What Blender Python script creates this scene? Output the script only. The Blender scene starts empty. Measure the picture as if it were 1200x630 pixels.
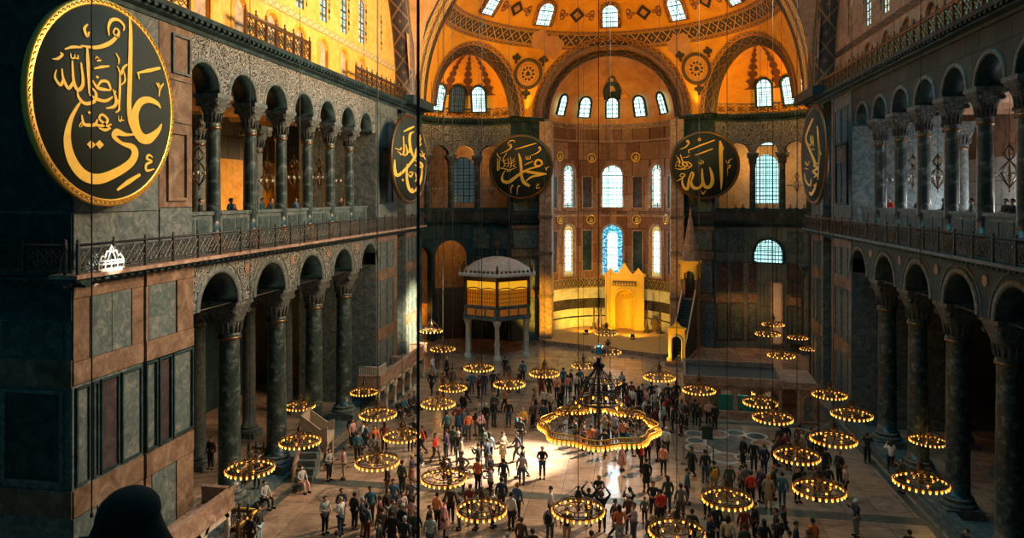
import bpy, bmesh, math, random
from mathutils import Vector, Matrix
random.seed(7)
PI = math.pi
SC = bpy.context.scene
COL = SC.collection
def R(d): return math.radians(d)

# ------------------------------------------------------------------ camera
YAW, FPX, HORIZON, CX, CH = 0.161, 847.2, 229.3, 1.883, 15.0
cd = bpy.data.cameras.new('camera')
cam = bpy.data.objects.new('camera', cd)
COL.objects.link(cam)
cam.location = (CX, 0, CH)
cam.rotation_euler = (PI/2, 0, YAW)
cd.sensor_width = 36
cd.lens = FPX/1200*36
cd.shift_y = (HORIZON-315)/1200
cd.clip_start = 0.05
cd.clip_end = 400
SC.camera = cam

# ------------------------------------------------------------------ exposure, ambient light
SC.view_settings.view_transform = 'Standard'
SC.view_settings.look = 'None'
SC.view_settings.gamma = 1
SC.view_settings.use_curve_mapping = False
SC.view_settings.exposure = 0.0
w = bpy.data.worlds.new('world')
SC.world = w
w.use_nodes = True
w.node_tree.nodes['Background'].inputs[0].default_value = (0.045, 0.24, 0.30, 1)
w.node_tree.nodes['Background'].inputs[1].default_value = 0.26

def light(name, kind, loc, col, power, target=None, **kw):
    d = bpy.data.lights.new(name, kind)
    d.color = col
    d.energy = power
    for k, v in kw.items(): setattr(d, k, v)
    o = bpy.data.objects.new(name, d)
    COL.objects.link(o)
    o.location = loc
    if target is not None:
        o.rotation_euler = (Vector(target)-Vector(loc)).to_track_quat('-Z', 'Y').to_euler()
    return o
# sunlight falling in through the high south-east windows on to the floor and the left piers
light('sunbeam', 'SPOT', (15.0, 54, 25.5), (1, .72, .44), 70000, (-6.0, 35, 0), spot_size=R(36), spot_blend=.8, shadow_soft_size=.2)
light('sunbeam', 'SPOT', (14.5, 55, 24.5), (1, .86, .66), 470000, (-5.0, 40.4, 0), spot_size=R(12), spot_blend=.8, shadow_soft_size=.12)
light('sunbeam', 'SPOT', (12.0, 30, 33), (1, .72, .50), 44000, (-16, 25.5, 9.0), spot_size=R(24), spot_blend=1, shadow_soft_size=.6)
light('sunbeam', 'SPOT', (14.0, 44, 27), (1, .80, .46), 900000, (-16, 59.4, 4.4), spot_size=R(9), spot_blend=.8, shadow_soft_size=.3)
light('sunbeam', 'SPOT', (6.0, 30, 24), (1, .93, .78), 110000, (-15.6, 22.3, 12.75), spot_size=R(2.3), spot_blend=.3, shadow_soft_size=.03)
# daylight of the south tympanum windows
light('daylight', 'AREA', (15.4, 40, 29), (1, .68, .38), 9500, (-16, 39, 26.5), shape='RECTANGLE', size=18, size_y=6, spread=R(100))
# teal overhead fill added to tint the shadows, then daylight of the apse windows
light('daylight', 'AREA', (0, 40, 43), (.13, .56, .70), 5600, (0, 40.1, 0), shape='DISK', size=22, specular_factor=.35)
for ax, az, sx, sy, p in ((0, 16.0, 2.1, 4.4, 420), (0, 9.2, 2.1, 5.4, 160)):
    light('daylight', 'AREA', (ax, 81.3, az), (.72, .96, 1), p, (ax, 40, 0), shape='RECTANGLE', size=sx, size_y=sy)
# warm floodlights of the east end
for fx, fy, p in ((-2.6, 76.8, 1150), (2.2, 75.2, 1000)):
    light('floodlight_lamp', 'SPOT', (fx, fy, 1.1), (1, .58, .03), p, (fx*1.2, 82, 3.2), spot_size=R(150), spot_blend=.7, shadow_soft_size=.15)
for fx, fy, fz, tx, ty, tz, sz, p in ((-13.2, 61.2, 23.9, 3, 76, 29, 110, 3000), (13.2, 61.2, 23.9, -3, 76, 29, 110, 3000), (-8.6, 73.4, 23.9, -2, 70, 39, 72, 1500), (8.6, 73.4, 23.9, 2, 70, 39, 72, 1500),
                                      (-14.4, 57.2, 23.6, 15, 59, 34, 60, 900), (14.4, 57.2, 23.6, -15, 59, 34, 60, 900)):
    light('mosaic_floodlight', 'SPOT', (fx, fy, fz), (1, .53, .05), p*1.35, (tx, ty, tz), spot_size=R(sz), spot_blend=.6, shadow_soft_size=.3)
for fx, fy, fz, p in ((-16, 70, 24.3, 420), (16, 70, 24.3, 420), (0, 77, 23.9, 150)):
    light('mosaic_floodlight', 'POINT', (fx, fy, fz), (1, .50, .10), p, shadow_soft_size=.4)
light('floodlight_lamp', 'SPOT', (4.2, 63.6, .5), (1, .50, .03), 520, (6.3, 66.2, 2.6), spot_size=R(80), spot_blend=.7, shadow_soft_size=.15)
light('floodlight_lamp', 'SPOT', (-3.4, 66.8, .6), (1, .52, .02), 9000, (-6.7, 73.6, 3.6), spot_size=R(44), spot_blend=.8, shadow_soft_size=.1)
light('floodlight_lamp', 'SPOT', (4.6, 68.6, .7), (1, .50, .05), 2400, (7.6, 71.4, 8.5), spot_size=R(55), spot_blend=.8, shadow_soft_size=.1)
light('apse_lamp', 'SPOT', (0, 70, 4), (1, .50, .16), 2600, (0, 82, 13), spot_size=R(75), spot_blend=.6, shadow_soft_size=.8)
for s, x, y, z, p, c in ((-1, 25.2, 45.5, 13.6, 95, (1, .52, .06)), (-1, 25.2, 50.5, 13.6, 190, (1, .55, .08)), (-1, 25.2, 37.5, 14.0, 80, (1, .50, .05)), (-1, 25.2, 32.5, 13.4, 110, (1, .5, .06)), (-1, 25.0, 44.0, 18.5, 60, (1, .50, .05)), (-1, 22.5, 41, 16, 70, (1, .62, .35)),
                         (1, 24.2, 33, 14.2, 650, (.95, .93, .9)), (1, 24.2, 38.5, 14.2, 700, (.95, .93, .9)), (1, 24.2, 44, 14.2, 750, (.9, .93, .95)), (1, 22.5, 48.2, 14.5, 260, (.9, .93, .95)), (1, 24.5, 39, 20.4, 120, (1, .42, .10)), (1, 24.5, 30, 20.4, 90, (1, .42, .10))):
    light('gallery_fill', 'POINT', (s*x, y, z), c, p, shadow_soft_size=.3)  # added point fills for the gallery walls, the cool ones for window daylight
for s, x, y, z, p in ((-1, 18.2, 76.5, 9.6, 110), (-1, 20.6, 72.6, 3.0, 120), (1, 13.6, 72.2, 3.9, 130), (-1, 15.5, 77.0, 19.5, 200), (1, 14.5, 77.0, 18.5, 300), (1, 19.5, 75.5, 18.5, 300)):
    light('aisle_lamp', 'POINT', (s*x, y, z), (1, .42, .08), p, shadow_soft_size=.3)

# ------------------------------------------------------------------ materials
MATS = {}
def mat_new(name):
    m = bpy.data.materials.new(name)
    m.use_nodes = True
    MATS[name] = m
    nt = m.node_tree
    return m, nt, nt.nodes['Principled BSDF']
def N(nt, t, **kw):
    n = nt.nodes.new(t)
    for k, v in kw.items(): setattr(n, k, v)
    return n
def ramp(nt, fac, stops):
    r = N(nt, 'ShaderNodeValToRGB')
    els = r.color_ramp.elements
    while len(els) < len(stops): els.new(.5)
    for e, (p, c) in zip(els, stops):
        e.position = p
        e.color = (*c, 1)
    nt.links.new(fac, r.inputs[0])
    return r.outputs[0]
def math_n(nt, op, a, b=None, c=None):
    n = N(nt, 'ShaderNodeMath', operation=op)
    for i, x in enumerate((a, b, c)):
        if x is None: continue
        if isinstance(x, (int, float)): n.inputs[i].default_value = x
        else: nt.links.new(x, n.inputs[i])
    return n.outputs[0]
def mix(nt, fac, a, b, mode='MIX'):
    n = N(nt, 'ShaderNodeMix', data_type='RGBA', blend_type=mode)
    for i, x in ((0, fac), (6, a), (7, b)):
        if isinstance(x, (int, float)): n.inputs[i].default_value = x
        elif isinstance(x, tuple): n.inputs[i].default_value = (*x, 1)
        else: nt.links.new(x, n.inputs[i])
    return n.outputs[2]
def bump(nt, bs, h, s=.3, d=.05):
    b = N(nt, 'ShaderNodeBump')
    b.inputs['Strength'].default_value = s
    b.inputs['Distance'].default_value = d
    nt.links.new(h, b.inputs['Height'])
    nt.links.new(b.outputs[0], bs.inputs['Normal'])
def noise(nt, vec, scale, detail=4, rough=.6, dist=0):
    n = N(nt, 'ShaderNodeTexNoise')
    n.inputs['Scale'].default_value = scale
    n.inputs['Detail'].default_value = detail
    n.inputs['Roughness'].default_value = rough
    n.inputs['Distortion'].default_value = dist
    if vec is not None: nt.links.new(vec, n.inputs['Vector'])
    return n.outputs[0]
def objco(nt): return N(nt, 'ShaderNodeTexCoord').outputs['Object']
def uvco(nt): return N(nt, 'ShaderNodeTexCoord').outputs['UV']

def marble(name, c1, c2, c3=None, scale=.8, rough=.5, dist=1.5, spec=.15):
    m, nt, bs = mat_new(name)
    v = objco(nt)
    f = noise(nt, v, scale, 6, .65, dist)
    c3 = c3 or c2
    col = ramp(nt, f, [(.30, c1), (.52, c2), (.72, c3)])
    f2 = noise(nt, v, scale*7, 3, .6)
    col = mix(nt, .35, col, ramp(nt, f2, [(.3, (.35, .35, .35)), (.7, (1.25, 1.25, 1.25))]), 'MULTIPLY')
    nt.links.new(col, bs.inputs['Base Color'])
    bs.inputs['Roughness'].default_value = rough
    bs.inputs['Specular IOR Level'].default_value = spec
    bump(nt, bs, f2, .15, .02)
    return m
def plain(name, c, rough=.5, metal=0, emit=None, es=1, spec=None):
    m, nt, bs = mat_new(name)
    v = objco(nt)
    f = noise(nt, v, 3.0, 3)
    col = mix(nt, .25, c, ramp(nt, f, [(.3, tuple(x*.6 for x in c)), (.7, tuple(min(1, x*1.3) for x in c))]))
    nt.links.new(col, bs.inputs['Base Color'])
    bs.inputs['Roughness'].default_value = rough
    bs.inputs['Metallic'].default_value = metal
    if emit:
        bs.inputs['Emission Color'].default_value = (*emit, 1)
        bs.inputs['Emission Strength'].default_value = es
    return m

marble('marble_grey', (.045, .068, .072), (.115, .145, .148), (.25, .25, .235), 1.3, dist=2.5)
marble('marble_green', (.02, .04, .042), (.055, .085, .085), (.14, .17, .165), 1.6)
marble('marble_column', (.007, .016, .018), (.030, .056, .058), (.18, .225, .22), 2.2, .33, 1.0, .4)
marble('marble_panel', (.05, .076, .08), (.10, .135, .138), (.24, .24, .22), 2.4, dist=1.3)
marble('marble_brown', (.09, .055, .038), (.185, .122, .085), (.31, .225, .165), 1.1, dist=1.0)
marble('marble_purple', (.025, .022, .028), (.055, .043, .048), (.10, .075, .078), 1.0)
marble('marble_dark', (.008, .020, .024), (.020, .046, .052), (.055, .092, .098), .7)
marble('marble_white', (.44, .40, .35), (.60, .56, .50), (.76, .72, .66), 1.0)
marble('marble_rose', (.18, .10, .075), (.34, .225, .17), (.50, .38, .31), 1.3)
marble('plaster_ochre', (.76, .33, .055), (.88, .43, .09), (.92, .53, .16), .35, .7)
marble('plaster_pale', (.50, .46, .38), (.68, .62, .52), (.76, .70, .60), .5, .8)
marble('plaster_worn', (.30, .20, .13), (.50, .36, .24), (.66, .52, .38), .9, .8)
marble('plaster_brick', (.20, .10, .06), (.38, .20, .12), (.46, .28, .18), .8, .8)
marble('lead_roof', (.42, .39, .36), (.58, .54, .50), (.70, .66, .62), 1.3, .6)
plain('iron', (.035, .037, .038), .5, .6)
plain('iron_grille', (.06, .058, .055), .5, .5)
plain('bronze', (.16, .10, .05), .38, .85)
plain('gold', (.85, .48, .09), .35, .75)
plain('gold_paint', (.95, .56, .06), .5, .05)
plain('board_green', (.012, .024, .021), .75)
plain('cable_black', (.012, .012, .012), .6)
plain('carpet_ochre', (.55, .30, .07), .9)
plain('timber_dark', (.07, .045, .03), .6)
plain('stone_pale', (.60, .52, .44), .7)
plain('lead_teal', (.012, .040, .046), .5)
plain('sunlit_white', (.85, .84, .80), .4)
plain('mihrab_gold', (.78, .50, .06), .55)
plain('stone_aged', (.34, .27, .21), .7)
plain('garland_dark', (.12, .035, .012), .7)
plain('silver_glass', (.55, .57, .58), .12, .9)

def brickwall(name, ca, cb, joint, bw=1.3, bh=2.1, rough=.5, nsc=1.0):
    m, nt, bs = mat_new(name)
    v = objco(nt)
    sp = N(nt, 'ShaderNodeSeparateXYZ'); nt.links.new(v, sp.inputs[0])
    cb_ = N(nt, 'ShaderNodeCombineXYZ')
    nt.links.new(math_n(nt, 'ADD', sp.outputs[0], sp.outputs[1]), cb_.inputs[0])
    nt.links.new(sp.outputs[2], cb_.inputs[1])
    b = N(nt, 'ShaderNodeTexBrick')
    b.offset = .5
    b.inputs['Scale'].default_value = 1
    b.inputs['Brick Width'].default_value = bw
    b.inputs['Row Height'].default_value = bh
    b.inputs['Mortar Size'].default_value = .03
    b.inputs['Color1'].default_value = (*ca, 1)
    b.inputs['Color2'].default_value = (*cb, 1)
    b.inputs['Mortar'].default_value = (*joint, 1)
    nt.links.new(cb_.outputs[0], b.inputs['Vector'])
    f = noise(nt, v, nsc, 6, .7, 1.5)
    col = mix(nt, .55, b.outputs[0], ramp(nt, f, [(.3, (.4, .4, .4)), (.7, (1.4, 1.4, 1.4))]), 'MULTIPLY')
    nt.links.new(col, bs.inputs['Base Color'])
    bs.inputs['Roughness'].default_value = rough
    bs.inputs['Specular IOR Level'].default_value = .12
    bump(nt, bs, b.outputs[1], -.3, .03)
    return m
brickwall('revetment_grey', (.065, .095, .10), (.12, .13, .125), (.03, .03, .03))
brickwall('revetment_dark', (.018, .046, .053), (.034, .066, .072), (.010, .013, .013))  # green marble, with the teal of the wall's shade put into its colour
brickwall('revetment_brown', (.11, .068, .05), (.20, .135, .10), (.035, .025, .02), 1.0, 1.5)
brickwall('revetment_apse', (.16, .07, .042), (.30, .17, .10), (.07, .035, .02), .9, 1.9)
brickwall('gallery_pale', (.46, .44, .40), (.60, .57, .52), (.2, .19, .18), 1.5, 1.6)
brickwall('gallery_dark', (.10, .105, .10), (.22, .18, .13), (.03, .03, .03), 1.5, 2.4)

# carved marble lacework
def carved(name, cl, cdk, scale=2.6):
    m, nt, bs = mat_new(name)
    v = objco(nt)
    n1 = N(nt, 'ShaderNodeTexVoronoi', feature='DISTANCE_TO_EDGE')
    n1.inputs['Scale'].default_value = scale
    d = noise(nt, v, 2.2, 2)
    ad = N(nt, 'ShaderNodeVectorMath', operation='ADD')
    nt.links.new(v, ad.inputs[0]); nt.links.new(d, ad.inputs[1])
    nt.links.new(ad.outputs[0], n1.inputs['Vector'])
    wv = math_n(nt, 'SINE', math_n(nt, 'MULTIPLY', n1.outputs[0], 34.0))
    col = ramp(nt, wv, [(.35, cdk), (.6, cl)])
    col = mix(nt, .4, col, ramp(nt, noise(nt, v, .5, 4), [(.3, (.5, .5, .5)), (.7, (1.3, 1.3, 1.3))]), 'MULTIPLY')
    nt.links.new(col, bs.inputs['Base Color'])
    bs.inputs['Roughness'].default_value = .7
    bs.inputs['Specular IOR Level'].default_value = .15
    bump(nt, bs, wv, .5, .05)
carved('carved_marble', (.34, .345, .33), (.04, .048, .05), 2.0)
carved('carved_capital', (.19, .205, .20), (.04, .048, .05), 4.0)

# mosaics
def mosaic(name, c1, c2, c3, sc=.45):
    m, nt, bs = mat_new(name)
    v = objco(nt)
    col = ramp(nt, noise(nt, v, sc, 6, .7, .8), [(.28, c1), (.5, c2), (.75, c3)])
    vo = N(nt, 'ShaderNodeTexVoronoi'); vo.inputs['Scale'].default_value = 9
    nt.links.new(v, vo.inputs['Vector'])
    col = mix(nt, .12, col, vo.outputs['Color'], 'SOFT_LIGHT')
    nt.links.new(col, bs.inputs['Base Color'])
    bs.inputs['Roughness'].default_value = .6
    bump(nt, bs, vo.outputs[0], .25, .03)
mosaic('gold_mosaic', (.70, .235, .008), (.86, .345, .014), (.92, .43, .03))
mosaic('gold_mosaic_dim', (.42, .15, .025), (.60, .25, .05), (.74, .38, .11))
mosaic('mosaic_loss', (.45, .18, .07), (.55, .25, .12), (.62, .33, .18))

def lattice(name, bg, fg, fg2, su=1.0, sv=1.0, border=True):
    """diamond lattice band; u runs along the band (metres), v runs 0..1 across"""
    m, nt, bs = mat_new(name)
    uv = N(nt, 'ShaderNodeSeparateXYZ'); nt.links.new(uvco(nt), uv.inputs[0])
    u = math_n(nt, 'MULTIPLY', uv.outputs[0], su)
    v_ = uv.outputs[1]
    vv = math_n(nt, 'MULTIPLY', v_, sv)
    a = math_n(nt, 'PINGPONG', math_n(nt, 'ADD', u, vv), .5)
    b = math_n(nt, 'PINGPONG', math_n(nt, 'SUBTRACT', u, vv), .5)
    mn = math_n(nt, 'MINIMUM', a, b)
    line = math_n(nt, 'LESS_THAN', mn, .055)
    core = math_n(nt, 'GREATER_THAN', mn, .30)
    dot = math_n(nt, 'GREATER_THAN', mn, .42)
    col = mix(nt, line, bg, fg)
    col = mix(nt, core, col, fg2)
    col = mix(nt, dot, col, fg)
    if border:
        e = math_n(nt, 'GREATER_THAN', math_n(nt, 'ABSOLUTE', math_n(nt, 'SUBTRACT', v_, .5)), .42)
        col = mix(nt, e, col, fg)
        e2 = math_n(nt, 'GREATER_THAN', math_n(nt, 'ABSOLUTE', math_n(nt, 'SUBTRACT', v_, .5)), .465)
        col = mix(nt, e2, col, bg)
    nt.links.new(col, bs.inputs['Base Color'])
    bs.inputs['Roughness'].default_value = .5
lattice('band_dark', (.05, .03, .022), (.62, .33, .09), (.13, .06, .035), .8)
lattice('band_red', (.20, .055, .025), (.70, .36, .07), (.06, .03, .02), 1.4)
lattice('band_gold', (.85, .52, .12), (.22, .11, .04), (.60, .30, .07), .55)
lattice('band_plain', (.035, .022, .018), (.20, .10, .04), (.06, .035, .025), .5)
lattice('band_frieze', (.62, .42, .17), (.26, .15, .06), (.82, .60, .28), 1.25)
lattice('band_dado', (.05, .035, .025), (.40, .26, .10), (.12, .07, .04), 1.5)
lattice('scroll_red', (.86, .40, .045), (.16, .045, .02), (.40, .12, .04), 1.1, 1.0, False)

# floor
m, nt, bs = mat_new('floor_marble')
v = objco(nt)
b = N(nt, 'ShaderNodeTexBrick'); b.offset = .5
b.inputs['Scale'].default_value = 1
b.inputs['Brick Width'].default_value = 2.3
b.inputs['Row Height'].default_value = 1.5
b.inputs['Mortar Size'].default_value = .012
b.inputs['Color1'].default_value = (.46, .33, .25, 1)
b.inputs['Color2'].default_value = (.33, .235, .18, 1)
b.inputs['Mortar'].default_value = (.12, .09, .07, 1)
mp_ = N(nt, 'ShaderNodeMapping'); mp_.inputs['Rotation'].default_value = (0, 0, R(90))
nt.links.new(v, mp_.inputs[0]); nt.links.new(mp_.outputs[0], b.inputs['Vector'])
f = noise(nt, v, .33, 7, .7, 2.5)
st = N(nt, 'ShaderNodeMapping'); st.inputs['Scale'].default_value = (.35, 1.5, 1)
nt.links.new(v, st.inputs[0])
f3 = noise(nt, st.outputs[0], .8, 6, .7, 2)
col = mix(nt, .7, b.outputs[0], ramp(nt, f, [(.32, (.42, .36, .32)), (.5, (.95, .9, .85)), (.68, (1.35, 1.3, 1.22))]), 'MULTIPLY')
col = mix(nt, .5, col, ramp(nt, f3, [(.35, (.5, .42, .36)), (.6, (1.2, 1.15, 1.1))]), 'MULTIPLY')
nt.links.new(col, bs.inputs['Base Color'])
rr = N(nt, 'ShaderNodeMapRange'); rr.inputs[3].default_value = .06; rr.inputs[4].default_value = .34; bs.inputs['IOR'].default_value = 1.75
nt.links.new(f, rr.inputs[0]); nt.links.new(rr.outputs[0], bs.inputs['Roughness'])
bump(nt, bs, f3, .08, .02)
marble('floor_band', (.04, .05, .048), (.09, .10, .09), (.15, .15, .13), 1.5, .3, 1.5, .5)
marble('floor_pale', (.42, .40, .36), (.58, .54, .48), (.66, .62, .56), 1.0, .35)

# glass that shows the daylight outside
def glass(name, c, strength, cells=0, lead=(.02, .02, .02), c2=None, gu=2.0, gv=2.0, thick=.12):
    m, nt, bs = mat_new(name)
    uv = uvco(nt)
    sp = N(nt, 'ShaderNodeSeparateXYZ'); nt.links.new(uv, sp.inputs[0])
    col = None
    if cells:
        vo = N(nt, 'ShaderNodeTexVoronoi'); vo.inputs['Scale'].default_value = cells
        nt.links.new(uv, vo.inputs['Vector'])
        s2 = N(nt, 'ShaderNodeSeparateColor'); nt.links.new(vo.outputs['Color'], s2.inputs[0])
        col = ramp(nt, s2.outputs[0], [(.25, c), (.55, c2[0]), (.85, c2[1])])
    else:
        col = ramp(nt, noise(nt, uv, .9, 3), [(.3, tuple(x*.75 for x in c)), (.6, c)])
    gx = math_n(nt, 'LESS_THAN', math_n(nt, 'FRACT', math_n(nt, 'MULTIPLY', sp.outputs[0], gu)), thick)
    gy = math_n(nt, 'LESS_THAN', math_n(nt, 'FRACT', math_n(nt, 'MULTIPLY', sp.outputs[1], gv)), thick)
    g = math_n(nt, 'MAXIMUM', gx, gy)
    col = mix(nt, g, col, lead)
    bs.inputs['Base Color'].default_value = (.02, .03, .03, 1)
    bs.inputs['Roughness'].default_value = .2
    nt.links.new(col, bs.inputs['Emission Color'])
    bs.inputs['Emission Strength'].default_value = strength
    m.cycles.emission_sampling = 'NONE'
glass('glass_white', (.66, 1.0, .95), 2.6, gu=2.2, gv=2.2, thick=.13, lead=(.03, .12, .13))
glass('glass_bright', (.80, 1.0, .97), 2.4, 9.0, c2=((.9, 1, .97), (.8, 1, .95)), gu=1.6, gv=1.2, thick=.10, lead=(.03, .16, .18))
glass('glass_grid', (.50, .95, .92), 1.6, gu=3.0, gv=2.4, thick=.2, lead=(.02, .06, .06))
glass('glass_blue', (.01, .20, .42), 1.5, 7.0, c2=((.02, .42, .62), (.35, .85, .90)), gu=2.5, gv=2.5, thick=.07)
glass('glass_amber', (.80, .36, .03), 1.0, 9.0, c2=((.95, .62, .12), (.50, .50, .25)), gu=2.6, gv=2.4, thick=.08)
glass('glass_side', (.20, .62, .66), 1.2, 8.0, c2=((.85, .95, .92), (.75, .50, .15)), gu=1.8, gv=1.8, thick=.12)
glass('glass_dim', (.05, .10, .11), .6, gu=2.6, gv=2.6, thick=.18, lead=(.01, .015, .015))

m, nt, bs = mat_new('lamp_glass')
bs.inputs['Base Color'].default_value = (.9, .6, .2, 1)
bs.inputs['Roughness'].default_value = .2
gz = N(nt, 'ShaderNodeSeparateXYZ'); nt.links.new(N(nt, 'ShaderNodeTexCoord').outputs['Generated'], gz.inputs[0])
nt.links.new(ramp(nt, gz.outputs[2], [(.15, (1, .55, .10)), (.45, (1, .42, .04)), (.8, (.40, .12, .008)), (1, (.16, .05, .005))]), bs.inputs['Emission Color'])
bs.inputs['Emission Strength'].default_value = 3.4
m.cycles.emission_sampling = 'NONE'
m, nt, bs = mat_new('lamp_dead')
bs.inputs['Base Color'].default_value = (.75, .78, .74, 1)
bs.inputs['Roughness'].default_value = .25
plain('grille_glow', (.70, .28, .03), .6, 0, (1, .30, .01), .26)  # kiosk is no lamp: the lit look of its panels is added emission
plain('inlay_glow', (.45, .17, .04), .6, 0, (1, .28, .01), .10)
plain('grille_glow_upper', (.95, .60, .08), .6, 0, (1, .46, .015), .75)

# clothing: colour comes from each object
m, nt, bs = mat_new('cloth')
oi = N(nt, 'ShaderNodeObjectInfo')
f = noise(nt, objco(nt), 9, 3)
col = mix(nt, .5, oi.outputs['Color'], ramp(nt, f, [(.3, (.6, .6, .6)), (.7, (1.25, 1.25, 1.25))]), 'MULTIPLY')
nt.links.new(col, bs.inputs['Base Color'])
bs.inputs['Roughness'].default_value = .85
m, nt, bs = mat_new('skin')
oi = N(nt, 'ShaderNodeObjectInfo')
f = noise(nt, objco(nt), 6, 3)
col = mix(nt, .3, oi.outputs['Color'], ramp(nt, f, [(.3, (.8, .7, .65)), (.7, (1.1, 1.05, 1))]), 'MULTIPLY')
nt.links.new(col, bs.inputs['Base Color'])
bs.inputs['Roughness'].default_value = .6
plain('eye_dark', (.03, .02, .02), .4)
m, nt, bs = mat_new('check_cloth')
c_ = N(nt, 'ShaderNodeTexChecker'); c_.inputs['Scale'].default_value = 16
nt.links.new(objco(nt), c_.inputs['Vector'])
c_.inputs['Color1'].default_value = (.12, .22, .25, 1); c_.inputs['Color2'].default_value = (.55, .6, .6, 1)
nt.links.new(c_.outputs[0], bs.inputs['Base Color'])

# ------------------------------------------------------------------ mesh building
class MB:
    def __init__(s): s.v, s.f, s.m, s.sm, s.uv = [], [], [], [], []
    def face(s, pts, mat=0, smooth=False, uv=None):
        b = len(s.v)
        s.v.extend([tuple(p) for p in pts])
        s.f.append(tuple(range(b, b+len(pts))))
        s.m.append(mat); s.sm.append(smooth)
        s.uv.append(uv or [(0, 0)]*len(pts))
    def grid(s, nu, nv, fn, mat=0, smooth=True, us=1.0, vs=1.0, wrap=False, keep=None):
        b = len(s.v)
        n1 = nu if wrap else nu+1
        for i in range(n1):
            for j in range(nv+1): s.v.append(tuple(fn(i/nu, j/nv)))
        for i in range(nu):
            for j in range(nv):
                i2 = (i+1) % n1
                if keep and not keep((i+.5)/nu, (j+.5)/nv): continue
                s.f.append((b+i*(nv+1)+j, b+i2*(nv+1)+j, b+i2*(nv+1)+j+1, b+i*(nv+1)+j+1))
                s.m.append(mat); s.sm.append(smooth)
                s.uv.append([(i/nu*us, j/nv*vs), ((i+1)/nu*us, j/nv*vs), ((i+1)/nu*us, (j+1)/nv*vs), (i/nu*us, (j+1)/nv*vs)])
    def box(s, lo, hi, mat=0, M=None):
        x0, y0, z0 = lo; x1, y1, z1 = hi
        P = [Vector(p) for p in ((x0, y0, z0), (x1, y0, z0), (x1, y1, z0), (x0, y1, z0), (x0, y0, z1), (x1, y0, z1), (x1, y1, z1), (x0, y1, z1))]
        if M is not None: P = [M @ p for p in P]
        b = len(s.v); s.v.extend([tuple(p) for p in P])
        for q in ((0, 3, 2, 1), (4, 5, 6, 7), (0, 1, 5, 4), (1, 2, 6, 5), (2, 3, 7, 6), (3, 0, 4, 7)):
            s.f.append(tuple(b+k for k in q)); s.m.append(mat); s.sm.append(False)
            s.uv.append([(0, 0), (1, 0), (1, 1), (0, 1)])
    def hexa(s, P, mat=0):
        b = len(s.v); s.v.extend([tuple(p) for p in P])
        for q in ((0, 3, 2, 1), (4, 5, 6, 7), (0, 1, 5, 4), (1, 2, 6, 5), (2, 3, 7, 6), (3, 0, 4, 7)):
            s.f.append(tuple(b+k for k in q)); s.m.append(mat); s.sm.append(False)
            s.uv.append([(0, 0), (1, 0), (1, 1), (0, 1)])
    def tube(s, pts, r, seg=6, mat=0, closed=False):
        pts = [Vector(p) for p in pts]
        n = len(pts)
        rs = r if isinstance(r, (list, tuple)) else [r]*n
        b = len(s.v)
        up = Vector((0, 0, 1))
        for i, p in enumerate(pts):
            a = pts[(i-1) % n] if (closed or i > 0) else p
            c = pts[(i+1) % n] if (closed or i < n-1) else p
            t = (c-a).normalized() if (c-a).length > 1e-9 else up
            sd = t.cross(up)
            if sd.length < 1e-3: sd = t.cross(Vector((1, 0, 0)))
            sd.normalize(); nn = sd.cross(t)
            for k in range(seg):
                an = 2*PI*k/seg
                s.v.append(tuple(p+(sd*math.cos(an)+nn*math.sin(an))*rs[i]))
        m = n if closed else n-1
        for i in range(m):
            for k in range(seg):
                i2, k2 = (i+1) % n, (k+1) % seg
                s.f.append((b+i*seg+k, b+i*seg+k2, b+i2*seg+k2, b+i2*seg+k)); s.m.append(mat); s.sm.append(seg > 4)
                s.uv.append([(0, 0)]*4)
        if not closed:
            for i, rev in ((0, False), (n-1, True)):
                q = [b+i*seg+k for k in range(seg)]
                s.f.append(tuple(q if rev else q[::-1])); s.m.append(mat); s.sm.append(False); s.uv.append([(0, 0)]*seg)
    def lathe(s, prof, seg=16, mat=0, c=(0, 0, 0), smooth=True, a0=0, a1=2*PI):
        c = Vector(c); wrap = abs(a1-a0-2*PI) < 1e-6
        b = len(s.v); n1 = seg if wrap else seg+1; m = len(prof)
        for i in range(n1):
            an = a0+(a1-a0)*i/seg
            for r, z in prof: s.v.append((c.x+r*math.cos(an), c.y+r*math.sin(an), c.z+z))
        for i in range(seg):
            i2 = (i+1) % n1
            for j in range(m-1):
                s.f.append((b+i*m+j, b+i2*m+j, b+i2*m+j+1, b+i*m+j+1)); s.m.append(mat); s.sm.append(smooth)
                s.uv.append([(0, 0)]*4)
    def build(s, name, mats, parent=None, **props):
        me = bpy.data.meshes.new(name)
        me.from_pydata(s.v, [], s.f)
        if isinstance(mats, str): mats = [mats]
        for x in mats: me.materials.append(MATS[x])
        me.polygons.foreach_set('material_index', s.m)
        me.polygons.foreach_set('use_smooth', s.sm)
        ul = me.uv_layers.new(name='UVMap')
        fl = []
        for q in s.uv:
            for a in q: fl.extend(a)
        ul.data.foreach_set('uv', fl)
        bm = bmesh.new(); bm.from_mesh(me)
        bmesh.ops.remove_doubles(bm, verts=bm.verts, dist=1e-4)
        bmesh.ops.recalc_face_normals(bm, faces=bm.faces)
        bm.to_mesh(me); bm.free()
        o = bpy.data.objects.new(name, me)
        COL.objects.link(o)
        if parent: o.parent = parent
        for k, v in props.items(): o[k] = v
        return o
def empty(name, loc=(0, 0, 0), rz=0, parent=None):
    o = bpy.data.objects.new(name, None)
    COL.objects.link(o)
    o.location = loc; o.rotation_euler = (0, 0, rz)
    o.empty_display_size = .1
    if parent: o.parent = parent
    return o
def tag(o, label, cat, group=None):
    o['label'] = label; o['category'] = cat
    if group: o['group'] = group
    return o
def struct(o):
    o['kind'] = 'structure'
    return o
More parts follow.
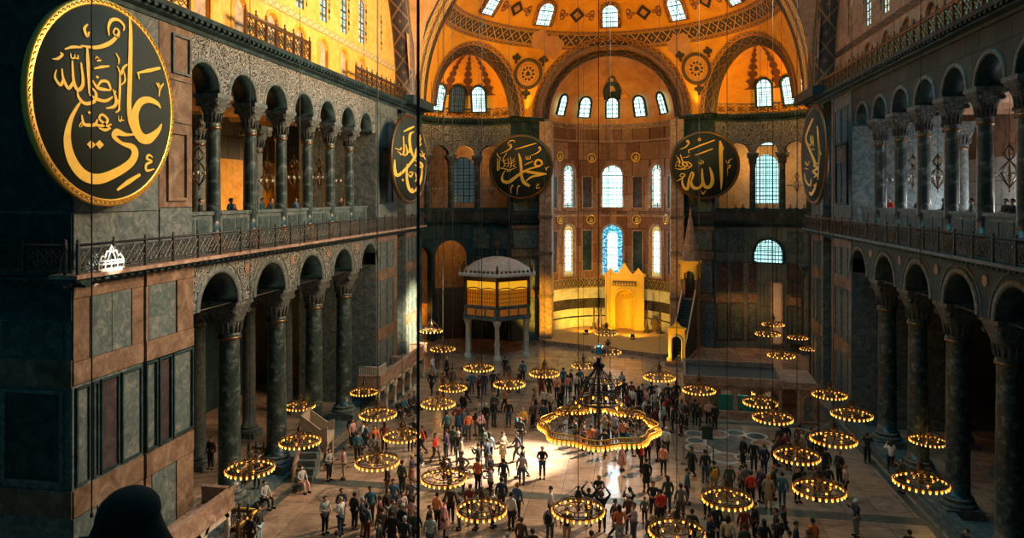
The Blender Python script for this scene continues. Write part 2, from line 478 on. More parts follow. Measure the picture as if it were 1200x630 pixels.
def copy_tree(o, parent=None):
    c = o.copy(); COL.objects.link(c)
    if parent: c.parent = parent
    for ch in o.children: copy_tree(ch, c)
    return c
def share(o, parent=None, name=None, loc=None, rz=None):
    c = o.copy(); COL.objects.link(c)
    if parent: c.parent = parent
    if loc is not None: c.location = loc
    if rz is not None: c.rotation_euler = (0, 0, rz)
    return c

# pixel of the photograph -> place
_c, _s = math.cos(YAW), math.sin(YAW)
def ray(x, y):
    t = (x-600)/FPX; u = -(y-HORIZON)/FPX
    return Vector((_c*t-_s, _s*t+_c, u))
def on_x(x, y, X):
    d = ray(x, y); k = (X-CX)/d.x
    return Vector((CX, 0, CH))+d*k
def on_y(x, y, Y):
    d = ray(x, y); k = Y/d.y
    return Vector((CX, 0, CH))+d*k
def on_z(x, y, Z):
    d = ray(x, y); k = (Z-CH)/d.z
    return Vector((CX, 0, CH))+d*k

# wall along u with openings; mp(u, z, w) -> point, w grows into the wall
def wall_open(mb, mp, u0, u1, zb, zt, ops=(), depth=.6, mat=0, msof=None, du=3.0, n=12, back=True):
    ms = mat if msof is None else msof
    def quad(a, b, c, d, m, wn=0):
        mb.face([mp(*a), mp(*b), mp(*c), mp(*d)], m, False, [(a[0], a[1]), (b[0], b[1]), (c[0], c[1]), (d[0], d[1])])
    def solid(a, b, z0, z1):
        k = max(1, int(math.ceil((b-a)/du)))
        for i in range(k):
            p, q = a+(b-a)*i/k, a+(b-a)*(i+1)/k
            quad((p, z0, 0), (q, z0, 0), (q, z1, 0), (p, z1, 0), mat)
            if back: quad((p, z0, depth), (q, z0, depth), (q, z1, depth), (p, z1, depth), mat)
            quad((p, z0, 0), (q, z0, 0), (q, z0, depth), (p, z0, depth), ms)
            quad((p, z1, 0), (q, z1, 0), (q, z1, depth), (p, z1, depth), ms)
    cur = u0
    for uc, hw, zs, zp in sorted(ops):
        if uc-hw > cur+1e-4: solid(cur, uc-hw, zb, zt)
        if zs > zb+1e-4: solid(uc-hw, uc+hw, zb, zs)
        for e in (-hw, hw):
            z0 = max(zs, zb)
            quad((uc+e, z0, 0), (uc+e, zp, 0), (uc+e, zp, depth), (uc+e, z0, depth), ms)
        pts = [(uc-hw*math.cos(PI*i/n), zp+hw*math.sin(PI*i/n)) for i in range(n+1)]
        for (a, za), (b, zb_) in zip(pts, pts[1:]):
            quad((a, za, 0), (b, zb_, 0), (b, zt, 0), (a, zt, 0), mat)
            if back: quad((a, za, depth), (b, zb_, depth), (b, zt, depth), (a, zt, depth), mat)
            mb.face([mp(a, za, 0), mp(b, zb_, 0), mp(b, zb_, depth), mp(a, za, depth)], ms, True)
            quad((a, zt, 0), (b, zt, 0), (b, zt, depth), (a, zt, depth), ms)
        cur = uc+hw
    if cur < u1-1e-4: solid(cur, u1, zb, zt)
    for e in (u0, u1):
        quad((e, zb, 0), (e, zt, 0), (e, zt, depth), (e, zb, depth), ms)
def arch_band(mb, mp, uc, zp, r0, r1, w0, w1, mat=0, n=20, legs=0.0, a0=0.0, a1=PI):
    pr = []
    if legs: pr.append((0.0, -legs))
    pr += [(a0+(a1-a0)*i/n, 0) for i in range(n+1)]
    if legs: pr.append((PI, -legs))
    L = 0
    for (a, da), (b, db) in zip(pr, pr[1:]):
        P = lambda r, t, d, w_: mp(uc-r*math.cos(t), zp+r*math.sin(t)+d, w_)
        dl = abs(b-a)*r1+abs(db-da)
        uv = [(L, 0), (L+dl, 0), (L+dl, 1), (L, 1)]
        mb.face([P(r0, a, da, w0), P(r0, b, db, w0), P(r1, b, db, w0), P(r1, a, da, w0)], mat, True, uv)
        mb.face([P(r0, a, da, w0), P(r0, b, db, w0), P(r0, b, db, w1), P(r0, a, da, w1)], mat, True, uv)
        mb.face([P(r1, a, da, w0), P(r1, b, db, w0), P(r1, b, db, w1), P(r1, a, da, w1)], mat, True, uv)
        L += dl
def arch_pane(mb, mp, uc, hw, zs, zp, w_, mat=0, n=10):
    mb.face([mp(uc-hw, zs, w_), mp(uc+hw, zs, w_), mp(uc+hw, zp, w_), mp(uc-hw, zp, w_)], mat, False,
            [(-hw, zs), (hw, zs), (hw, zp), (-hw, zp)])
    pts = [(uc-hw*math.cos(PI*i/n), zp+hw*math.sin(PI*i/n)) for i in range(n+1)]
    mb.face([mp(a, b, w_) for a, b in pts], mat, False, [(a-uc, b) for a, b in pts])
_wn = [0]
def window(mp, uc, hw, zs, zp, w_, glassm, framem='marble_grey', fw=.12, bars=(1, 3), proud=.10, barm='iron', pane2=None):
    """arched window: frame (top level, structure) with its pane as a child"""
    _wn[0] += 1
    mb = MB()
    arch_band(mb, mp, uc, zp, hw-.02, hw+fw, w_-proud, w_+.06, 0, 14, legs=zp-zs)
    mb.face([mp(uc-hw-fw, zs-.12, w_-proud), mp(uc+hw+fw, zs-.12, w_-proud), mp(uc+hw+fw, zs, w_-proud), mp(uc-hw-fw, zs, w_-proud)])
    mb.face([mp(uc-hw-fw, zs, w_-proud), mp(uc+hw+fw, zs, w_-proud), mp(uc+hw+fw, zs, w_+.05), mp(uc-hw-fw, zs, w_+.05)])
    f = struct(mb.build('window_%d' % _wn[0], framem))
    p = MB()
    if pane2 is None:
        arch_pane(p, mp, uc, hw, zs, zp, w_, 0)
        p.build('pane', glassm, f)
    else:
        arch_pane(p, mp, uc, hw, zs, zp, w_+.01, 0)
        p.build('pane_border', pane2, f)
        q = MB(); arch_pane(q, mp, uc, hw*.48, zs+.5, zp-.15, w_-.15, 0)
        q.build('pane', glassm, f)
    nb, nh = bars
    g = MB()
    for i in range(1, nb+1):
        u = uc-hw+2*hw*i/(nb+1)
        top = zp+math.sqrt(max(0, hw*hw-(u-uc)**2))
        g.tube([mp(u, zs, w_-.03), mp(u, top, w_-.03)], .04, 4)
    for i in range(1, nh+1):
        z = zs+(zp+hw*.6-zs)*i/(nh+1)
        h = hw if z < zp else math.sqrt(max(.01, hw*hw-(z-zp)**2))
        g.tube([mp(uc-h, z, w_-.03), mp(uc+h, z, w_-.03)], .03, 4)
    if nb+nh: g.build('glazing_bars', barm, f)
    return f
# ================================================================== THE BUILDING
W = 16.157
ZG = 12.45          # gallery floor
ZC = 22.45          # top of the upper cornice
SIDES = ((-1, 'left'), (1, 'right'))
def side_mp(s): return lambda u, z, w_: (s*(W+w_), u, z)

# floor
mb = MB(); mb.box((-30, 2, -.3), (30, 92, 0))
floor = struct(mb.build('floor', 'floor_marble'))
mb = MB()
for y, h in ((35.9, .38), (49.4, .25), (58.0, .35)): mb.box((-15.2, y-h, 0), (15.4, y+h, .006))
mb.build('dark_band', 'floor_band', floor)
mb = MB()
for x in (-15.2, 15.4): mb.box((x-.18, 27, 0), (x+.18, 60, .005))
mb.build('edge_band', 'floor_band', floor)
mb = MB()
for s in (-1, 1): mb.box((min(s*16.0, s*18.2), 28.0, 0), (max(s*16.0, s*18.2), 49.9, .16))
struct(mb.build('trim_1', 'marble_grey'))
# omphalion: discs set in the floor
def disc(mb, c, r, z, mat=0, n=28, r0=0):
    for i in range(n):
        a, b = 2*PI*i/n, 2*PI*(i+1)/n
        P = lambda rr, t: (c[0]+rr*math.cos(t), c[1]+rr*math.sin(t), z)
        if r0: mb.face([P(r0, a), P(r, a), P(r, b), P(r0, b)], mat)
        else: mb.face([(c[0], c[1], z), P(r, a), P(r, b)], mat)
mb = MB(); mb.box((5.3, 42.2, 0), (11.4, 48.3, .003), 0)
disc(mb, (8.3, 45.2), 1.75, .006, 1); disc(mb, (8.3, 45.2), 1.95, .006, 2, 28, 1.75)
for px, py, r, mt in ((814, 508, .5, 1), (815, 516, .48, 1), (818, 524, .6, 3), (838, 508, .7, 3), (886, 511, .55, 4), (850, 536, .75, 3), (893, 519, .5, 3), (874, 536, .5, 4), (862, 507, .5, 1)):
    p = on_z(px, py, 0); zz = .008+.0012*(px % 7)
    disc(mb, p, r, zz, mt); disc(mb, p, r*1.28, zz, 2, 28, r)
mb.build('omphalion', ['floor_marble', 'marble_panel', 'floor_pale', 'marble_rose', 'marble_green'], floor)

# outer shell: aisle walls, ceilings, east and west ends
for s, nm in SIDES:
    mb = MB()
    wall_open(mb, lambda u, z, w_: (s*(27.0+w_), u, z), 18, 88, 0, ZG, (), .6, 0)
    wall_open(mb, lambda u, z, w_: (s*(26.0+w_), u, z), 18, 88, ZG, 17.6, (), .6, 1 if s > 0 else 4)
    wall_open(mb, lambda u, z, w_: (s*(26.0+w_), u, z), 18, 88, 17.6, 24, (), .6, 3 if s > 0 else 2)  # left tiers: warm glow put into ochre below, gloom into dark above
    struct(mb.build('wall_%s_aisle' % nm, ['revetment_dark', 'gallery_pale', 'gallery_dark', 'plaster_brick', 'plaster_ochre']))
    mb = MB(); mb.box((min(s*(W+.1), s*27.2), 27.6, ZG-.55), (max(s*(W+.1), s*27.2), 62.6, ZG-.02))
    mb.box((min(s*(W+1.1), s*27.2), 27.62, ZG-.1), (max(s*(W+1.1), s*27.2), 49.74, 13.15))
    struct(mb.build('floor_%s_gallery' % nm, 'marble_dark'))
    mb = MB(); mb.box((min(s*(W+.9), s*27.2), 21, 22.0), (max(s*(W+.9), s*27.2), 62, 22.5))
    mb.grid(14, 1, lambda i, j: (s*(W+1.6+4.6*j*2), 28+22.5*i, 20.2+1.7*abs(math.sin(PI*7*i))), 0)
    struct(mb.build('ceiling_%s_gallery' % nm, 'plaster_brick'))
mb = MB()
wall_open(mb, lambda u, z, w_: (u, 86+w_, z), -30, 30, 0, 24, (), .6, 0)
struct(mb.build('wall_east', 'revetment_dark'))

# ground and gallery arcades
LY = [32.06+4.696*i for i in range(4)]           # ground columns
LA = [32.06+4.696*(i-.5) for i in range(5)]      # ground arches
GY = [30.163+3.222*i for i in range(6)]
GA = [30.163+3.222*(i-.5) for i in range(7)]
for s, nm in SIDES:
    mp = side_mp(s)
    mb = MB()
    wall_open(mb, mp, 27.6, 49.76, 10.05, ZG-.15, [(y, 1.53, 0, 10.06) for y in LA], 1.8, 0, 1, n=18)
    struct(mb.build('wall_%s_arcade' % nm, ['carved_marble' if s < 0 else 'revetment_dark', 'marble_dark']))  # right side swaps its carving for dark teal, shade put into the colour
    mb = MB()
    for y in LA:
        arch_band(mb, mp, y, 10.06, 1.53, 1.80, -.05, .02)
        arch_band(mb, mp, y, 10.06, 1.98, 2.06, -.03, .02)
    for y in LA[1:]:
        for k in range(20):
            a, b = 2*PI*k/20, 2*PI*(k+1)/20
            q = y-2.348
            mb.face([mp(q, 11.55, -.04), mp(q+.24*math.cos(a), 11.55+.24*math.sin(a), -.04), mp(q+.24*math.cos(b), 11.55+.24*math.sin(b), -.04)], 1)
    struct(mb.build('trim_%s_archivolts' % nm, ['marble_grey', 'marble_rose']))
    mb = MB()
    wall_open(mb, mp, 27.6, 49.76, 19.5, 21.95, [(y, 1.16, 0, 19.55) for y in GA], 1.15, 0, 1, n=16)
    struct(mb.build('wall_%s_gallery' % nm, ['carved_marble' if s < 0 else 'revetment_dark', 'marble_dark']))  # same darker right side, its shade held by the marble colour
    mb = MB()
    for y in GA:
        arch_band(mb, mp, y, 19.55, 1.16, 1.34, -.04, .02)
    struct(mb.build('trim_%s_gallery_archivolts' % nm, ['marble_grey']))
    # parapet between the gallery columns
    for i, y in enumerate(GA):
        mb = MB()
        a, b = y-1.30, y+1.30
        X0, X1 = sorted((s*(W+.42), s*(W+.70)))
        mb.box((X0, a, ZG-.1), (X1, b, 14.15))
        X0, X1 = sorted((s*(W+.34), s*(W+.78)))
        mb.box((X0, a-.02, 14.15), (X1, b+.02, 14.30))
        X0, X1 = sorted((s*(W+.39), s*(W+.45)))
        mb.box((X0, a+.25, 12.95), (X1, y-.1, 13.95), 1); mb.box((X0, y+.1, 12.95), (X1, b-.25, 13.95), 1)
        struct(mb.build('trim_%s_parapet' % nm, ['marble_panel', 'marble_green']))

# piers with marble revetment
def panel(mb, mp, u0, u1, z0, z1, m, t=.05, fr=.09, mf=None):
    """raised slab with a moulded frame around it"""
    def bx(a, b, c, d, w0, mt):
        P = [mp(x, z, w_) for w_ in (0.02, w0) for x, z in ((a, c), (b, c), (b, d), (a, d))]
        mb.hexa(P, mt)
    if mf is not None:
        bx(u0, u1, z0, z0+fr, -t-.04, mf); bx(u0, u1, z1-fr, z1, -t-.04, mf)
        bx(u0, u0+fr, z0+fr, z1-fr, -t-.04, mf); bx(u1-fr, u1, z0+fr, z1-fr, -t-.04, mf)
        bx(u0+fr, u1-fr, z0+fr, z1-fr, -t*.4, m)
    else: bx(u0, u1, z0, z1, -t, m)
PM = ['marble_brown', 'marble_panel', 'marble_green', 'marble_purple', 'marble_dark', 'marble_grey']
def block(mb, x0, x1, y0, y1, z0, z1, mt): mb.box((min(x0, x1), y0, z0), (max(x0, x1), y1, z1), mt)
for s, nm in SIDES:
    mp = side_mp(s)
    mb = MB()
    block(mb, s*W, s*27, 21.1, 27.62, 0, ZC, 5)
    # nave face, two leaves
    for (a, b, tt) in ((21.1, 24.55, .02), (24.62, 27.6, .10)):
        def bd(z0, z1, m, t=.06): panel(mb, mp, a, b, z0, z1, m, t+tt-.02)
        bd(11.62, 12.3, 0); bd(8.78, 9.52, 0); bd(4.42, 5.28, 0); bd(0, .7, 5)
        L = b-a
        if tt < .05:
            for f0, f1, m in ((0, .2, 0), (.22, .51, 1), (.52, .80, 1), (.82, 1, 0)):
                panel(mb, mp, a+L*f0, a+L*f1, 9.54, 11.60, m, .05)
            for f0, f1, m in ((.03, .21, 1), (.25, .33, 5), (.36, .62, 3), (.66, .97, 1)):
                panel(mb, mp, a+L*f0, a+L*f1, 5.40, 8.66, m, .05, .07, 4)
            for f0, f1, m in ((0, .3, 1), (.32, .68, 1), (.7, 1, 0)): panel(mb, mp, a+L*f0, a+L*f1, .75, 4.38, m)
        else:
            for f0, f1, m in ((0, .05, 0), (.06, .60, 1), (.64, 1, 0)): panel(mb, mp, a+L*f0, a+L*f1, 9.54, 11.60, m, .11)
            for f0, f1, m in ((.0, .22, 1), (.26, .52, 3), (.55, .99, 1)): panel(mb, mp, a+L*f0, a+L*f1, 5.36, 8.72, m, .11, .07, 4)
            for f0, f1, m in ((0, .1, 0), (.12, .6, 1), (.63, 1, 0)): panel(mb, mp, a+L*f0, a+L*f1, .75, 4.38, m, .11)
    # gallery storey of the pier
    for f0, f1, z0, z1, m in ((21.1, 25.4, 12.6, 14.4, 5), (25.5, 27.58, 12.6, 14.5, 5), (25.45, 27.58, 14.55, 17.9, 0), (25.45, 27.58, 17.95, 19.6, 0), (25.45, 27.58, 19.65, 21.8, 0), (21.1, 25.4, 14.45, 21.8, 5)):
        panel(mb, mp, f0, f1, z0, z1, m, .06)
    panel(mb, mp, 25.9, 27.2, 14.8, 17.6, 1, .12, .12, 0)
    panel(mb, mp, 26.2, 27.4, 19.9, 21.5, 4, .12, .1, 5)
    # west face, in shadow
    mw = lambda u, z, w_: (s*(W+u), 21.1+w_, z)
    for z0, z1, m in ((10.9, 12.2, 4), (8.7, 9.6, 0), (4.4, 5.3, 0), (12.6, 14.4, 4), (14.5, 21.8, 4)): panel(mb, mw, 0, 10.5, z0, z1, m, .05)
    for a, b in ((.3, 2.6), (2.8, 5.2), (5.4, 7.8), (8, 10.4)):
        panel(mb, mw, a, b, 5.5, 8.6, 4, .05, .12, 5); panel(mb, mw, a, b, 9.7, 10.8, 2, .05)
    struct(mb.build('wall_%s_west_pier' % nm, PM))
    # eastern main pier: two leaves and a dark passage between them
    mb = MB()
    block(mb, s*W, s*22, 49.76, 54.6, 0, ZC, 5)
    block(mb, s*(W+.9), s*22, 54.6, 56.8, 0, ZC, 4)
    block(mb, s*W, s*20, 56.8, 60.4, 0, ZC, 5)
    for a, b in ((49.8, 54.55), (56.85, 60.36)):
        L = b-a
        for z0, z1, m in ((11.6, 12.3, 0), (8.78, 9.52, 0), (4.42, 5.28, 0), (0, .7, 5), (12.6, 14.4, 5), (17.4, 18.2, 0), (21.0, 21.9, 5)):
            panel(mb, mp, a, b, z0, z1, m)
        for z0, z1 in ((9.54, 11.58), (5.32, 8.74), (.75, 4.38), (14.45, 17.35), (18.25, 20.95)):
            panel(mb, mp, a, a+L*.16, z0, z1, 5); panel(mb, mp, a+L*.84, b, z0, z1, 0)
            panel(mb, mp, a+L*.18, a+L*.5, z0, z1, 1, .05, .1, 5); panel(mb, mp, a+L*.52, a+L*.82, z0, z1, 1, .05, .1, 5)
    panel(mb, mp, 50.6, 53.4, 14.4, 18.6, 2, .10, .12, 4)
    struct(mb.build('wall_%s_east_pier' % nm, PM))

# cornices: gallery ledge and the dark upper cornice
def cornice(mb, mp, u0, u1, zt, h, out, mat=0, du=50, mtop=None):
    prof = [(.1, zt-h), (-.08, zt-h), (-.10, zt-h*.75), (-out*.55, zt-h*.6), (-out*.62, zt-h*.40), (-out*.95, zt-h*.28), (-out, zt), (.4, zt)]
    k = max(1, int(math.ceil((u1-u0)/du)))
    for i in range(k):
        a, b = u0+(u1-u0)*i/k, u0+(u1-u0)*(i+1)/k
        for j, ((w0, z0), (w1, z1)) in enumerate(zip(prof, prof[1:])):
            mb.face([mp(a, z0, w0), mp(b, z0, w0), mp(b, z1, w1), mp(a, z1, w1)], (mtop if mtop is not None and j == len(prof)-2 else mat), False)
    for e in (u0, u1): mb.face([mp(e, z, w_) for w_, z in prof], mat)
    n = int((u1-u0)/.42)
    for i in range(n):
        q = u0+(i+.5)*.42
        P = [mp(x, z, w_) for w_ in (-out*.60, -out*.9) for x, z in ((q-.1, zt-h*.5), (q+.1, zt-h*.5), (q+.1, zt-h*.27), (q-.1, zt-h*.27))]
        mb.hexa(P, mat)
for s, nm in SIDES:
    mp = side_mp(s)
    mb = MB(); cornice(mb, mp, 20.6, 60.9, ZG-.10, .34, .56)
    if s < 0: cornice(mb, lambda u, z, w_: (s*(W+u), 21.1+w_, z), -.55, 10.8, ZG-.10, .34, .46)
    X0, X1 = sorted((s*(W-.64), s*(W+.4))); mb.box((X0, 20.55, ZG-.13), (X1, 60.95, ZG), 1)
    struct(mb.build('trim_%s_gallery_ledge' % nm, ['marble_dark', 'marble_rose' if s < 0 else 'marble_grey']))
    mb = MB(); cornice(mb, mp, 20.6, 60.9, ZC, .62, .62, 0, 50, 1)
    mb.face([mp(20.6, ZC, .3), mp(60.9, ZC, .3), mp(60.9, ZC, 2), mp(20.6, ZC, 2)], 1)
    struct(mb.build('trim_%s_upper_cornice' % nm, ['marble_dark', 'stone_pale']))

# tympana with their windows and blind niches, under the great side arches
YD, ZS, RD = 40.75, 22.9, 15.35
for s, nm in SIDES:
    mt = lambda u, z, w_: (s*(16.75+w_), u, z)
    wy = [48.6-3.22*k for k in range(7)]
    mb = MB()
    wall_open(mb, mt, 24.0, 57.5, 22.0, 25.45, [(y, .62, 22.55, 24.0) for y in wy], .55, 0, 1, n=12)
    wall_open(mb, mt, 24.0, 57.5, 25.45, 40, [(y, .52, 25.75, 28.3) for y in wy], .7, 0, 1, n=12)
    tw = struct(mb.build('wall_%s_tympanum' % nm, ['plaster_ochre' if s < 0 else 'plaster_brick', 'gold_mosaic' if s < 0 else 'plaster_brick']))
    mb = MB()
    for y in wy: arch_pane(mb, mt, y, .64, 22.5, 24.0, .16)
    mb.build('niche_back', 'plaster_worn', tw)
    mb = MB()
    for y in wy: arch_band(mb, mt, y, 24.0, .62, .86, -.05, .02, 0, 14, legs=1.4)
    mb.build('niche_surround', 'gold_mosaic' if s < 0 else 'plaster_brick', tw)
    mb = MB(); mb.grid(20, 1, lambda i, j: mt(24.2+33*i, 24.98+.44*j, -.03), 0, False, 33, 1)
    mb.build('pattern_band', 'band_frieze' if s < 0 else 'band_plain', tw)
    mb = MB()
    for k in range(9):
        y = 27.0+3.22*k-.1
        for z0, z1, r in ((26.2, 28.6, .10),):
            for q in range(7):
                z = z0+(z1-z0)*q/6; rr = r*(1.6 if q % 2 else .8)
                mb.face([mt(y-rr, z, -.03), mt(y, z-.22, -.03), mt(y+rr, z, -.03), mt(y, z+.22, -.03)])
    mb.build('painted_ornament', 'band_plain', tw)
    for y in wy: window(mt, y, .52, 25.75, 28.3, .10, 'glass_side', 'marble_grey', .06, (1, 5), .08)
    # soffit of the great side arch
    mb = MB()
    mb.grid(40, 1, lambda i, j: (s*(16.8-1.6*j), YD-RD*math.cos(PI*i), ZS+RD*math.sin(PI*i)), 0, True, 48, 1)
    mb.grid(40, 1, lambda i, j: (s*15.2, YD-(RD+1.6*j)*math.cos(PI*i), ZS+(RD+1.6*j)*math.sin(PI*i)), 0, True, 48, 1)
    mb.box((min(s*15.2, s*16.8), YD+RD, 22.4), (max(s*15.2, s*16.8), YD+RD+.9, ZS+.02), 0)
    struct(mb.build('trim_%s_great_arch' % nm, 'band_plain'))
    # pendentive
    mb = MB()
    RP = 15.55*math.sqrt(2)
    def pend(i, j):
        ph = PI/2*i
        rm = 15.55/max(math.cos(ph), math.sin(ph))
        h0 = math.sqrt(max(0, RP*RP-rm*rm)); h = h0+(15.55-h0)*j
        r = math.sqrt(RP*RP-h*h)
        return (s*r*math.sin(ph), YD+r*math.cos(ph), ZS-.2+h)
    mb.grid(36, 16, pend, 0)
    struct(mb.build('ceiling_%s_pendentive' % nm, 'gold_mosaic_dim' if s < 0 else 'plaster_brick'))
    mb = MB(); mb.box((min(s*15.0, s*17.2), 55.2, 22.3), (max(s*15.0, s*17.2), 61.4, 23.0))
    struct(mb.build('trim_%s_pier_head' % nm, 'marble_dark'))

# great east arch, semidome
YE, ZE, RE = 60.6, 23.1, 15.45
mb = MB()
def barrel(r, y0, y1, mt, us):
    mb.grid(56, 1, lambda i, j: (-r*math.cos(PI*i), y0+(y1-y0)*j, ZE+r*math.sin(PI*i)), mt, True, us, 1)
barrel(15.50, 56.3, 57.1, 1, 49); barrel(15.45, 57.1, 58.1, 0, 49); barrel(15.50, 58.1, 58.7, 2, 49); barrel(15.45, 58.7, 59.7, 0, 49); barrel(15.5, 59.7, 60.7, 1, 49)
mb.grid(56, 1, lambda i, j: (-(15.5+1.4*j)*math.cos(PI*i), 56.3, ZE+(15.5+1.4*j)*math.sin(PI*i)), 1, True, 49, 1)
struct(mb.build('trim_great_east_arch', ['band_gold', 'band_plain', 'band_red']))

AP_R, EX_R = 7.75, 6.35        # openings in the semidome
def sd(az, z, dr=0.0):
    """point on the semidome: az 0 = east, positive to the right"""
    h = z-ZE
    r = math.sqrt(max(0, (RE-dr)**2-h*h))
    return Vector((r*math.sin(az), YE+r*math.cos(az), z))
bm = bmesh.new()
NA, NE = 168, 60
vs = [[bm.verts.new((RE*math.cos(e)*math.sin(a), YE+RE*math.cos(e)*math.cos(a), ZE+RE*math.sin(e))) for e in [PI/2*j/NE for j in range(NE+1)]] for a in [-PI/2+PI*i/NA for i in range(NA+1)]]
for i in range(NA):
    for j in range(NE):
        q = [vs[i][j], vs[i+1][j], vs[i+1][j+1], vs[i][j+1]]
        if j == NE-1: q = q[:3]
        bm.faces.new(q)
bm.verts.ensure_lookup_table()
def cut(azc, ra, zs):
    rd = Vector((math.sin(azc), math.cos(azc), 0)); tg = Vector((math.cos(azc), -math.sin(azc), 0))
    C = Vector((0, YE, 0))
    def st(p):
        q = p-C
        return q.dot(tg), p.z-zs, q.dot(rd)
    ins = set()
    for v_ in bm.verts:
        a, b, c = st(v_.co)
        if c > 0 and (math.hypot(a, max(b, 0)) < ra): ins.add(v_)
    dead = [f for f in bm.faces if all(v_ in ins for v_ in f.verts)]
    bmesh.ops.delete(bm, geom=dead, context='FACES')
    for v_ in list(ins):
        if not v_.is_valid or not v_.link_faces: continue
        a, b, c = st(v_.co)
        L = math.hypot(a, max(b, 0)) or 1e-6
        k = ra/L
        a *= k
        if b > 0: b *= k
        c = math.sqrt(max(0, RE*RE-a*a-(b+zs-ZE)**2))
        v_.co = C+rd*c+tg*a+Vector((0, 0, zs+b))
for az, ra in ((0, AP_R), (R(-60), EX_R), (R(60), EX_R)): cut(az, ra, ZE)
loose = [v_ for v_ in bm.verts if not v_.link_faces]
bmesh.ops.delete(bm, geom=loose, context='VERTS')
me = bpy.data.meshes.new('ceiling_semidome'); bm.to_mesh(me); bm.free()
me.polygons.foreach_set('use_smooth', [True]*len(me.polygons))
me.materials.append(MATS['gold_mosaic'])
semidome = bpy.data.objects.new('ceiling_semidome', me); COL.objects.link(semidome); struct(semidome)

def sd_strip(z0, z1, mats, dr=.06, a0=-90, a1=90, us=48, nm='mosaic_band'):
    mb = MB()
    mb.grid(90, 3, lambda i, j: sd(R(a0+(a1-a0)*i), z0+(z1-z0)*j, dr), 0, True, us, 1)
    mb.build(nm, mats, semidome)
sd_strip(30.15, 31.30, 'band_dark'); sd_strip(29.85, 30.12, 'band_red', .05); sd_strip(31.34, 31.55, 'band_red', .05)
sd_strip(34.55, 35.35, 'band_dark'); sd_strip(34.28, 34.5, 'band_red', .05); sd_strip(35.38, 35.6, 'band_red', .05)
mb = MB(); mb.grid(40, 2, lambda i, j: sd(R(-38+18*i), 29.2+2.2*j+.5*math.sin(9*i), .08 if 0 < i < 1 else .0), 0)
def patch(a0, a1, z0, z1, seed):
    rnd = random.Random(seed); P = []
    n = 22
    for k in range(n):
        t = 2*PI*k/n; q = .75+.35*rnd.random()
        P.append(((a0+a1)/2+(a1-a0)/2*math.cos(t)*q, (z0+z1)/2+(z1-z0)/2*math.sin(t)*q))
    mb = MB()
    c = ((a0+a1)/2, (z0+z1)/2)
    for (a, b), (a2, b2) in zip(P, P[1:]+P[:1]):
        m1 = ((a+c[0])/2, (b+c[1])/2); m2 = ((a2+c[0])/2, (b2+c[1])/2)
        mb.face([sd(R(x), y, .09) for x, y in (c, m1, m2)])
        mb.face([sd(R(x), y, .09) for x, y in (m1, (a, b), (a2, b2), m2)])
    mb.build('bare_plaster_patch', 'mosaic_loss', semidome)
patch(-30, -20, 29.0, 31.2, 1); patch(-36, -27, 29.8, 31.6, 2); patch(24, 35, 28.6, 31.0, 3)
# windows of the semidome and the motifs between them
win_az = [-64, -32, 0, 32, 64]
def sd_mp(azc):
    n0 = sd(azc, 33.0)
    tg = Vector((math.cos(azc), -math.sin(azc), 0))
    nrm = (n0-Vector((0, YE, ZE))).normalized()
    up = tg.cross(nrm); up = up if up.z > 0 else -up
    return lambda u, z, w_: n0+tg*u+up*(z-33.0)+nrm*w_
for a in win_az:
    window(sd_mp(R(a)), 0, .74, 31.75, 33.35, -.14, 'glass_white', 'band_red', .34, (2, 3), .12)
mb = MB()
for k in range(5):
    for off in (-16,):
        az = R(win_az[k]+16) if k < 4 else R(80)
        m_ = sd_mp(az)
        P = lambda u, v_: m_(u, 33.0+v_, -.10)
        mb.face([P(-.78, 0), P(0, -.85), P(.78, 0), P(0, .85)], 0)
        mb.face([m_(u, 33.0+v_, -.12) for u, v_ in ((-.40, 0), (0, -.42), (.40, 0), (0, .42))], 1)
        for sgn in (-1, 1):
            for u, v_, r in ((1.05, 0, .2), (1.5, .28, .30), (1.5, -.28, .30), (2.0, 0, .34), (1.75, 0, .16)):
                n = 10
                mb.face([m_(sgn*u+r*math.cos(2*PI*q/n), 33.0+v_+r*math.sin(2*PI*q/n), -.10) for q in range(n)], 2)
                mb.face([m_(sgn*u+r*.5*math.cos(2*PI*q/n), 33.0+v_+r*.5*math.sin(2*PI*q/n), -.12) for q in range(n)], 1)
mb.build('mosaic_motif', ['band_plain', 'gold_mosaic_dim', 'band_red'], semidome)
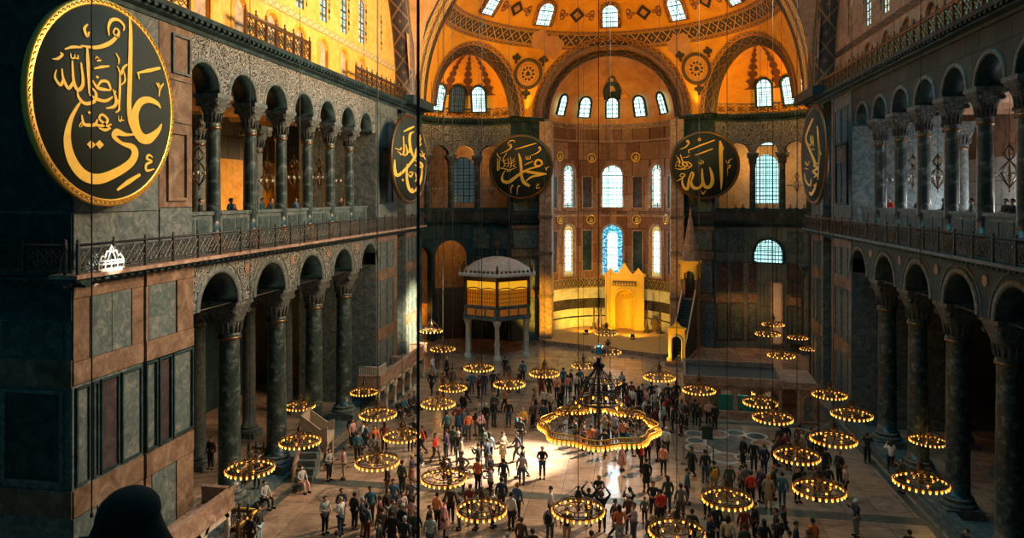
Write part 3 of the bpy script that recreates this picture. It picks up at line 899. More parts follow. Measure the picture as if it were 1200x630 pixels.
# the two large roundels
for az, px, py in ((0, 618, 86), (0, 817, 80)):
    d = ray(px, py); o0 = Vector((CX, 0, CH)); c0 = Vector((0, YE, ZE))
    k = 60.0
    for _ in range(60):
        e = (o0+d*k-c0).length-RE; k -= e*.5*(1 if True else 0)/max(.2, (o0+d*k-c0).normalized().dot(d))
    P0 = o0+d*k; nrm = (P0-c0).normalized()
    tg = Vector((0, 0, 1)).cross(nrm).normalized()*-1; up = nrm.cross(tg); up = up if up.z > 0 else -up
    mb = MB()
    def Q(u, v_, w_):
        p = P0+tg*u+up*v_
        return c0+(p-c0).normalized()*(RE-w_)
    for r0, r1, mt, w_ in ((0, .95, 1, .12), (.95, 1.25, 2, .13), (1.25, 1.62, 0, .14)):
        mb.grid(36, 1, lambda i, j: Q((r0+(r1-r0)*j)*math.cos(2*PI*i), (r0+(r1-r0)*j)*math.sin(2*PI*i), w_), mt, True, 10, 1, wrap=True)
    for q in range(10):
        t = 2*PI*q/10
        mb.face([Q(.62*math.cos(t)+.14*math.cos(x*PI/4), .62*math.sin(t)+.14*math.sin(x*PI/4), .16) for x in range(8)], 0)
    mb.face([Q(.25*math.cos(x*PI/5), .25*math.sin(x*PI/5), .16) for x in range(10)], 0)
    for cx, cy in ((-1.55, 1.45), (1.55, 1.45), (0, -2.1)):
        for u, v_, r in ((0, 0, .3), (.3, .1, .22), (-.3, .1, .22), (0, .36, .2), (0, -.4, .16)):
            mb.face([Q(cx+u+r*math.cos(x*PI/5), cy+v_+r*math.sin(x*PI/5), .12) for x in range(10)], 0)
    mb.build('mosaic_roundel', ['band_plain', 'scroll_red', 'gold_mosaic_dim'], semidome)

# arch rings around the openings of the semidome
def ring_mp(azc, rad):
    """vertical plane standing across the opening; w grows outwards"""
    rd = Vector((math.sin(azc), math.cos(azc), 0)); tg = Vector((math.cos(azc), -math.sin(azc), 0))
    return lambda u, z, w_: Vector((0, YE, 0))+rd*(rad+w_)+tg*u+Vector((0, 0, z))
def wrapped_ring(mb, azc, r0, r1, lift, depth, mt, us):
    rd = Vector((math.sin(azc), math.cos(azc), 0)); tg = Vector((math.cos(azc), -math.sin(azc), 0))
    def P(t, r, extra=0):
        a = -r*math.cos(t); b = r*math.sin(t)
        c = math.sqrt(max(0, (RE-lift)**2-a*a-b*b))+extra
        return Vector((0, YE, ZE))+rd*c+tg*a+Vector((0, 0, b))
    mb.grid(48, 1, lambda i, j: P(PI*i, r0+(r1-r0)*j), mt, True, us, 1)
    mb.grid(48, 1, lambda i, j: P(PI*i, r0, depth*j), mt, True, us, 1)
mb = MB()
wrapped_ring(mb, 0, AP_R-.10, AP_R+.28, .10, .3, 0, 25); wrapped_ring(mb, 0, AP_R-.55, AP_R-.08, .04, .8, 1, 25)
struct(mb.build('trim_apse_arch', ['band_red', 'marble_rose']))
for sg, nm in ((-1, 'left'), (1, 'right')):
    mb = MB()
    wrapped_ring(mb, sg*R(60), EX_R-.15, EX_R+.22, .10, .2, 0, 20); wrapped_ring(mb, sg*R(60), EX_R-.95, EX_R-.12, .04, .6, 1, 20)
    struct(mb.build('trim_%s_exedra_arch' % nm, ['band_red', 'band_plain']))

# apse: barrel soffit, conch, curved wall in tiers
AC, AR = 74.9, 6.95
mb = MB()
mb.grid(40, 2, lambda i, j: (-(7.25-.10*j)*math.cos(PI*i), 73.5+1.8*j, ZE-.1+(7.25-.10*j)*math.sin(PI*i)), 0, True, 22, 1)
mb.grid(40, 1, lambda i, j: (-(7.15-.75*j)*math.cos(PI*i), 75.3, ZE-.1+(7.15-.75*j)*math.sin(PI*i)), 1, True, 22, 1)
struct(mb.build('ceiling_apse_barrel', ['plaster_brick', 'band_plain']))
mb = MB()
mb.grid(48, 24, lambda i, j: (6.75*math.cos(PI/2*j)*math.sin(PI*(i-.5)), 75.2+6.75*math.cos(PI/2*j)*math.cos(PI*(i-.5)), ZE-.1+6.75*math.sin(PI/2*j)), 0)
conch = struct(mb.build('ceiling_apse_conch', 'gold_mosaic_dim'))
def conch_mp(C, r, az, z0, lean=.30):
    h = z0-(ZE-.1)
    n0 = Vector((math.sin(az)*math.sqrt(r*r-h*h), math.cos(az)*math.sqrt(r*r-h*h), 0))+Vector((C[0], C[1], z0))
    tg = Vector((math.cos(az), -math.sin(az), 0)); rd = Vector((math.sin(az), math.cos(az), 0))
    return lambda u, z, w_: n0+tg*u+Vector((0, 0, z-z0))+rd*(w_-.05-lean*max(0, z-z0))
for a in (-62, -30, 0, 30, 62):
    window(conch_mp((0, 75.2), 6.75, R(a), 23.6), 0, .62, 23.75, 25.2, -.35, 'glass_white', 'marble_dark', .20, (1, 3), .12)
# seated robed figure in mosaic, high in the conch
mb = MB()
def cm(u, v_, w_):
    el = R(24)+v_/6.75; a = u/(6.75*math.cos(el)); rr = 6.75-w_
    return (rr*math.cos(el)*math.sin(a), 75.2+rr*math.cos(el)*math.cos(a), ZE-.1+rr*math.sin(el))
def fig(P, mt, w_):
    c = (sum(p[0] for p in P)/len(P), sum(p[1] for p in P)/len(P))
    for a, b in zip(P, P[1:]+P[:1]): mb.face([cm(c[0], c[1], w_*.35), cm(a[0], a[1], w_*.35), cm(b[0], b[1], w_*.35)], mt)
fig([(-.95, 0), (.95, 0), (1.05, 1.1), (.75, 1.9), (.42, 2.3), (-.42, 2.3), (-.75, 1.9), (-1.05, 1.1)], 0, .55)
fig([(.38*math.cos(t*PI/6), 2.62+.45*math.sin(t*PI/6)) for t in range(12)], 0, .65)
fig([(.22*math.cos(t*PI/6), 2.58+.28*math.sin(t*PI/6)) for t in range(12)], 1, .72)
fig([(-.3, .6), (.3, .6), (.34, 1.3), (.1, 1.75), (-.2, 1.7)], 1, .62)
fig([(-1.9, .1), (-1.0, .1), (-1.0, .35), (-1.9, .3)], 2, .5); fig([(1.0, .1), (1.9, .1), (1.6, .7), (1.0, .5)], 2, .5)
mb.build('mosaic_figure', ['marble_dark', 'gold_mosaic_dim', 'gold_mosaic'], conch)
def ap_mp(u, z, w_):
    a = u/AR
    return Vector(((AR+w_)*math.sin(a), AC+(AR+w_)*math.cos(a), z))
UH = AR*PI/2
mb = MB()
wall_open(mb, ap_mp, -UH, UH, 0, 4.75, (), .5, 0, du=.7)
apw = struct(mb.build('wall_apse_dado', 'plaster_pale'))
mb = MB()
for z0, z1 in ((2.45, 3.55),): mb.grid(36, 1, lambda i, j: ap_mp(-UH+2*UH*i, z0+(z1-z0)*j, -.03), 0, True)
mb.build('brown_band', 'marble_purple', apw)
mb = MB()
for z in (1.5,): mb.grid(36, 1, lambda i, j: ap_mp(-UH+2*UH*i, z+.14*j, -.05), 0, True)
mb.build('string_course', 'marble_dark', apw)
mb = MB()
mb.grid(36, 1, lambda i, j: ap_mp(-UH+2*UH*i, 4.75+1.1*j, -.04), 0, True, 22, 1)
struct(mb.build('trim_apse_frieze', 'band_dado'))
mb = MB()
AW = [(-AR*R(43), .74), (0, 1.12), (AR*R(43), .74)]
wall_open(mb, ap_mp, -UH, UH, 4.75, 12.8, [(u, h, 6.15, 11.9-h-.15) for u, h in AW], .6, 0, 1, du=.7, n=14)
wall_open(mb, ap_mp, -UH, UH, 12.8, 22.6, [(u, h, 13.75, 18.4-h) for u, h in AW], .6, 0, 1, du=.7, n=14)
struct(mb.build('wall_apse', ['revetment_apse', 'marble_brown']))
for (u, h) in AW:
    c = abs(u) < .1
    window(ap_mp, u, h, 6.15, 11.75-h, .25, 'glass_bright', 'marble_rose', .22, (0, 4), .30, pane2='glass_blue' if c else 'glass_amber')
    window(ap_mp, u, h, 13.75, 18.4-h, .25, 'glass_white' if c else 'glass_bright', 'marble_rose', .22, (2, 5) if c else (1, 4), .30, pane2=None if c else 'glass_side')
mb = MB()
for u in (-2.9, 2.9):
    panel(mb, ap_mp, u-.65, u+.65, 6.6, 11.2, 2, .06, .1, 1); panel(mb, ap_mp, u-.65, u+.65, 13.6, 17.2, 0, .06, .1, 1)
for u in (-7.6, 7.6, -8.9, 8.9):
    panel(mb, ap_mp, u-.5, u+.5, 6.6, 11.2, 0, .06, .1, 1); panel(mb, ap_mp, u-.5, u+.5, 13.6, 17.2, 2, .06, .1, 1)
struct(mb.build('trim_apse_panels', ['marble_purple', 'marble_rose', 'marble_dark']))
mb = MB(); cornice(mb, ap_mp, -UH, UH, 23.0, .55, .45, 0, .7); cornice(mb, ap_mp, -UH, UH, 12.95, .25, .16, 0, .7)
cornice(mb, ap_mp, -UH, UH, 21.2, .2, .12, 0, .7)
struct(mb.build('trim_apse_cornice', 'marble_rose'))
# floor of the apse, turned a little to the right
mb = MB()
P = [(-7.4, 73.9), (-6.6, 72.6), (4.7, 68.0), (7.4, 68.6), (7.2, 82), (-7.2, 82)]
mb.face([(x, y, .42) for x, y in P], 0)
for (a, b), (c, d) in zip(P, P[1:]+P[:1]):
    mb.face([(a, b, 0), (c, d, 0), (c, d, .30), (a, b, .30)], 1); mb.face([(a, b, .30), (c, d, .30), (c, d, .42), (a, b, .42)], 1)
struct(mb.build('floor_apse', ['carpet_ochre', 'marble_rose']))

# shoulders beside the apse and the exedras
EXC, EXR = (13.25, 68.15), 6.2
for s, nm in SIDES:
    A, B = Vector((s*6.95, 74.9, 0)), Vector((s*10.2, 73.5, 0))
    d = (B-A); L = d.length; d.normalize(); nv = Vector((-d.y, d.x, 0)); nv = nv if nv.y > 0 else -nv
    shm = lambda u, z, w_: A+d*u+nv*w_+Vector((0, 0, z))
    mb = MB(); wall_open(mb, shm, 0, L, 0, 23, (), 1.4, 4)
    for z0, z1, m in ((0, 4.4, 5), (4.5, 5.3, 0), (8.7, 9.5, 0), (11.6, 12.3, 0), (19.8, 20.6, 0)): panel(mb, shm, .1, L-.1, z0, z1, m)
    for z0, z1 in ((5.4, 8.6), (9.6, 11.5), (13.0, 16), (16.2, 19.6)): panel(mb, shm, .3, L-.3, z0, z1, 1, .06, .12, 0)
    struct(mb.build('wall_%s_shoulder' % nm, PM))
    def ex_mp(u, z, w_, s=s):
        t = R(60)-u/EXR
        return Vector((s*(EXC[0]+(EXR+w_)*math.sin(t)), EXC[1]+(EXR+w_)*math.cos(t), z))
    U = lambda deg: EXR*R(deg)
    mb = MB()
    lows = [(U(a), h, 0, 8.6) for a, h in (((-62, 1.75), (-3, 1.25), (28, 1.75)) if s < 0 else ((-62, 1.75), (-14, 1.75)))]
    wall_open(mb, ex_mp, U(-88), U(90), 0, ZG-.1, lows, .9, 0, 1, du=.8)
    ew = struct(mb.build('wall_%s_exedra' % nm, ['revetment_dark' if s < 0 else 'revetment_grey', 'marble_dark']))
    mb = MB()
    for a0, a1 in ((50, 66), (70, 86)) if s < 0 else ((8, 24), (50, 58), (62, 74), (76, 88)):
        panel(mb, ex_mp, U(a0), U(a1), 5.5, 8.6, 3, .05, .1, 2); panel(mb, ex_mp, U(a0), U(a1), .8, 4.4, 2, .05, .1, 3); panel(mb, ex_mp, U(a0), U(a1), 9.5, 11.6, 2, .05)
        panel(mb, ex_mp, U(a0), U(a1), 4.5, 5.3, 0, .04)
    mb.build('marble_panel', PM, ew)
    mb = MB()
    ups = [(U(a), 1.02, 0, 19.25) for a in (-56.5, -32, -7.5, 17, 41.5, 66)]
    wall_open(mb, ex_mp, U(-88), U(90), 19.2, 22.9, ups, .8, 0, 1, du=.8)
    struct(mb.build('wall_%s_exedra_gallery' % nm, ['carved_marble', 'marble_dark']))
    mb = MB()
    cornice(mb, ex_mp, U(-90), U(90), ZG, .5, .45, 0, .8); cornice(mb, ex_mp, U(-90), U(90), 23.05, .7, .5, 0, .8)
    cornice(mb, shm, 0, L, ZG, .5, .45); cornice(mb, shm, 0, L, 23.05, .7, .5)
    struct(mb.build('trim_%s_exedra_cornice' % nm, 'marble_dark'))
    mb = MB()
    wall_open(mb, lambda u, z, w_: ex_mp(u, z, w_+.1), U(-88), U(90), ZG-.1, 13.75, (), .25, 0, du=.8)
    struct(mb.build('trim_%s_exedra_parapet' % nm, 'marble_dark'))
    # floor and back wall of the exedra gallery
    mb = MB(); mb.box((min(s*8.2, s*26), 62.8, ZG-.5), (max(s*8.2, s*26), 86, ZG-.2), 0, None)
    mb2 = MB(); mb2.grid(30, 1, lambda i, j: ex_mp(U(-88+178*i), ZG-.15, .02+4.5*j), 0, False)
    struct(mb2.build('floor_%s_exedra_gallery' % nm, 'marble_dark'))
    bk = lambda u, z, w_, s=s: Vector((s*u, 79.5+w_, z))
    mb = MB()
    ctr = on_y(543 if s < 0 else 898, 210, 79.5).x*s
    wall_open(mb, bk, 7.6, 26, ZG-.1, 23.2, [(ctr, 1.28, 14.2, 18.1)], .6, 0, 1)
    struct(mb.build('wall_%s_exedra_back' % nm, ['plaster_pale' if s > 0 else 'plaster_worn', 'marble_dark']))
    window(bk, ctr, 1.28, 14.2, 18.1, .2, 'glass_grid' if s > 0 else 'glass_dim', 'marble_dark', .14, (3, 5), .1)
    mb = MB()
    wall_open(mb, bk, 7.6, 26, 0, ZG-.15, (), .6, 0)
    struct(mb.build('wall_%s_exedra_aisle' % nm, 'plaster_worn'))
    # conch of the exedra with its windows
    CE = (s*EXC[0], EXC[1]); rc = 5.95
    mb = MB()
    mb.grid(48, 22, lambda i, j: (CE[0]+s*rc*math.cos(PI/2*j)*math.sin(R(60)-PI*(i-.5)), CE[1]+rc*math.cos(PI/2*j)*math.cos(R(60)-PI*(i-.5)), ZE-.1+rc*math.sin(PI/2*j)), 0)
    ec = struct(mb.build('ceiling_%s_exedra_conch' % nm, 'gold_mosaic'))
    azs = [60-x for x in (2, 27, 52)] if s < 0 else [60-x for x in (8, 40)]+[60-64]
    azs = {-1: [51, 28, 3], 1: [44, 17, 66]}[s]
    for q, az in enumerate(azs):
        m_ = conch_mp(CE, rc, s*R(az), 23.6)
        window(m_, 0, .66, 23.75, 25.55, -.30, 'glass_dim' if (s < 0 and q == 1) else 'glass_white', 'marble_dark', .2, (2, 3), .12)
    for az in [a-12 for a in azs]+[azs[0]+14]:
        mb = MB()
        def strip(i, j):
            el = R(24+56*i); wd = (.085+.045*math.cos(i*44)+.02*math.cos(i*97))*(1-.4*i)
            a = s*(R(az)+wd*(j-.5)*2)
            rr = rc-.12
            return (CE[0]+rr*math.cos(el)*math.sin(a), CE[1]+rr*math.cos(el)*math.cos(a), ZE-.1+rr*math.sin(el))
        mb.grid(28, 1, strip, 0, True, 10, 1)
        mb.build('mosaic_garland', 'garland_dark', ec)
# window low in the right exedra
ex_r = lambda u, z, w_: Vector(((EXC[0]+(EXR+w_)*math.sin(R(60)-u/EXR)), EXC[1]+(EXR+w_)*math.cos(R(60)-u/EXR), z))
window(ex_r, EXR*R(40), 1.35, 8.5, 9.35, -.05, 'glass_grid', 'marble_dark', .25, (4, 4), .12)
m_ = lambda u, z, w_: Vector((u, 79.45+w_, z))
c_ = on_y(898, 168, 79.45)
window(m_, c_.x, .68, 20.35, 20.6, -.02, 'glass_white', 'marble_dark', .1, (0, 0), .06)
mb = MB()
panel(mb, ex_r, EXR*R(27), EXR*R(38), .5, 6.6, 0, .12, .12, 1)
struct(mb.build('door_1', ['stone_pale', 'marble_rose']))
mb = MB()
panel(mb, ex_r, EXR*R(8), EXR*R(20), .3, 6.9, 0, .04, .2, 1)  # black sheet painted in for the darkness of an open doorway
struct(mb.build('dark_doorway', ['cable_black', 'marble_dark']))
# jambs of the apse opening
for s, nm in SIDES:
    mb = MB(); mb.box((min(s*5.95, s*7.2), 73.4, 0), (max(s*5.95, s*7.2), 75.2, 22.6), 1)
    for z in (4.6, 9.0, 12.7, 17.5): mb.box((min(s*5.88, s*7.3), 73.3, z), (max(s*5.88, s*7.3), 75.2, z+.3), 0)
    struct(mb.build('wall_%s_apse_jamb' % nm, ['marble_brown', 'marble_rose']))
# wooden screen in the left exedra arch
mb = MB()
t0 = R(60-28)
for k in range(9):
    f = (k-4)*.40
    mb.box((-.19, -.04, 0), (.19, .04, 5.4), 0, Matrix.Translation((-(EXC[0]+(EXR+.5)*math.sin(t0)), EXC[1]+(EXR+.5)*math.cos(t0), 0)) @ Matrix.Rotation(t0, 4, 'Z') @ Matrix.Translation((f, 0, 0)))
struct(mb.build('wall_left_exedra_screen', 'timber_dark'))
# doorway with a lit wall beyond, left of the kiosk
mb = MB()
mb.box((-20.1, 73.6, 1.3), (-19.0, 73.75, 3.7)); mb.box((-18.1, 73.6, 1.3), (-17.5, 73.75, 3.6))
struct(mb.build('trim_lit_panels', 'plaster_ochre'))
# ================================================================== COLUMNS
def loft_capital(r0, hw, z0, z1, seg=32, mat=0):
    mb = MB()
    rows = 8
    def P(i, j):
        t = 2*PI*i
        k = min(1, j/.80)
        e = 2+8*k**2
        c, s_ = math.cos(t), math.sin(t)
        sq = (abs(c)**e+abs(s_)**e)**(-1/e)
        prof = r0*1.03+(hw-r0)*(.25*k+.75*k**2.2)
        if j > .82: prof = hw*1.04
        r = prof*(sq if k > 0 else 1)
        return (r*c, r*s_, z0+(z1-z0)*j)
    mb.grid(seg, 14, P, mat, True, 1, 1, wrap=True)
    mb.box((-hw*1.05, -hw*1.05, z1-.14*(z1-z0)), (hw*1.05, hw*1.05, z1), 1)
    for sx in (-1, 1):
        for sy in (-1, 1):     # corner volutes
            c = Vector((sx*hw*.80, sy*hw*.80, z0+(z1-z0)*.66))
            tg = Vector((-sy*sx, 1, 0)).normalized() if False else Vector((sx, -sy, 0)).normalized()
            mb.tube([c-tg*hw*.16, c+tg*hw*.16], hw*.19, 10, 0)
    for k in range(16):         # leaf tips
        t = 2*PI*k/16
        r = r0*1.03+(hw-r0)*.30
        mb.tube([(r*math.cos(t)*.93, r*math.sin(t)*.93, z0+.05*(z1-z0)), (r*math.cos(t)*1.02, r*math.sin(t)*1.02, z0+.34*(z1-z0)), (r*math.cos(t)*1.16, r*math.sin(t)*1.16, z0+.40*(z1-z0))], [.06*r0*2, .05*r0*2, .01], 5, 0)
    return mb
def make_column(zb, zt, r, hw, hcap, hbase, shaft='marble_column', cap='carved_capital', bm_='marble_grey'):
    root = empty('column')
    mb = MB(); p = r*1.55
    mb.box((-p, -p, zb), (p, p, zb+hbase*.5))
    z = zb+hbase*.5
    h = hbase*.5
    mb.lathe([(r*1.45, z), (r*1.52, z+h*.2), (r*1.45, z+h*.42), (r*1.18, z+h*.5), (r*1.16, z+h*.65), (r*1.3, z+h*.75), (r*1.28, z+h*.92), (r*1.06, z+h)], 28)
    mb.build('base', bm_, root)
    mb = MB(); z0, z1 = zb+hbase, zt-hcap
    prof = [(r*1.10, z0), (r*1.02, z0+.12)]+[(r*(1.0-.10*(i/10)**1.6), z0+.12+(z1-z0-.3)*i/10) for i in range(11)]+[(r*.98, z1-.14), (r*1.02, z1-.08), (r*.95, z1)]
    mb.lathe(prof, 28)
    mb.build('shaft', shaft, root)
    mb = MB(); mb.lathe([(r*.92, z1-.28), (r*1.06, z1-.24), (r*1.06, z1-.16), (r*.93, z1-.12)], 24)
    mb.build('necking_ring', 'bronze', root)
    loft_capital(r*.92, hw, z1, zt).build('capital', [cap, 'marble_grey'], root)
    return root
ORD = ['nearest', 'second', 'third', 'farthest']
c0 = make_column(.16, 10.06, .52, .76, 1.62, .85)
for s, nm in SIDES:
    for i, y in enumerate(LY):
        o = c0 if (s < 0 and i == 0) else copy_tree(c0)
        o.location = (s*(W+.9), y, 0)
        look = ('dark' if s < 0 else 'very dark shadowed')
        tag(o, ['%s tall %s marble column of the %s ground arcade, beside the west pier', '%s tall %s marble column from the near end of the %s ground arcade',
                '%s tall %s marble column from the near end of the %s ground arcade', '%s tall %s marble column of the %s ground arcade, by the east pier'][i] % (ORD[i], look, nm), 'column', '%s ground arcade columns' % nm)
c1 = make_column(ZG-.02, 19.56, .33, .58, 1.30, .95, bm_='marble_brown')
O6 = ['first', 'second', 'third', 'fourth', 'fifth', 'sixth']
for s, nm in SIDES:
    for i, y in enumerate(GY):
        o = c1 if (s < 0 and i == 0) else copy_tree(c1)
        o.location = (s*(W+.58), y, 0)
        tag(o, '%s slender green marble column from the near end of the %s gallery arcade' % (O6[i], nm), 'column', '%s gallery arcade columns' % nm)
# inner columns standing in the aisles and galleries
c2 = make_column(.0, 9.2, .40, .66, 1.2, .7, 'marble_grey')
first = True
for s, nm in SIDES:
    for i, y in enumerate((31.0, 36.6, 42.0, 47.0)):
        o = c2 if first else copy_tree(c2); first = False
        o.location = (s*(21.6), y, 0)
        tag(o, '%s grey column from the near end inside the dark %s aisle' % (O6[i], nm), 'column', '%s aisle columns' % nm)
c3 = make_column(13.15, 19.2, .42, .72, 1.3, .7, 'marble_grey')
first = True
for s, nm in SIDES:
    for i, y in enumerate((35.0, 41.0) if s < 0 else (37.0, 45.0)):
        o = c3 if first else copy_tree(c3); first = False
        o.location = (s*(20.6), y, 0)
        tag(o, '%s thick pale column behind the %s gallery arcade' % (('nearer', 'farther')[i], nm), 'column', '%s inner gallery columns' % nm)
# columns of the two exedras
c4 = make_column(ZG-.02, 19.25, .30, .52, 1.1, .9)
first = True
for s, nm in SIDES:
    for i, a in enumerate((4.8, 29.3, 53.8)):
        t = R(60-a)
        o = c4 if first else copy_tree(c4); first = False
        o.location = (s*(EXC[0]+(EXR+.4)*math.sin(t)), EXC[1]+(EXR+.4)*math.cos(t), 0)
        o.rotation_euler = (0, 0, -s*t)
        pl = {0: 'outer', 1: 'middle', 2: 'inner'}[i]
        tag(o, '%s dark column of the %s exedra gallery at the far end' % (pl, nm), 'column', '%s exedra gallery columns' % nm)
c5 = make_column(0, 8.6, .45, .75, 1.4, .8, 'marble_purple'); t = R(53)
c5.location = (EXC[0]+(EXR+.45)*math.sin(t), EXC[1]+(EXR+.45)*math.cos(t), 0)
tag(c5, 'dark purple column at ground level in the right exedra', 'column')

# iron tie rods across the ground arches
mb = MB(); mb.tube([(0, -1.55, 0), (0, 1.55, 0)], .03, 6)
tr = mb.build('tie_rod', 'iron_grille')
OA = ['first', 'second', 'third', 'fourth', 'fifth']
for s, nm in SIDES:
    for i, y in enumerate(LA):
        o = tr if (s < 0 and i == 0) else share(tr)
        o.location = (s*(W+.35), y, 10.02)
        tag(o, 'thin tie rod across the %s arch from the near end, %s ground arcade' % (OA[i], nm), 'tie rod', 'tie rods of the %s ground arcade' % nm)

# ================================================================== RAILINGS
def iron_panel():
    """1.65 m of openwork iron lattice, unit along x from 0 to 1"""
    mb = MB(); L = 1.65; r = .016
    def T(P, rr=r): mb.tube([(x/L, 0, z) for x, z in P], rr, 4)
    for z in (.10, .20, .82): T([(0, z), (L, z)], .02)
    n = 3
    for k in range(n):
        a, b = L*k/n, L*(k+1)/n; c = (a+b)/2
        T([(a, .2), (b, .82)]); T([(b, .2), (a, .82)]); T([(c, .2), (a, .51), (c, .82), (b, .51), (c, .2)])
        T([(a, .2), (a, .82)])
        T([(c+.13*math.cos(t*PI/5), .51+.13*math.sin(t*PI/5)) for t in range(11)])
        T([(c+.06*math.cos(t*PI/4), .15+.045*math.sin(t*PI/4)) for t in range(9)])
    # tubes squash along x when the unit panel is stretched; give them depth
    return mb
def iron_post():
    mb = MB()
    mb.box((-.045, -.045, 0), (.045, .045, 1.02))
    mb.lathe([(.0, 1.16), (.03, 1.14), (.055, 1.09), (.03, 1.04), (.05, 1.02), (.05, 1.0)], 10)
    mb.tube([(0, 0, .9), (0, .16, .5), (0, .26, 0)], .015, 4)
    return mb
def stone_panel():
    mb = MB()
    mb.box((0, -.05, 0), (1, .05, .14)); mb.box((0, -.05, .86), (1, .05, 1.0))
    def T(P): mb.tube([(x, 0, z) for x, z in P], .03, 4)
    T([(0, .14), (1, .86)]); T([(1, .14), (0, .86)]); T([(.5, .14), (.12, .5), (.5, .86), (.88, .5), (.5, .14)])
    T([(.5+.17*math.cos(t*PI/5), .5+.17*math.sin(t*PI/5)) for t in range(11)])
    return mb
def stone_post():
    mb = MB()
    mb.box((-.06, -.06, 0), (.06, .06, 1.08))
    mb.lathe([(.0, 1.30), (.035, 1.28), (.06, 1.22), (.035, 1.15), (.06, 1.11), (.06, 1.08)], 10)
    return mb
PROTO = {}
def proto(key, fn, mats):
    if key not in PROTO:
        o = fn().build('post' if 'post' in key else 'lattice_panel', mats)
        PROTO[key] = o.data
        bpy.data.objects.remove(o)
    return PROTO[key]
def railing(name, pts, bay, kp, kq, fp, fq, mats, label, rail_h=None, sc=1.0, matr='iron', railw=.05, endpost=True):
    pts = [Vector(p) for p in pts]
    root = empty(name, pts[0])
    tag(root, label, 'railing')
    mp_, mq = proto(kp, fp, mats), proto(kq, fq, mats)
    o0 = pts[0]
    mb = MB()
    for a, b in zip(pts, pts[1:]):
        L = (b-a).length; n = max(1, round(L/bay)); rz = math.atan2(b.y-a.y, b.x-a.x)
        for k in range(n):
            p = bpy.data.objects.new('lattice_panel', mp_); COL.objects.link(p); p.parent = root
            p.location = a-o0+(b-a)*k/n; p.rotation_euler = (0, 0, rz); p.scale = (L/n, 1, sc)
            q = bpy.data.objects.new('post', mq); COL.objects.link(q); q.parent = root
            q.location = a-o0+(b-a)*k/n; q.rotation_euler = (0, 0, rz); q.scale = (1, 1, sc)
        h = (rail_h or .95)*sc
        mb.tube([a-o0+Vector((0, 0, h)), b-o0+Vector((0, 0, h))], railw, 6)
    q = bpy.data.objects.new('post', mq); COL.objects.link(q); q.parent = root
    q.location = pts[-1]-o0; q.scale = (1, 1, sc)
    mb.build('handrail', matr, root)
    return root
IR = dict(kp='iron', kq='iron_post', fp=iron_panel, fq=iron_post, mats='iron_grille')
railing('iron_railing', [(-W+.5, 20.75, ZG), (-W+.5, 60.3, ZG)], 1.65, label='long wrought iron lattice railing along the left gallery ledge', **IR)
railing('iron_railing', [(-W+.12, 20.66, ZG), (-W-6, 20.66, ZG)], 1.65, label='dark iron lattice railing turning the corner at the left picture edge', **IR)
railing('iron_railing', [(W-.5, 22, ZG), (W-.5, 60.3, ZG)], 1.65, label='long shadowed iron lattice railing along the right gallery ledge', **IR)
for s, nm in SIDES:
    pts = []
    for a in range(-60, 91, 15):
        t = R(60-a); pts.append((s*(EXC[0]+(EXR-.35)*math.sin(t)), EXC[1]+(EXR-.35)*math.cos(t), ZG))
    pts.append((s*7.2, 74.45, ZG))
    railing('iron_railing', pts, 1.7, label='iron lattice railing curving round the %s exedra beneath the round board' % nm, **IR)
# crest added for the patch of sun on the railing, brightness in its white
cr = empty('sunlit_crest', (-W+.56, 22.2, ZG)); tag(cr, 'added white openwork crest where sun strikes the left gallery railing near its corner', 'ornament')
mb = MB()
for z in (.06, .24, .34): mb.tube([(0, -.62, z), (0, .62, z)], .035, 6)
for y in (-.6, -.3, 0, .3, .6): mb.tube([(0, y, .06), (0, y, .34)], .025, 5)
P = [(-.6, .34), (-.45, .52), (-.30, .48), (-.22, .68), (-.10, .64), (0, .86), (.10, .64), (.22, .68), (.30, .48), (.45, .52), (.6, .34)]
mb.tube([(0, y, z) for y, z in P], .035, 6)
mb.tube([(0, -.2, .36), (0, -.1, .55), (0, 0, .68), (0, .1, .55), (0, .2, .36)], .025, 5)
mb.build('openwork', 'sunlit_white', cr)
mb = MB(); mb.box((-.05, -.55, -.13), (.06, .45, .05)); mb.build('base_block', 'sunlit_white', cr)
ST = dict(kp='stone', kq='stone_post', fp=stone_panel, fq=stone_post, rail_h=1.0, railw=.06)
yl = lambda x: on_x(x, 60, -W+.35).y
railing('balustrade', [(-W+.3, 22.6, ZC), (-W+.3, 27.0, ZC)], 1.0, mats='bronze', sc=1.0, label='short openwork bronze balustrade above the large left board', matr='bronze', **ST)
railing('balustrade', [(-W+.3, 31.4, ZC), (-W+.3, 38.3, ZC)], 1.0, mats='bronze', sc=1.15, label='openwork bronze balustrade on the left upper cornice, below the blind niches', matr='bronze', **ST)
railing('balustrade', [(-W+.3, 45.3, ZC), (-W+.3, 60.2, ZC)], 1.0, mats='iron', sc=1.05, label='dark openwork balustrade on the left upper cornice, towards the east pier', **ST)
railing('balustrade', [(W-.3, 28.0, ZC), (W-.3, 60.2, ZC)], .9, mats='iron', sc=1.05, label='long dark balustrade with knobbed posts on the right upper cornice', **ST)
for s, nm in SIDES:
    pts = []
    for a in range(-60, 91, 10):
        t = R(60-a); pts.append((s*(EXC[0]+(EXR-.3)*math.sin(t)), EXC[1]+(EXR-.3)*math.cos(t), 23.07))
    pts.append((s*8.3, 74.2, 23.07))
    railing('balustrade', pts, 1.0, mats='bronze' if s > 0 else 'iron', sc=1.0, matr='bronze' if s > 0 else 'iron', label='openwork balustrade on the cornice beneath the %s exedra half dome' % nm, **ST)

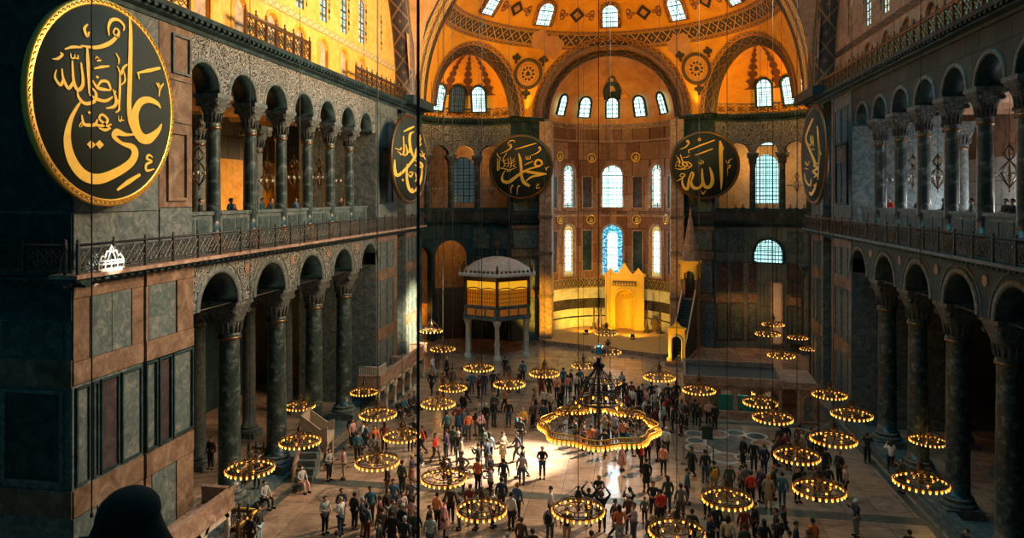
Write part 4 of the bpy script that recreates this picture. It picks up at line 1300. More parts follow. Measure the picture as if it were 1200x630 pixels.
# ================================================================== CALLIGRAPHY BOARDS
def cat(P, n=7):
    P = [Vector(p) for p in P]
    if len(P) == 2: return [P[0].lerp(P[1], i/4) for i in range(5)]
    out = []
    for i in range(len(P)-1):
        p0, p1, p2, p3 = P[max(0, i-1)], P[i], P[i+1], P[min(len(P)-1, i+2)]
        for k in range(n):
            t = k/n
            out.append(.5*((2*p1)+(p2-p0)*t+(2*p0-5*p1+4*p2-p3)*t*t+(3*p1-p0-3*p2+p3)*t**3))
    out.append(P[-1])
    return out
def stroke(mb, pts, wid, fx, th=.035):
    """ribbon with a rounded section along a brush stroke; wid: one width, or a list along it"""
    P = cat(pts)
    n = len(P)
    if not isinstance(wid, (list, tuple)): wid = [wid*.45, wid, wid, wid*.5]
    Wd = []
    for i in range(n):
        t = i/(n-1)*(len(wid)-1); k = min(int(t), len(wid)-2)
        Wd.append((wid[k]+(wid[k+1]-wid[k])*(t-k))/2)
    rows = []
    for i, p in enumerate(P):
        d = (P[min(i+1, n-1)]-P[max(0, i-1)])
        if d.length < 1e-6: d = Vector((1, 0))
        d.normalize(); nn = Vector((-d.y, d.x))
        a, b = p+nn*Wd[i], p-nn*Wd[i]
        rows.append((fx(a, 0), fx(a, th), fx(b, th), fx(b, 0)))
    for r0, r1 in zip(rows, rows[1:]):
        for k in range(3): mb.face([r0[k], r0[k+1], r1[k+1], r1[k]])
    mb.face(rows[0]); mb.face(rows[-1])
def dia(mb, c, r, fx):
    P = [(c[0], c[1]-r), (c[0]+r, c[1]), (c[0], c[1]+r), (c[0]-r, c[1])]
    mb.face([fx(Vector(p), .035) for p in P])
    for a, b in zip(P, P[1:]+P[:1]): mb.face([fx(Vector(a), 0), fx(Vector(b), 0), fx(Vector(b), .035), fx(Vector(a), .035)])
def board(loc, rz, D, cx, cy, hx, hy, strokes, dots, label, framem, fmat='gold_paint', mirror=False):
    """disc whose face looks along local -Y; local x runs to the viewer's right"""
    root = empty('calligraphy_board', loc, rz)
    tag(root, label, 'round sign', 'round calligraphy boards')
    r = D/2
    mb = MB(); n = 64
    mb.lathe([(0, -.02), (r*.95, -.02), (r*.95, .10), (0, .10)], n)
    rot = Matrix.Rotation(R(90), 4, 'X')
    def turn(m): m.v = [tuple(rot @ Vector(p)) for p in m.v]
    turn(mb); mb.build('board', 'board_green', root)
    mb = MB()
    mb.lathe([(r*.925, .02), (r*.93, .10), (r*.945, .13), (r*.955, .10), (r*.985, .12), (r, .07), (r, -.08), (r*.925, -.08)], n)
    for k in range(96):
        t = 2*PI*k/96
        c = Vector((r*.967*math.cos(t), r*.967*math.sin(t), .11)); tv = Vector((-math.sin(t), math.cos(t), 0))*r*.022; nv = Vector((math.cos(t), math.sin(t), 0))*r*.012
        mb.tube([c-tv-nv, c+tv*.3+nv, c+tv+nv*.2], r*.008, 4)
    turn(mb); mb.build('frame', framem, root)
    fx = lambda p, d: Vector(((p.x-cx)/hx*r, -.10-d, -(p.y-cy)/hy*r))
    mb = MB()
    for i, (P, wd) in enumerate(strokes): stroke(mb, P, wd, fx, .03+.0015*(i % 9))
    for c, q in dots: dia(mb, c, q, fx)
    mb.build('calligraphy', fmat, root)
    return root
ALI = [([(302, 26), (307, 70), (305, 200), (302, 300), (308, 350), (322, 385)], [3, 12, 15, 15, 18, 12]),
       ([(322, 388), (290, 392), (262, 388), (252, 402), (278, 420), (312, 428), (322, 448), (306, 478), (262, 508), (205, 530), (160, 520), (128, 480), (115, 425), (124, 370), (148, 322), (160, 312)], [4, 10, 22, 14, 10, 20, 24, 24, 26, 30, 30, 26, 20, 12, 6, 2]),
       ([(420, 342), (405, 368), (372, 396), (345, 396), (326, 370), (322, 325), (338, 288), (368, 272), (402, 278), (416, 292)], [3, 16, 30, 32, 30, 24, 22, 20, 14, 3]),
       ([(152, 158), (195, 152), (232, 132), (256, 108), (268, 86), (258, 78), (250, 92), (262, 104), (270, 96)], [3, 10, 12, 10, 7, 5, 5, 4, 2]),
       ([(236, 106), (234, 80), (244, 58), (266, 50), (284, 62), (282, 78)], [3, 8, 10, 9, 7, 3]),
       ([(172, 92), (162, 108), (170, 126), (176, 112)], [3, 8, 8, 3]),
       ([(328, 196), (372, 178), (414, 160)], [4, 11, 8]), ([(332, 192), (336, 214)], [7, 3]),
       ([(398, 212), (412, 228), (406, 210)], [3, 8, 3]), ([(428, 208), (414, 228), (410, 254)], [4, 8, 3]),
       ([(386, 455), (372, 448), (364, 460), (382, 468), (362, 480), (364, 498), (392, 492)], [3, 7, 8, 6, 8, 8, 3]),
       ([(262, 562), (300, 536), (340, 512)], [6, 14, 8]),
       ([(266, 338), (268, 352), (274, 352), (276, 338)], 4), ([(276, 350), (284, 350)], 4),
       ([(170, 158), (172, 200), (176, 288)], [5, 10, 5]), ([(152, 205), (158, 262), (144, 284), (132, 262), (128, 206)], [4, 9, 10, 8, 4]),
       ([(132, 262), (118, 284), (104, 262), (100, 234)], [7, 9, 7, 3]), ([(104, 262), (96, 280), (82, 262), (86, 240)], [6, 8, 6, 2]),
       ([(124, 186), (126, 198), (134, 198), (136, 186)], 4), ([(136, 196), (144, 196), (144, 186)], 4),
       ([(76, 214), (90, 210), (102, 196), (96, 192)], [2, 7, 6, 3]), ([(108, 180), (130, 168), (156, 162)], [3, 8, 4]),
       ([(198, 190), (212, 184)], 5), ([(194, 186), (198, 178), (206, 182)], 3),
       ([(190, 214), (212, 204), (236, 196)], [3, 8, 5]), ([(262, 190), (274, 210), (282, 190), (296, 176)], [3, 8, 8, 3]),
       ([(270, 210), (270, 260), (268, 318)], [4, 8, 3]), ([(284, 200), (288, 228), (272, 246)], [3, 6, 2]), ([(258, 152), (268, 168), (266, 184)], [3, 6, 2]),
       ([(186, 248), (200, 266), (216, 268), (242, 266)], [3, 9, 10, 4]), ([(200, 266), (212, 246), (232, 244), (242, 264)], [4, 8, 9, 5]),
       ([(180, 268), (196, 284), (190, 308), (164, 318), (146, 304), (142, 284)], [3, 8, 10, 10, 8, 3]), ([(176, 290), (200, 300), (226, 300), (248, 284)], [4, 10, 9, 4]),
       ([(248, 262), (258, 290), (252, 312), (226, 322)], [3, 9, 10, 3]), ([(264, 290), (268, 318), (256, 330)], [3, 7, 3]),
       ([(154, 352), (160, 376), (174, 378), (192, 374), (200, 358)], [3, 9, 10, 9, 4]), ([(160, 376), (150, 384), (158, 366)], [6, 7, 3]),
       ([(192, 374), (216, 374), (232, 356), (216, 342), (206, 354), (222, 368), (242, 380)], [6, 9, 8, 7, 6, 8, 4]), ([(204, 382), (224, 386), (242, 378)], [3, 9, 3]),
       ([(228, 376), (244, 366)], 6)]
board((-W+.62, 21.95, 18.12), R(90), 6.95, 243, 305, 230, 305, ALI, [((182, 433), 13), ((207, 430), 13), ((200, 236), 5), ((176, 342), 5), ((256, 268), 4)],
      'largest round green board with gold calligraphy, on the near left pier', 'gold', 'gold_paint')
MUH = [([(470, 300), (462, 268), (436, 254), (414, 272), (412, 300), (436, 312), (468, 296)], [10, 18, 16, 16, 18, 16, 8]),
       ([(455, 312), (400, 325), (345, 345), (300, 372), (248, 412), (200, 452), (160, 458), (136, 432), (142, 385), (165, 345)], [8, 14, 16, 20, 26, 30, 28, 22, 10, 3]),
       ([(274, 192), (288, 250), (295, 330), (298, 400), (318, 460), (366, 494)], [6, 22, 22, 22, 30, 24]),
       ([(300, 352), (350, 362), (420, 376), (502, 384)], [6, 24, 26, 14]), ([(505, 384), (440, 396), (380, 412), (332, 452)], [8, 20, 18, 6]),
       ([(244, 156), (330, 130), (422, 100)], [5, 11, 7]), ([(322, 300), (360, 282), (396, 266)], [4, 10, 5]),
       ([(378, 214), (428, 190), (456, 160), (448, 134), (440, 150), (462, 158)], [3, 9, 9, 7, 5, 3]),
       ([(118, 196), (170, 172), (212, 136), (206, 108), (192, 120), (214, 132)], [3, 9, 11, 8, 6, 4]), ([(180, 110), (200, 80), (234, 74), (240, 92)], [3, 8, 8, 4]),
       ([(334, 214), (336, 244), (350, 244), (352, 216)], 7), ([(352, 242), (368, 244), (370, 214)], 7),
       ([(90, 186), (104, 218), (122, 232)], [3, 9, 4]), ([(100, 236), (98, 345), (116, 330)], [6, 9, 3]), ([(122, 230), (112, 318), (150, 332), (196, 344), (240, 332)], [5, 8, 9, 9, 5]),
       ([(176, 186), (146, 246), (160, 300), (140, 318)], [3, 8, 8, 3]), ([(206, 226), (214, 300), (198, 328)], [5, 9, 4]), ([(184, 236), (190, 300), (170, 318)], [4, 8, 4]),
       ([(240, 234), (226, 262), (250, 268)], [3, 7, 3]), ([(250, 290), (230, 308), (256, 326)], [3, 8, 4]), ([(132, 250), (150, 262), (172, 250)], 5), ([(160, 282), (196, 286), (236, 276)], [4, 7, 3]),
       ([(224, 496), (210, 512), (212, 562)], [10, 7, 3]), ([(276, 496), (264, 516), (262, 572)], [10, 7, 3]), ([(214, 490), (232, 488)], 12), ([(268, 492), (288, 494)], 12),
       ([(416, 478), (444, 478), (424, 496), (424, 514), (452, 508)], [3, 7, 6, 7, 3]), ([(488, 322), (504, 340), (500, 354)], [3, 7, 2]), ([(534, 316), (510, 326), (506, 338)], [3, 6, 3])]
board((-9.05, 73.1, 17.95), 0, 6.65, 293, 318, 268, 300, MUH, [((182, 355), 8), ((202, 355), 8)], 'round dark board with gold calligraphy, left of the apse windows', 'bronze')
ALL = [([(396, 106), (402, 190), (404, 330), (406, 440), (404, 532)], [10, 30, 26, 20, 4]), ([(398, 110), (416, 170), (414, 196)], [6, 14, 4]),
       ([(318, 335), (334, 395), (338, 465), (316, 508), (284, 502), (266, 450), (262, 348)], [6, 22, 28, 28, 26, 22, 8]),
       ([(268, 452), (250, 505), (215, 520), (188, 500), (178, 462)], [10, 22, 26, 24, 16]), ([(178, 466), (196, 400), (184, 380), (164, 440), (152, 524), (124, 508), (112, 462), (118, 428)], [10, 16, 10, 14, 22, 20, 12, 4]),
       ([(160, 186), (262, 140), (356, 100)], [5, 12, 8]), ([(162, 184), (162, 212)], [8, 4]), ([(210, 230), (280, 202), (342, 174)], [5, 12, 7]),
       ([(236, 282), (240, 304), (252, 302)], 7), ([(254, 268), (256, 304), (264, 302)], 7), ([(268, 276), (272, 302)], 7),
       ([(94, 178), (138, 158), (164, 122), (152, 100), (146, 116), (168, 124)], [3, 9, 9, 7, 5, 3]), ([(236, 82), (232, 98), (246, 102), (248, 88), (238, 80)], 6),
       ([(64, 228), (84, 262), (102, 296)], [4, 9, 4]), ([(98, 222), (112, 270), (124, 312)], [4, 9, 4]), ([(58, 344), (104, 352), (140, 330), (150, 306), (128, 290), (112, 306), (140, 324), (182, 328)], [3, 10, 12, 10, 8, 8, 10, 4]),
       ([(150, 350), (184, 322), (160, 292), (128, 288)], [4, 10, 8, 3]), ([(62, 330), (72, 290), (92, 286), (88, 318)], [3, 8, 8, 4]), ([(120, 250), (150, 246), (172, 230)], [3, 6, 2]), ([(110, 340), (124, 352), (146, 350)], 8), ([(78, 318), (100, 330), (118, 322)], 7),
       ([(70, 458), (108, 432), (132, 404), (112, 390), (96, 410), (128, 420)], [4, 11, 11, 9, 6, 4]),
       ([(438, 280), (452, 302), (468, 290)], [3, 8, 4]), ([(486, 262), (462, 280), (456, 304)], [4, 8, 4]), ([(452, 322), (472, 322), (462, 342), (450, 348), (450, 412)], [4, 9, 8, 7, 3]), ([(252, 540), (270, 568), (282, 548), (294, 536)], [4, 10, 7, 3])]
board((9.15, 73.1, 18.0), 0, 6.75, 280, 318, 265, 300, ALL, [], 'round dark board with gold calligraphy, right of the apse windows', 'bronze')
UMR = [([(186, 206), (160, 250), (150, 300), (122, 350), (84, 405), (56, 426), (46, 390), (46, 332)], [4, 12, 14, 12, 14, 18, 12, 4]), ([(146, 138), (124, 160), (122, 220), (134, 280), (150, 312)], [4, 12, 14, 12, 8]),
       ([(150, 322), (184, 338), (188, 362), (150, 352)], [6, 16, 14, 6]), ([(108, 350), (106, 440), (118, 505), (138, 528), (134, 500)], [4, 12, 16, 14, 4]), ([(190, 366), (184, 440), (154, 514), (128, 524)], [4, 12, 12, 5]),
       ([(90, 152), (120, 126), (146, 104)], [4, 12, 6]), ([(48, 262), (70, 268), (80, 250)], 6), ([(88, 180), (90, 280), (72, 300)], [4, 8, 3]), ([(100, 230), (108, 280), (92, 304)], [4, 8, 3]), ([(104, 262), (120, 276), (118, 250)], 7),
       ([(160, 150), (170, 190), (180, 150)], [3, 8, 3]), ([(184, 170), (170, 220), (160, 230)], [3, 8, 3]), ([(172, 270), (190, 290), (206, 268)], [3, 8, 3]), ([(186, 250), (200, 290), (210, 310)], [3, 8, 3]),
       ([(112, 410), (126, 430), (140, 400)], [3, 10, 4]), ([(150, 400), (160, 440), (150, 460)], 7), ([(82, 445), (86, 460)], 8), ([(118, 404), (136, 398)], 8), ([(60, 280), (84, 296), (110, 292)], 5)]
board((-W+1.55, 52.9, 17.75), R(84), 6.75, 127, 320, 95, 283, UMR, [], 'narrow looking round board with gold calligraphy, on the left side of the far arch', 'bronze')
OSM = [([(114, 104), (90, 150), (70, 210), (92, 280), (116, 340), (128, 384)], [10, 14, 8, 10, 12, 16]), ([(138, 158), (146, 240), (150, 330), (142, 470)], [4, 9, 8, 4]), ([(140, 372), (122, 384), (142, 402), (116, 416), (134, 440), (118, 452)], [6, 12, 12, 12, 12, 5]),
       ([(92, 538), (104, 552), (124, 520), (134, 484)], [6, 14, 10, 4]), ([(60, 420), (70, 470), (96, 500), (104, 460)], [3, 8, 8, 4]), ([(80, 240), (98, 260), (112, 236)], 6), ([(98, 200), (104, 250)], 6), ([(112, 205), (118, 270)], 5), ([(66, 350), (80, 376), (92, 350)], 6), ([(104, 284), (124, 290)], 6), ([(60, 390), (84, 400)], 6), ([(150, 300), (160, 330)], 5)]
board((W-1.95, 51.4, 17.75), R(-90), 6.75, 112, 320, 75, 295, OSM, [((124, 500), 7)], 'narrow looking shadowed round board with gold calligraphy, on the right side', 'bronze')
# small round inscriptions on the apse wall
mb = MB()
rot = Matrix.Rotation(R(90), 4, 'X')
mb.lathe([(.40, .02), (.41, .09), (.50, .10), (.54, .05), (.54, -.04)], 28); mb.v = [tuple(rot @ Vector(p)) for p in mb.v]
ring = mb.build('frame', 'gold')
mb = MB(); mb.lathe([(0, .03), (.42, .03)], 28); mb.v = [tuple(rot @ Vector(p)) for p in mb.v]
fld = mb.build('field', 'board_green')
mb = MB(); fx = lambda p, d: Vector((p.x, -.03-d*.5, -p.y))
for P in ([(-.2, -.2), (-.1, .1), (.15, .15), (.25, -.05)], [(0, -.28), (.03, .1)], [(-.25, .2), (0, .26), (.22, .2)], [(.12, -.22), (.16, .05)]): stroke(mb, P, .07, fx)
scr = mb.build('calligraphy', 'gold_paint')
for x, y, lb in ((693, 185, 'small gold ringed roundel left of the upper central apse window'), (745, 184, 'small gold ringed roundel right of the upper central apse window'),
                 (692, 257, 'small gold ringed roundel left of the blue apse window'), (746, 257, 'small gold ringed roundel right of the blue apse window'),
                 (656, 183, 'small gold ringed roundel left of the upper left apse window'), (656, 257, 'small gold ringed roundel left of the lower left amber apse window'),
                 (781, 257, 'small gold ringed roundel right of the lower right amber apse window')):
    best = min((abs((ap_mp(u/20, 15, 0)-on_y(x, y, ap_mp(u/20, 15, 0).y)).x), u/20) for u in range(-200, 201))
    u = best[1]; p = on_y(x, y, ap_mp(u, 15, 0).y)
    root = empty('wall_roundel', ap_mp(u, p.z, -.02), -u/AR)
    tag(root, lb, 'roundel', 'small roundels on the apse wall')
    for o in (ring, fld, scr): share(o, root)
for o in (ring, fld, scr): bpy.data.objects.remove(o)
# ================================================================== CHANDELIERS
def hoop(mb, r, z, t, n=48): mb.tube([(r*math.cos(2*PI*k/n), r*math.sin(2*PI*k/n), z) for k in range(n)], t, 6, 0, True)
def spiral(mb, c, ax, r, turns, t, flip=1):
    P = []
    for k in range(15):
        q = k/14; a = 2*PI*turns*q
        P.append(Vector(c)+Vector(ax)*(r*(1-q*.8)*math.cos(a))+Vector((0, 0, 1))*(flip*r*(1-q*.8)*math.sin(a)))
    mb.tube(P, t, 4)
def lamp_mesh():
    mb = MB()
    mb.lathe([(0, -.17), (.028, -.165), (.05, -.12), (.060, -.06), (.062, -.02), (.07, 0), (.066, .0), (.05, -.02)], 10)
    return mb
LAMP = lamp_mesh().build('glass_lamp', 'lamp_glass'); LAMP_ME = LAMP.data; bpy.data.objects.remove(LAMP)
LAMPD = lamp_mesh().build('glass_lamp', 'lamp_dead'); LAMPD_ME = LAMPD.data; bpy.data.objects.remove(LAMPD)
def make_chandelier(nl, lampme, lit=True):
    """ring of radius 1 at local z 0"""
    root = empty('chandelier')
    mb = MB()
    hoop(mb, 1.0, 0, .032); hoop(mb, .97, .10, .022); hoop(mb, .52, .06, .024, 32)
    for k in range(nl):
        a = 2*PI*k/nl
        mb.tube([(math.cos(a), math.sin(a), .10), (1.06*math.cos(a), 1.06*math.sin(a), .03), (1.03*math.cos(a), 1.03*math.sin(a), -.02)], .014, 4)
    hp_ = mb.build('hoop', 'bronze', root)
    mb = MB()
    for k in range(8):
        a = 2*PI*k/8; ax = Vector((math.cos(a), math.sin(a), 0))
        mb.tube([ax*.10+Vector((0, 0, .10)), ax*.3+Vector((0, 0, .16)), ax*.55+Vector((0, 0, .06)), ax*.8+Vector((0, 0, .10)), ax*.98+Vector((0, 0, .04))], .02, 5)
        spiral(mb, ax*.74+Vector((0, 0, .08)), ax, .12, 1.3, .013); spiral(mb, ax*.33+Vector((0, 0, .12)), ax, .10, 1.2, .013, -1)
    mb.build('scroll_arms', 'bronze', root)
    mb = MB()
    mb.lathe([(0, -.42), (.03, -.38), (.015, -.33), (.05, -.28), (.02, -.22), (.03, -.12), (.10, -.05), (.11, .06), (.05, .14), (.03, .25), (.09, .36), (.15, .48), (.15, .58), (.07, .72), (.03, .80), (.06, .86), (.02, .95), (0, 1.0)], 14)
    mb.build('stem', 'bronze', root)
    mb = MB()
    for k in range(6):
        a = 2*PI*k/6; mb.tube([(.96*math.cos(a), .96*math.sin(a), .08), (.05*math.cos(a), .05*math.sin(a), .92)], .008, 4)
        a = 2*PI*(k+.5)/6; ax = Vector((math.cos(a), math.sin(a), 0))
        mb.tube([ax*.03+Vector((0, 0, .25)), ax*.22+Vector((0, 0, .38)), ax*.24+Vector((0, 0, .55)), ax*.05+Vector((0, 0, .75))], .013, 4)
    mb.build('stays', 'iron', root)
    for k in range(nl):
        a = 2*PI*k/nl
        l = bpy.data.objects.new('glass_lamp', lampme); COL.objects.link(l); l.parent = hp_; l.scale = (.78, .78, .9)
        l.location = (1.03*math.cos(a), 1.03*math.sin(a), -.01)
    if lit:
        for k in range(4):
            a = 2*PI*(k+.5)/4
            l = bpy.data.objects.new('glass_lamp', lampme); COL.objects.link(l); l.parent = hp_; l.scale = (.78, .78, .9)
            l.location = (.52*math.cos(a), .52*math.sin(a), .05)
    return root
mb = MB(); mb.box((-.5, -.5, 0), (.5, .5, 1)); cab = mb.build('cable', 'cable_black'); CABLE_ME = cab.data; bpy.data.objects.remove(cab)
ld = bpy.data.lights.new('lamp_light', 'POINT'); ld.color = (1, .52, .14); ld.energy = 12; ld.shadow_soft_size = .5
CHBIG, CHSM = make_chandelier(26, LAMP_ME), make_chandelier(18, LAMP_ME)
CHL = [  # x, y, width in the photograph, where it hangs
 (505.5, 386.5, 26, 'over the far left floor, touching the thick cable'), (519, 407.5, 28, 'before the golden kiosk, left of its columns'),
 (561, 429.5, 34, 'in front of the golden kiosk, below its middle'), (530.5, 453, 32, 'low beyond the thick cable, overlapping a nearer ring'), (513.3, 471.4, 39, 'beside the thick cable, above the walking visitor in red'),
 (426.7, 458, 31, 'at the near end of the arched marble loge'), (443, 484, 42, 'just below the near end of the arched marble loge'),
 (351.6, 474.4, 34, 'directly above another ring beside the marble pulpit'), (351.6, 515.7, 46, 'directly beneath another ring at the marble pulpit'),
 (293, 547.5, 54, 'at the foot of the nearest left column'), (442, 539.5, 50, 'over the couple left of the thick cable'), (471, 509.5, 42, 'left of the thick cable behind a nearer ring'),
 (520, 558.6, 52, 'right of the thick cable over the sunlit crowd'), (564.5, 595.6, 57, 'near the bottom edge, right of the thick cable'),
 (596.8, 448.6, 36, 'between the golden kiosk and the crowd'), (638, 436, 34, 'at the left end of the glowing apse platform'), (683.7, 427, 27, 'before the apse platform, left of the great globe'),
 (710.6, 389, 26, 'topmost of the stack before the mihrab'), (712.4, 410.5, 30, 'second of the stack before the mihrab'), (715, 447, 26, 'lowest of the stack before the mihrab'),
 (772.8, 440.4, 36, 'in front of the minbar gate'), (906, 379, 24.5, 'topmost of those against the right back wall'), (899.7, 390, 27.5, 'second from the top against the right back wall'),
 (935, 394.5, 22, 'against the dark doorway at the right'), (915.4, 415, 30, 'above the roof of the marble tribune'), (947, 408, 18, 'smallest, just below the ring at the dark doorway'),
 (819, 455.5, 37, 'before the left bay of the marble tribune'), (891, 470, 38, 'before the arches of the marble tribune'), (905.5, 488, 44, 'below the tribune arches, overlapping a smaller ring'),
 (972, 461, 37, 'beside the right corner of the marble tribune'), (998, 484, 44, 'before the farthest right columns'), (976.5, 513, 50, 'right of the marble tribune, over a dark group'),
 (934, 532.5, 50, 'over the crowd right of the floor roundels'), (960, 572, 57, 'near the bottom right, over a person in black'), (1087.6, 515, 39, 'upper of the pair before the right columns'),
 (1079, 563, 58, 'lower of the pair before the right columns'), (852, 583, 56, 'over the dense crowd right of centre'), (793, 621, 63, 'cut by the bottom edge right of centre'), (677.6, 596, 60, 'below the great chandelier near the bottom edge')]
CHPOS = []
for i, (x, y, wd, wh) in enumerate(CHL):
    D = 1.95
    dep = FPX*D/wd
    z = CH-(y-HORIZON)*dep/FPX
    if z < 2.5:
        dep = FPX*(CH-2.5)/(y-HORIZON); z = 2.5; D = wd*dep/FPX
    if z > 5.5:
        dep = FPX*(CH-4.6)/(y-HORIZON); z = 4.6; D = wd*dep/FPX
    if 'smallest' in wh: dep = FPX*(CH-3.0)/(y-HORIZON); z = 3.0; D = wd*dep/FPX
    pos = Vector((CX, 0, CH))+ray(x, y)*dep
    p0 = CHBIG if wd > 30 else CHSM
    root = copy_tree(p0)
    root.location = pos; root.rotation_euler = (0, 0, i*.7); sc = D/2.06; root.scale = (sc, sc, sc)
    tag(root, 'ring chandelier %s' % wh, 'chandelier', 'ring chandeliers over the nave floor')
    c = bpy.data.objects.new('cable', CABLE_ME); COL.objects.link(c); c.parent = root
    c.location = (0, 0, .95); c.scale = (.022/sc, .022/sc, (40-z)/sc-.95)
    l = bpy.data.objects.new('lamp_light', ld); COL.objects.link(l); l.parent = root; l.location = (0, 0, .25)
    CHPOS.append((root, x, y))
for o in (CHBIG, CHSM):
    for ch in list(o.children_recursive): bpy.data.objects.remove(ch)
    bpy.data.objects.remove(o)

# the great chandelier
gd = FPX*5.45/139.0; gpos = Vector((CX, 0, CH))+ray(701.5, 499)*gd
g = empty('great_chandelier', gpos)
tag(g, 'great lobed bronze chandelier with a glass globe on top, above the crowd', 'chandelier')
RG = 2.6
def lobe(a): return RG*(1+.055*math.cos(8*a))
mb = MB(); n = 128
mb.tube([(lobe(2*PI*k/n)*math.cos(2*PI*k/n), lobe(2*PI*k/n)*math.sin(2*PI*k/n), 0) for k in range(n)], .05, 6, 0, True)
mb.tube([((lobe(2*PI*k/n)-.06)*math.cos(2*PI*k/n), (lobe(2*PI*k/n)-.06)*math.sin(2*PI*k/n), .22) for k in range(n)], .035, 6, 0, True)
for k in range(n):
    a = 2*PI*k/n; P = lambda r, z: Vector((r*math.cos(a), r*math.sin(a), z))
    mb.tube([P(lobe(a), 0), P(lobe(a)-.06, .22)], .02, 4)
lh = mb.build('lower_hoop', 'gold', g)
mb = MB()
hoop(mb, 1.0, 1.15, .05, 40); hoop(mb, .94, 1.30, .03, 40); hoop(mb, .62, 2.05, .03, 30)
crh = mb.build('crown_hoop', 'iron', g)
mb = MB()
for k in range(16):
    a = 2*PI*k/16; ax = Vector((math.cos(a), math.sin(a), 0))
    mb.tube([ax*lobe(a)+Vector((0, 0, .15)), ax*2.2+Vector((0, 0, .45)), ax*1.7+Vector((0, 0, .38)), ax*1.3+Vector((0, 0, .85)), ax*1.0+Vector((0, 0, 1.15))], .03, 5)
    spiral(mb, ax*2.15+Vector((0, 0, .30)), ax, .26, 1.6, .022); spiral(mb, ax*1.5+Vector((0, 0, .62)), ax, .22, 1.4, .02, -1)
mb.build('scroll_arms', 'bronze', g)
mb = MB()
for k in range(10):
    a = 2*PI*k/10; ax = Vector((math.cos(a), math.sin(a), 0))
    mb.tube([ax*.98+Vector((0, 0, 1.2)), ax*.80+Vector((0, 0, 1.7)), ax*.60+Vector((0, 0, 2.1)), ax*.25+Vector((0, 0, 2.5)), ax*.1+Vector((0, 0, 2.75))], .028, 5)
mb.lathe([(0, -.2), (.06, -.1), (.05, .4), (.10, .8), (.05, 1.2), (.09, 1.7), (.05, 2.3), (.14, 2.6), (.26, 2.72), (.30, 2.82), (.12, 2.95), (.07, 3.1)], 16)
mb.build('cage', 'iron', g)
mb = MB(); mb.lathe([(0, -.36)]+[(.36*math.sin(PI*k/14), -.36*math.cos(PI*k/14)) for k in range(1, 14)]+[(.02, .36)], 24, 0, (0, 0, 3.42))
mb.build('globe', 'silver_glass', g)
for k in range(84):
    a = 2*PI*(k+.5)/84
    l = bpy.data.objects.new('glass_lamp', LAMP_ME); COL.objects.link(l); l.parent = lh
    l.location = ((lobe(a)+.05)*math.cos(a), (lobe(a)+.05)*math.sin(a), -.04); l.scale = (.95, .95, 1.05)
for k in range(10):
    a = 2*PI*k/10
    l = bpy.data.objects.new('glass_lamp', LAMP_ME); COL.objects.link(l); l.parent = crh
    l.location = (1.02*math.cos(a), 1.02*math.sin(a), 1.12)
c = bpy.data.objects.new('cable', CABLE_ME); COL.objects.link(c); c.parent = g; c.location = (0, 0, 3.75); c.scale = (.035, .035, 33)
for k in range(4):
    l = bpy.data.objects.new('lamp_light', ld); COL.objects.link(l); l.parent = g; l.location = (1.9*math.cos(k*PI/2), 1.9*math.sin(k*PI/2), -.3)

# unlit gallery chandeliers: a wrought lyre with a ring of cups
GCH = None
def make_gallery_lamp():
    root = empty('gallery_chandelier')
    mb = MB()
    for k in range(8):
        a = 2*PI*k/8; ax = Vector((math.cos(a), math.sin(a), 0)); z = lambda q: Vector((0, 0, q))
        mb.tube([z(-.62), ax*.10+z(-.5), ax*.30+z(-.2), ax*.42+z(0), ax*.34+z(.22), ax*.10+z(.48), ax*.04+z(.6), ax*.22+z(.78), ax*.26+z(.92), ax*.12+z(1.12), z(1.3)], .024, 5)
    mb.lathe([(0, -.85), (.04, -.8), (.02, -.7), (.06, -.62), (.03, -.55), (.02, 1.3), (.05, 1.36), (0, 1.45)], 10)
    mb.build('wrought_stem', 'bronze', root)
    mb = MB(); hoop(mb, .95, 0, .022, 36)
    for k in range(4):
        a = 2*PI*k/4; mb.tube([(.42*math.cos(a), .42*math.sin(a), 0), (.95*math.cos(a), .95*math.sin(a), 0)], .016, 4)
    hp_ = mb.build('hoop', 'bronze', root)
    for k in range(18):
        a = 2*PI*k/18
        l = bpy.data.objects.new('glass_cup', LAMPD_ME); COL.objects.link(l); l.parent = hp_; l.location = (.95*math.cos(a), .95*math.sin(a), .08)
    c = bpy.data.objects.new('cable', CABLE_ME); COL.objects.link(c); c.parent = root; c.location = (0, 0, 1.4); c.scale = (.02, .02, 5)
    return root
gl = make_gallery_lamp()
first = True
for x, y, X, lb in ((1045, 211, 18.6, 'unlit wrought chandelier in the right gallery, behind the farthest column'), (1070, 207, 18.6, 'unlit wrought chandelier in the right gallery, between fourth and fifth far columns'),
                    (1099, 208, 18.6, 'unlit wrought chandelier in the right gallery, in the middle bay'), (1183, 203, 18.6, 'large unlit wrought chandelier in the right gallery, near the picture edge'),
                    (233, 203, -19.2, 'unlit chandelier in the left gallery, behind the first column'), (313, 212, -19.2, 'unlit chandelier in the left gallery, left of the third column'), (345, 208, -19.2, 'unlit chandelier in the left gallery, between third and fourth columns'),
                    (374, 208, -19.2, 'unlit chandelier in the left gallery, between fourth and fifth columns'), (398, 212, -19.2, 'unlit chandelier in the left gallery, between fifth and sixth columns')):
    p = on_x(x, y, X)
    o = gl if first else copy_tree(gl); first = False
    o.location = p; o.rotation_euler = (0, 0, x*.37)
    tag(o, lb, 'chandelier', 'unlit gallery chandeliers')
for x, y, Y, lb in ((509, 221, 75.2, 'unlit chandelier in the left exedra, left bay'), (576, 221, 75.6, 'unlit chandelier in the left exedra, beside the round board'), (934, 217, 74.6, 'unlit chandelier in the right exedra beside the big gridded window')):
    o = copy_tree(gl); o.location = on_y(x, y, Y); tag(o, lb, 'chandelier', 'unlit gallery chandeliers')

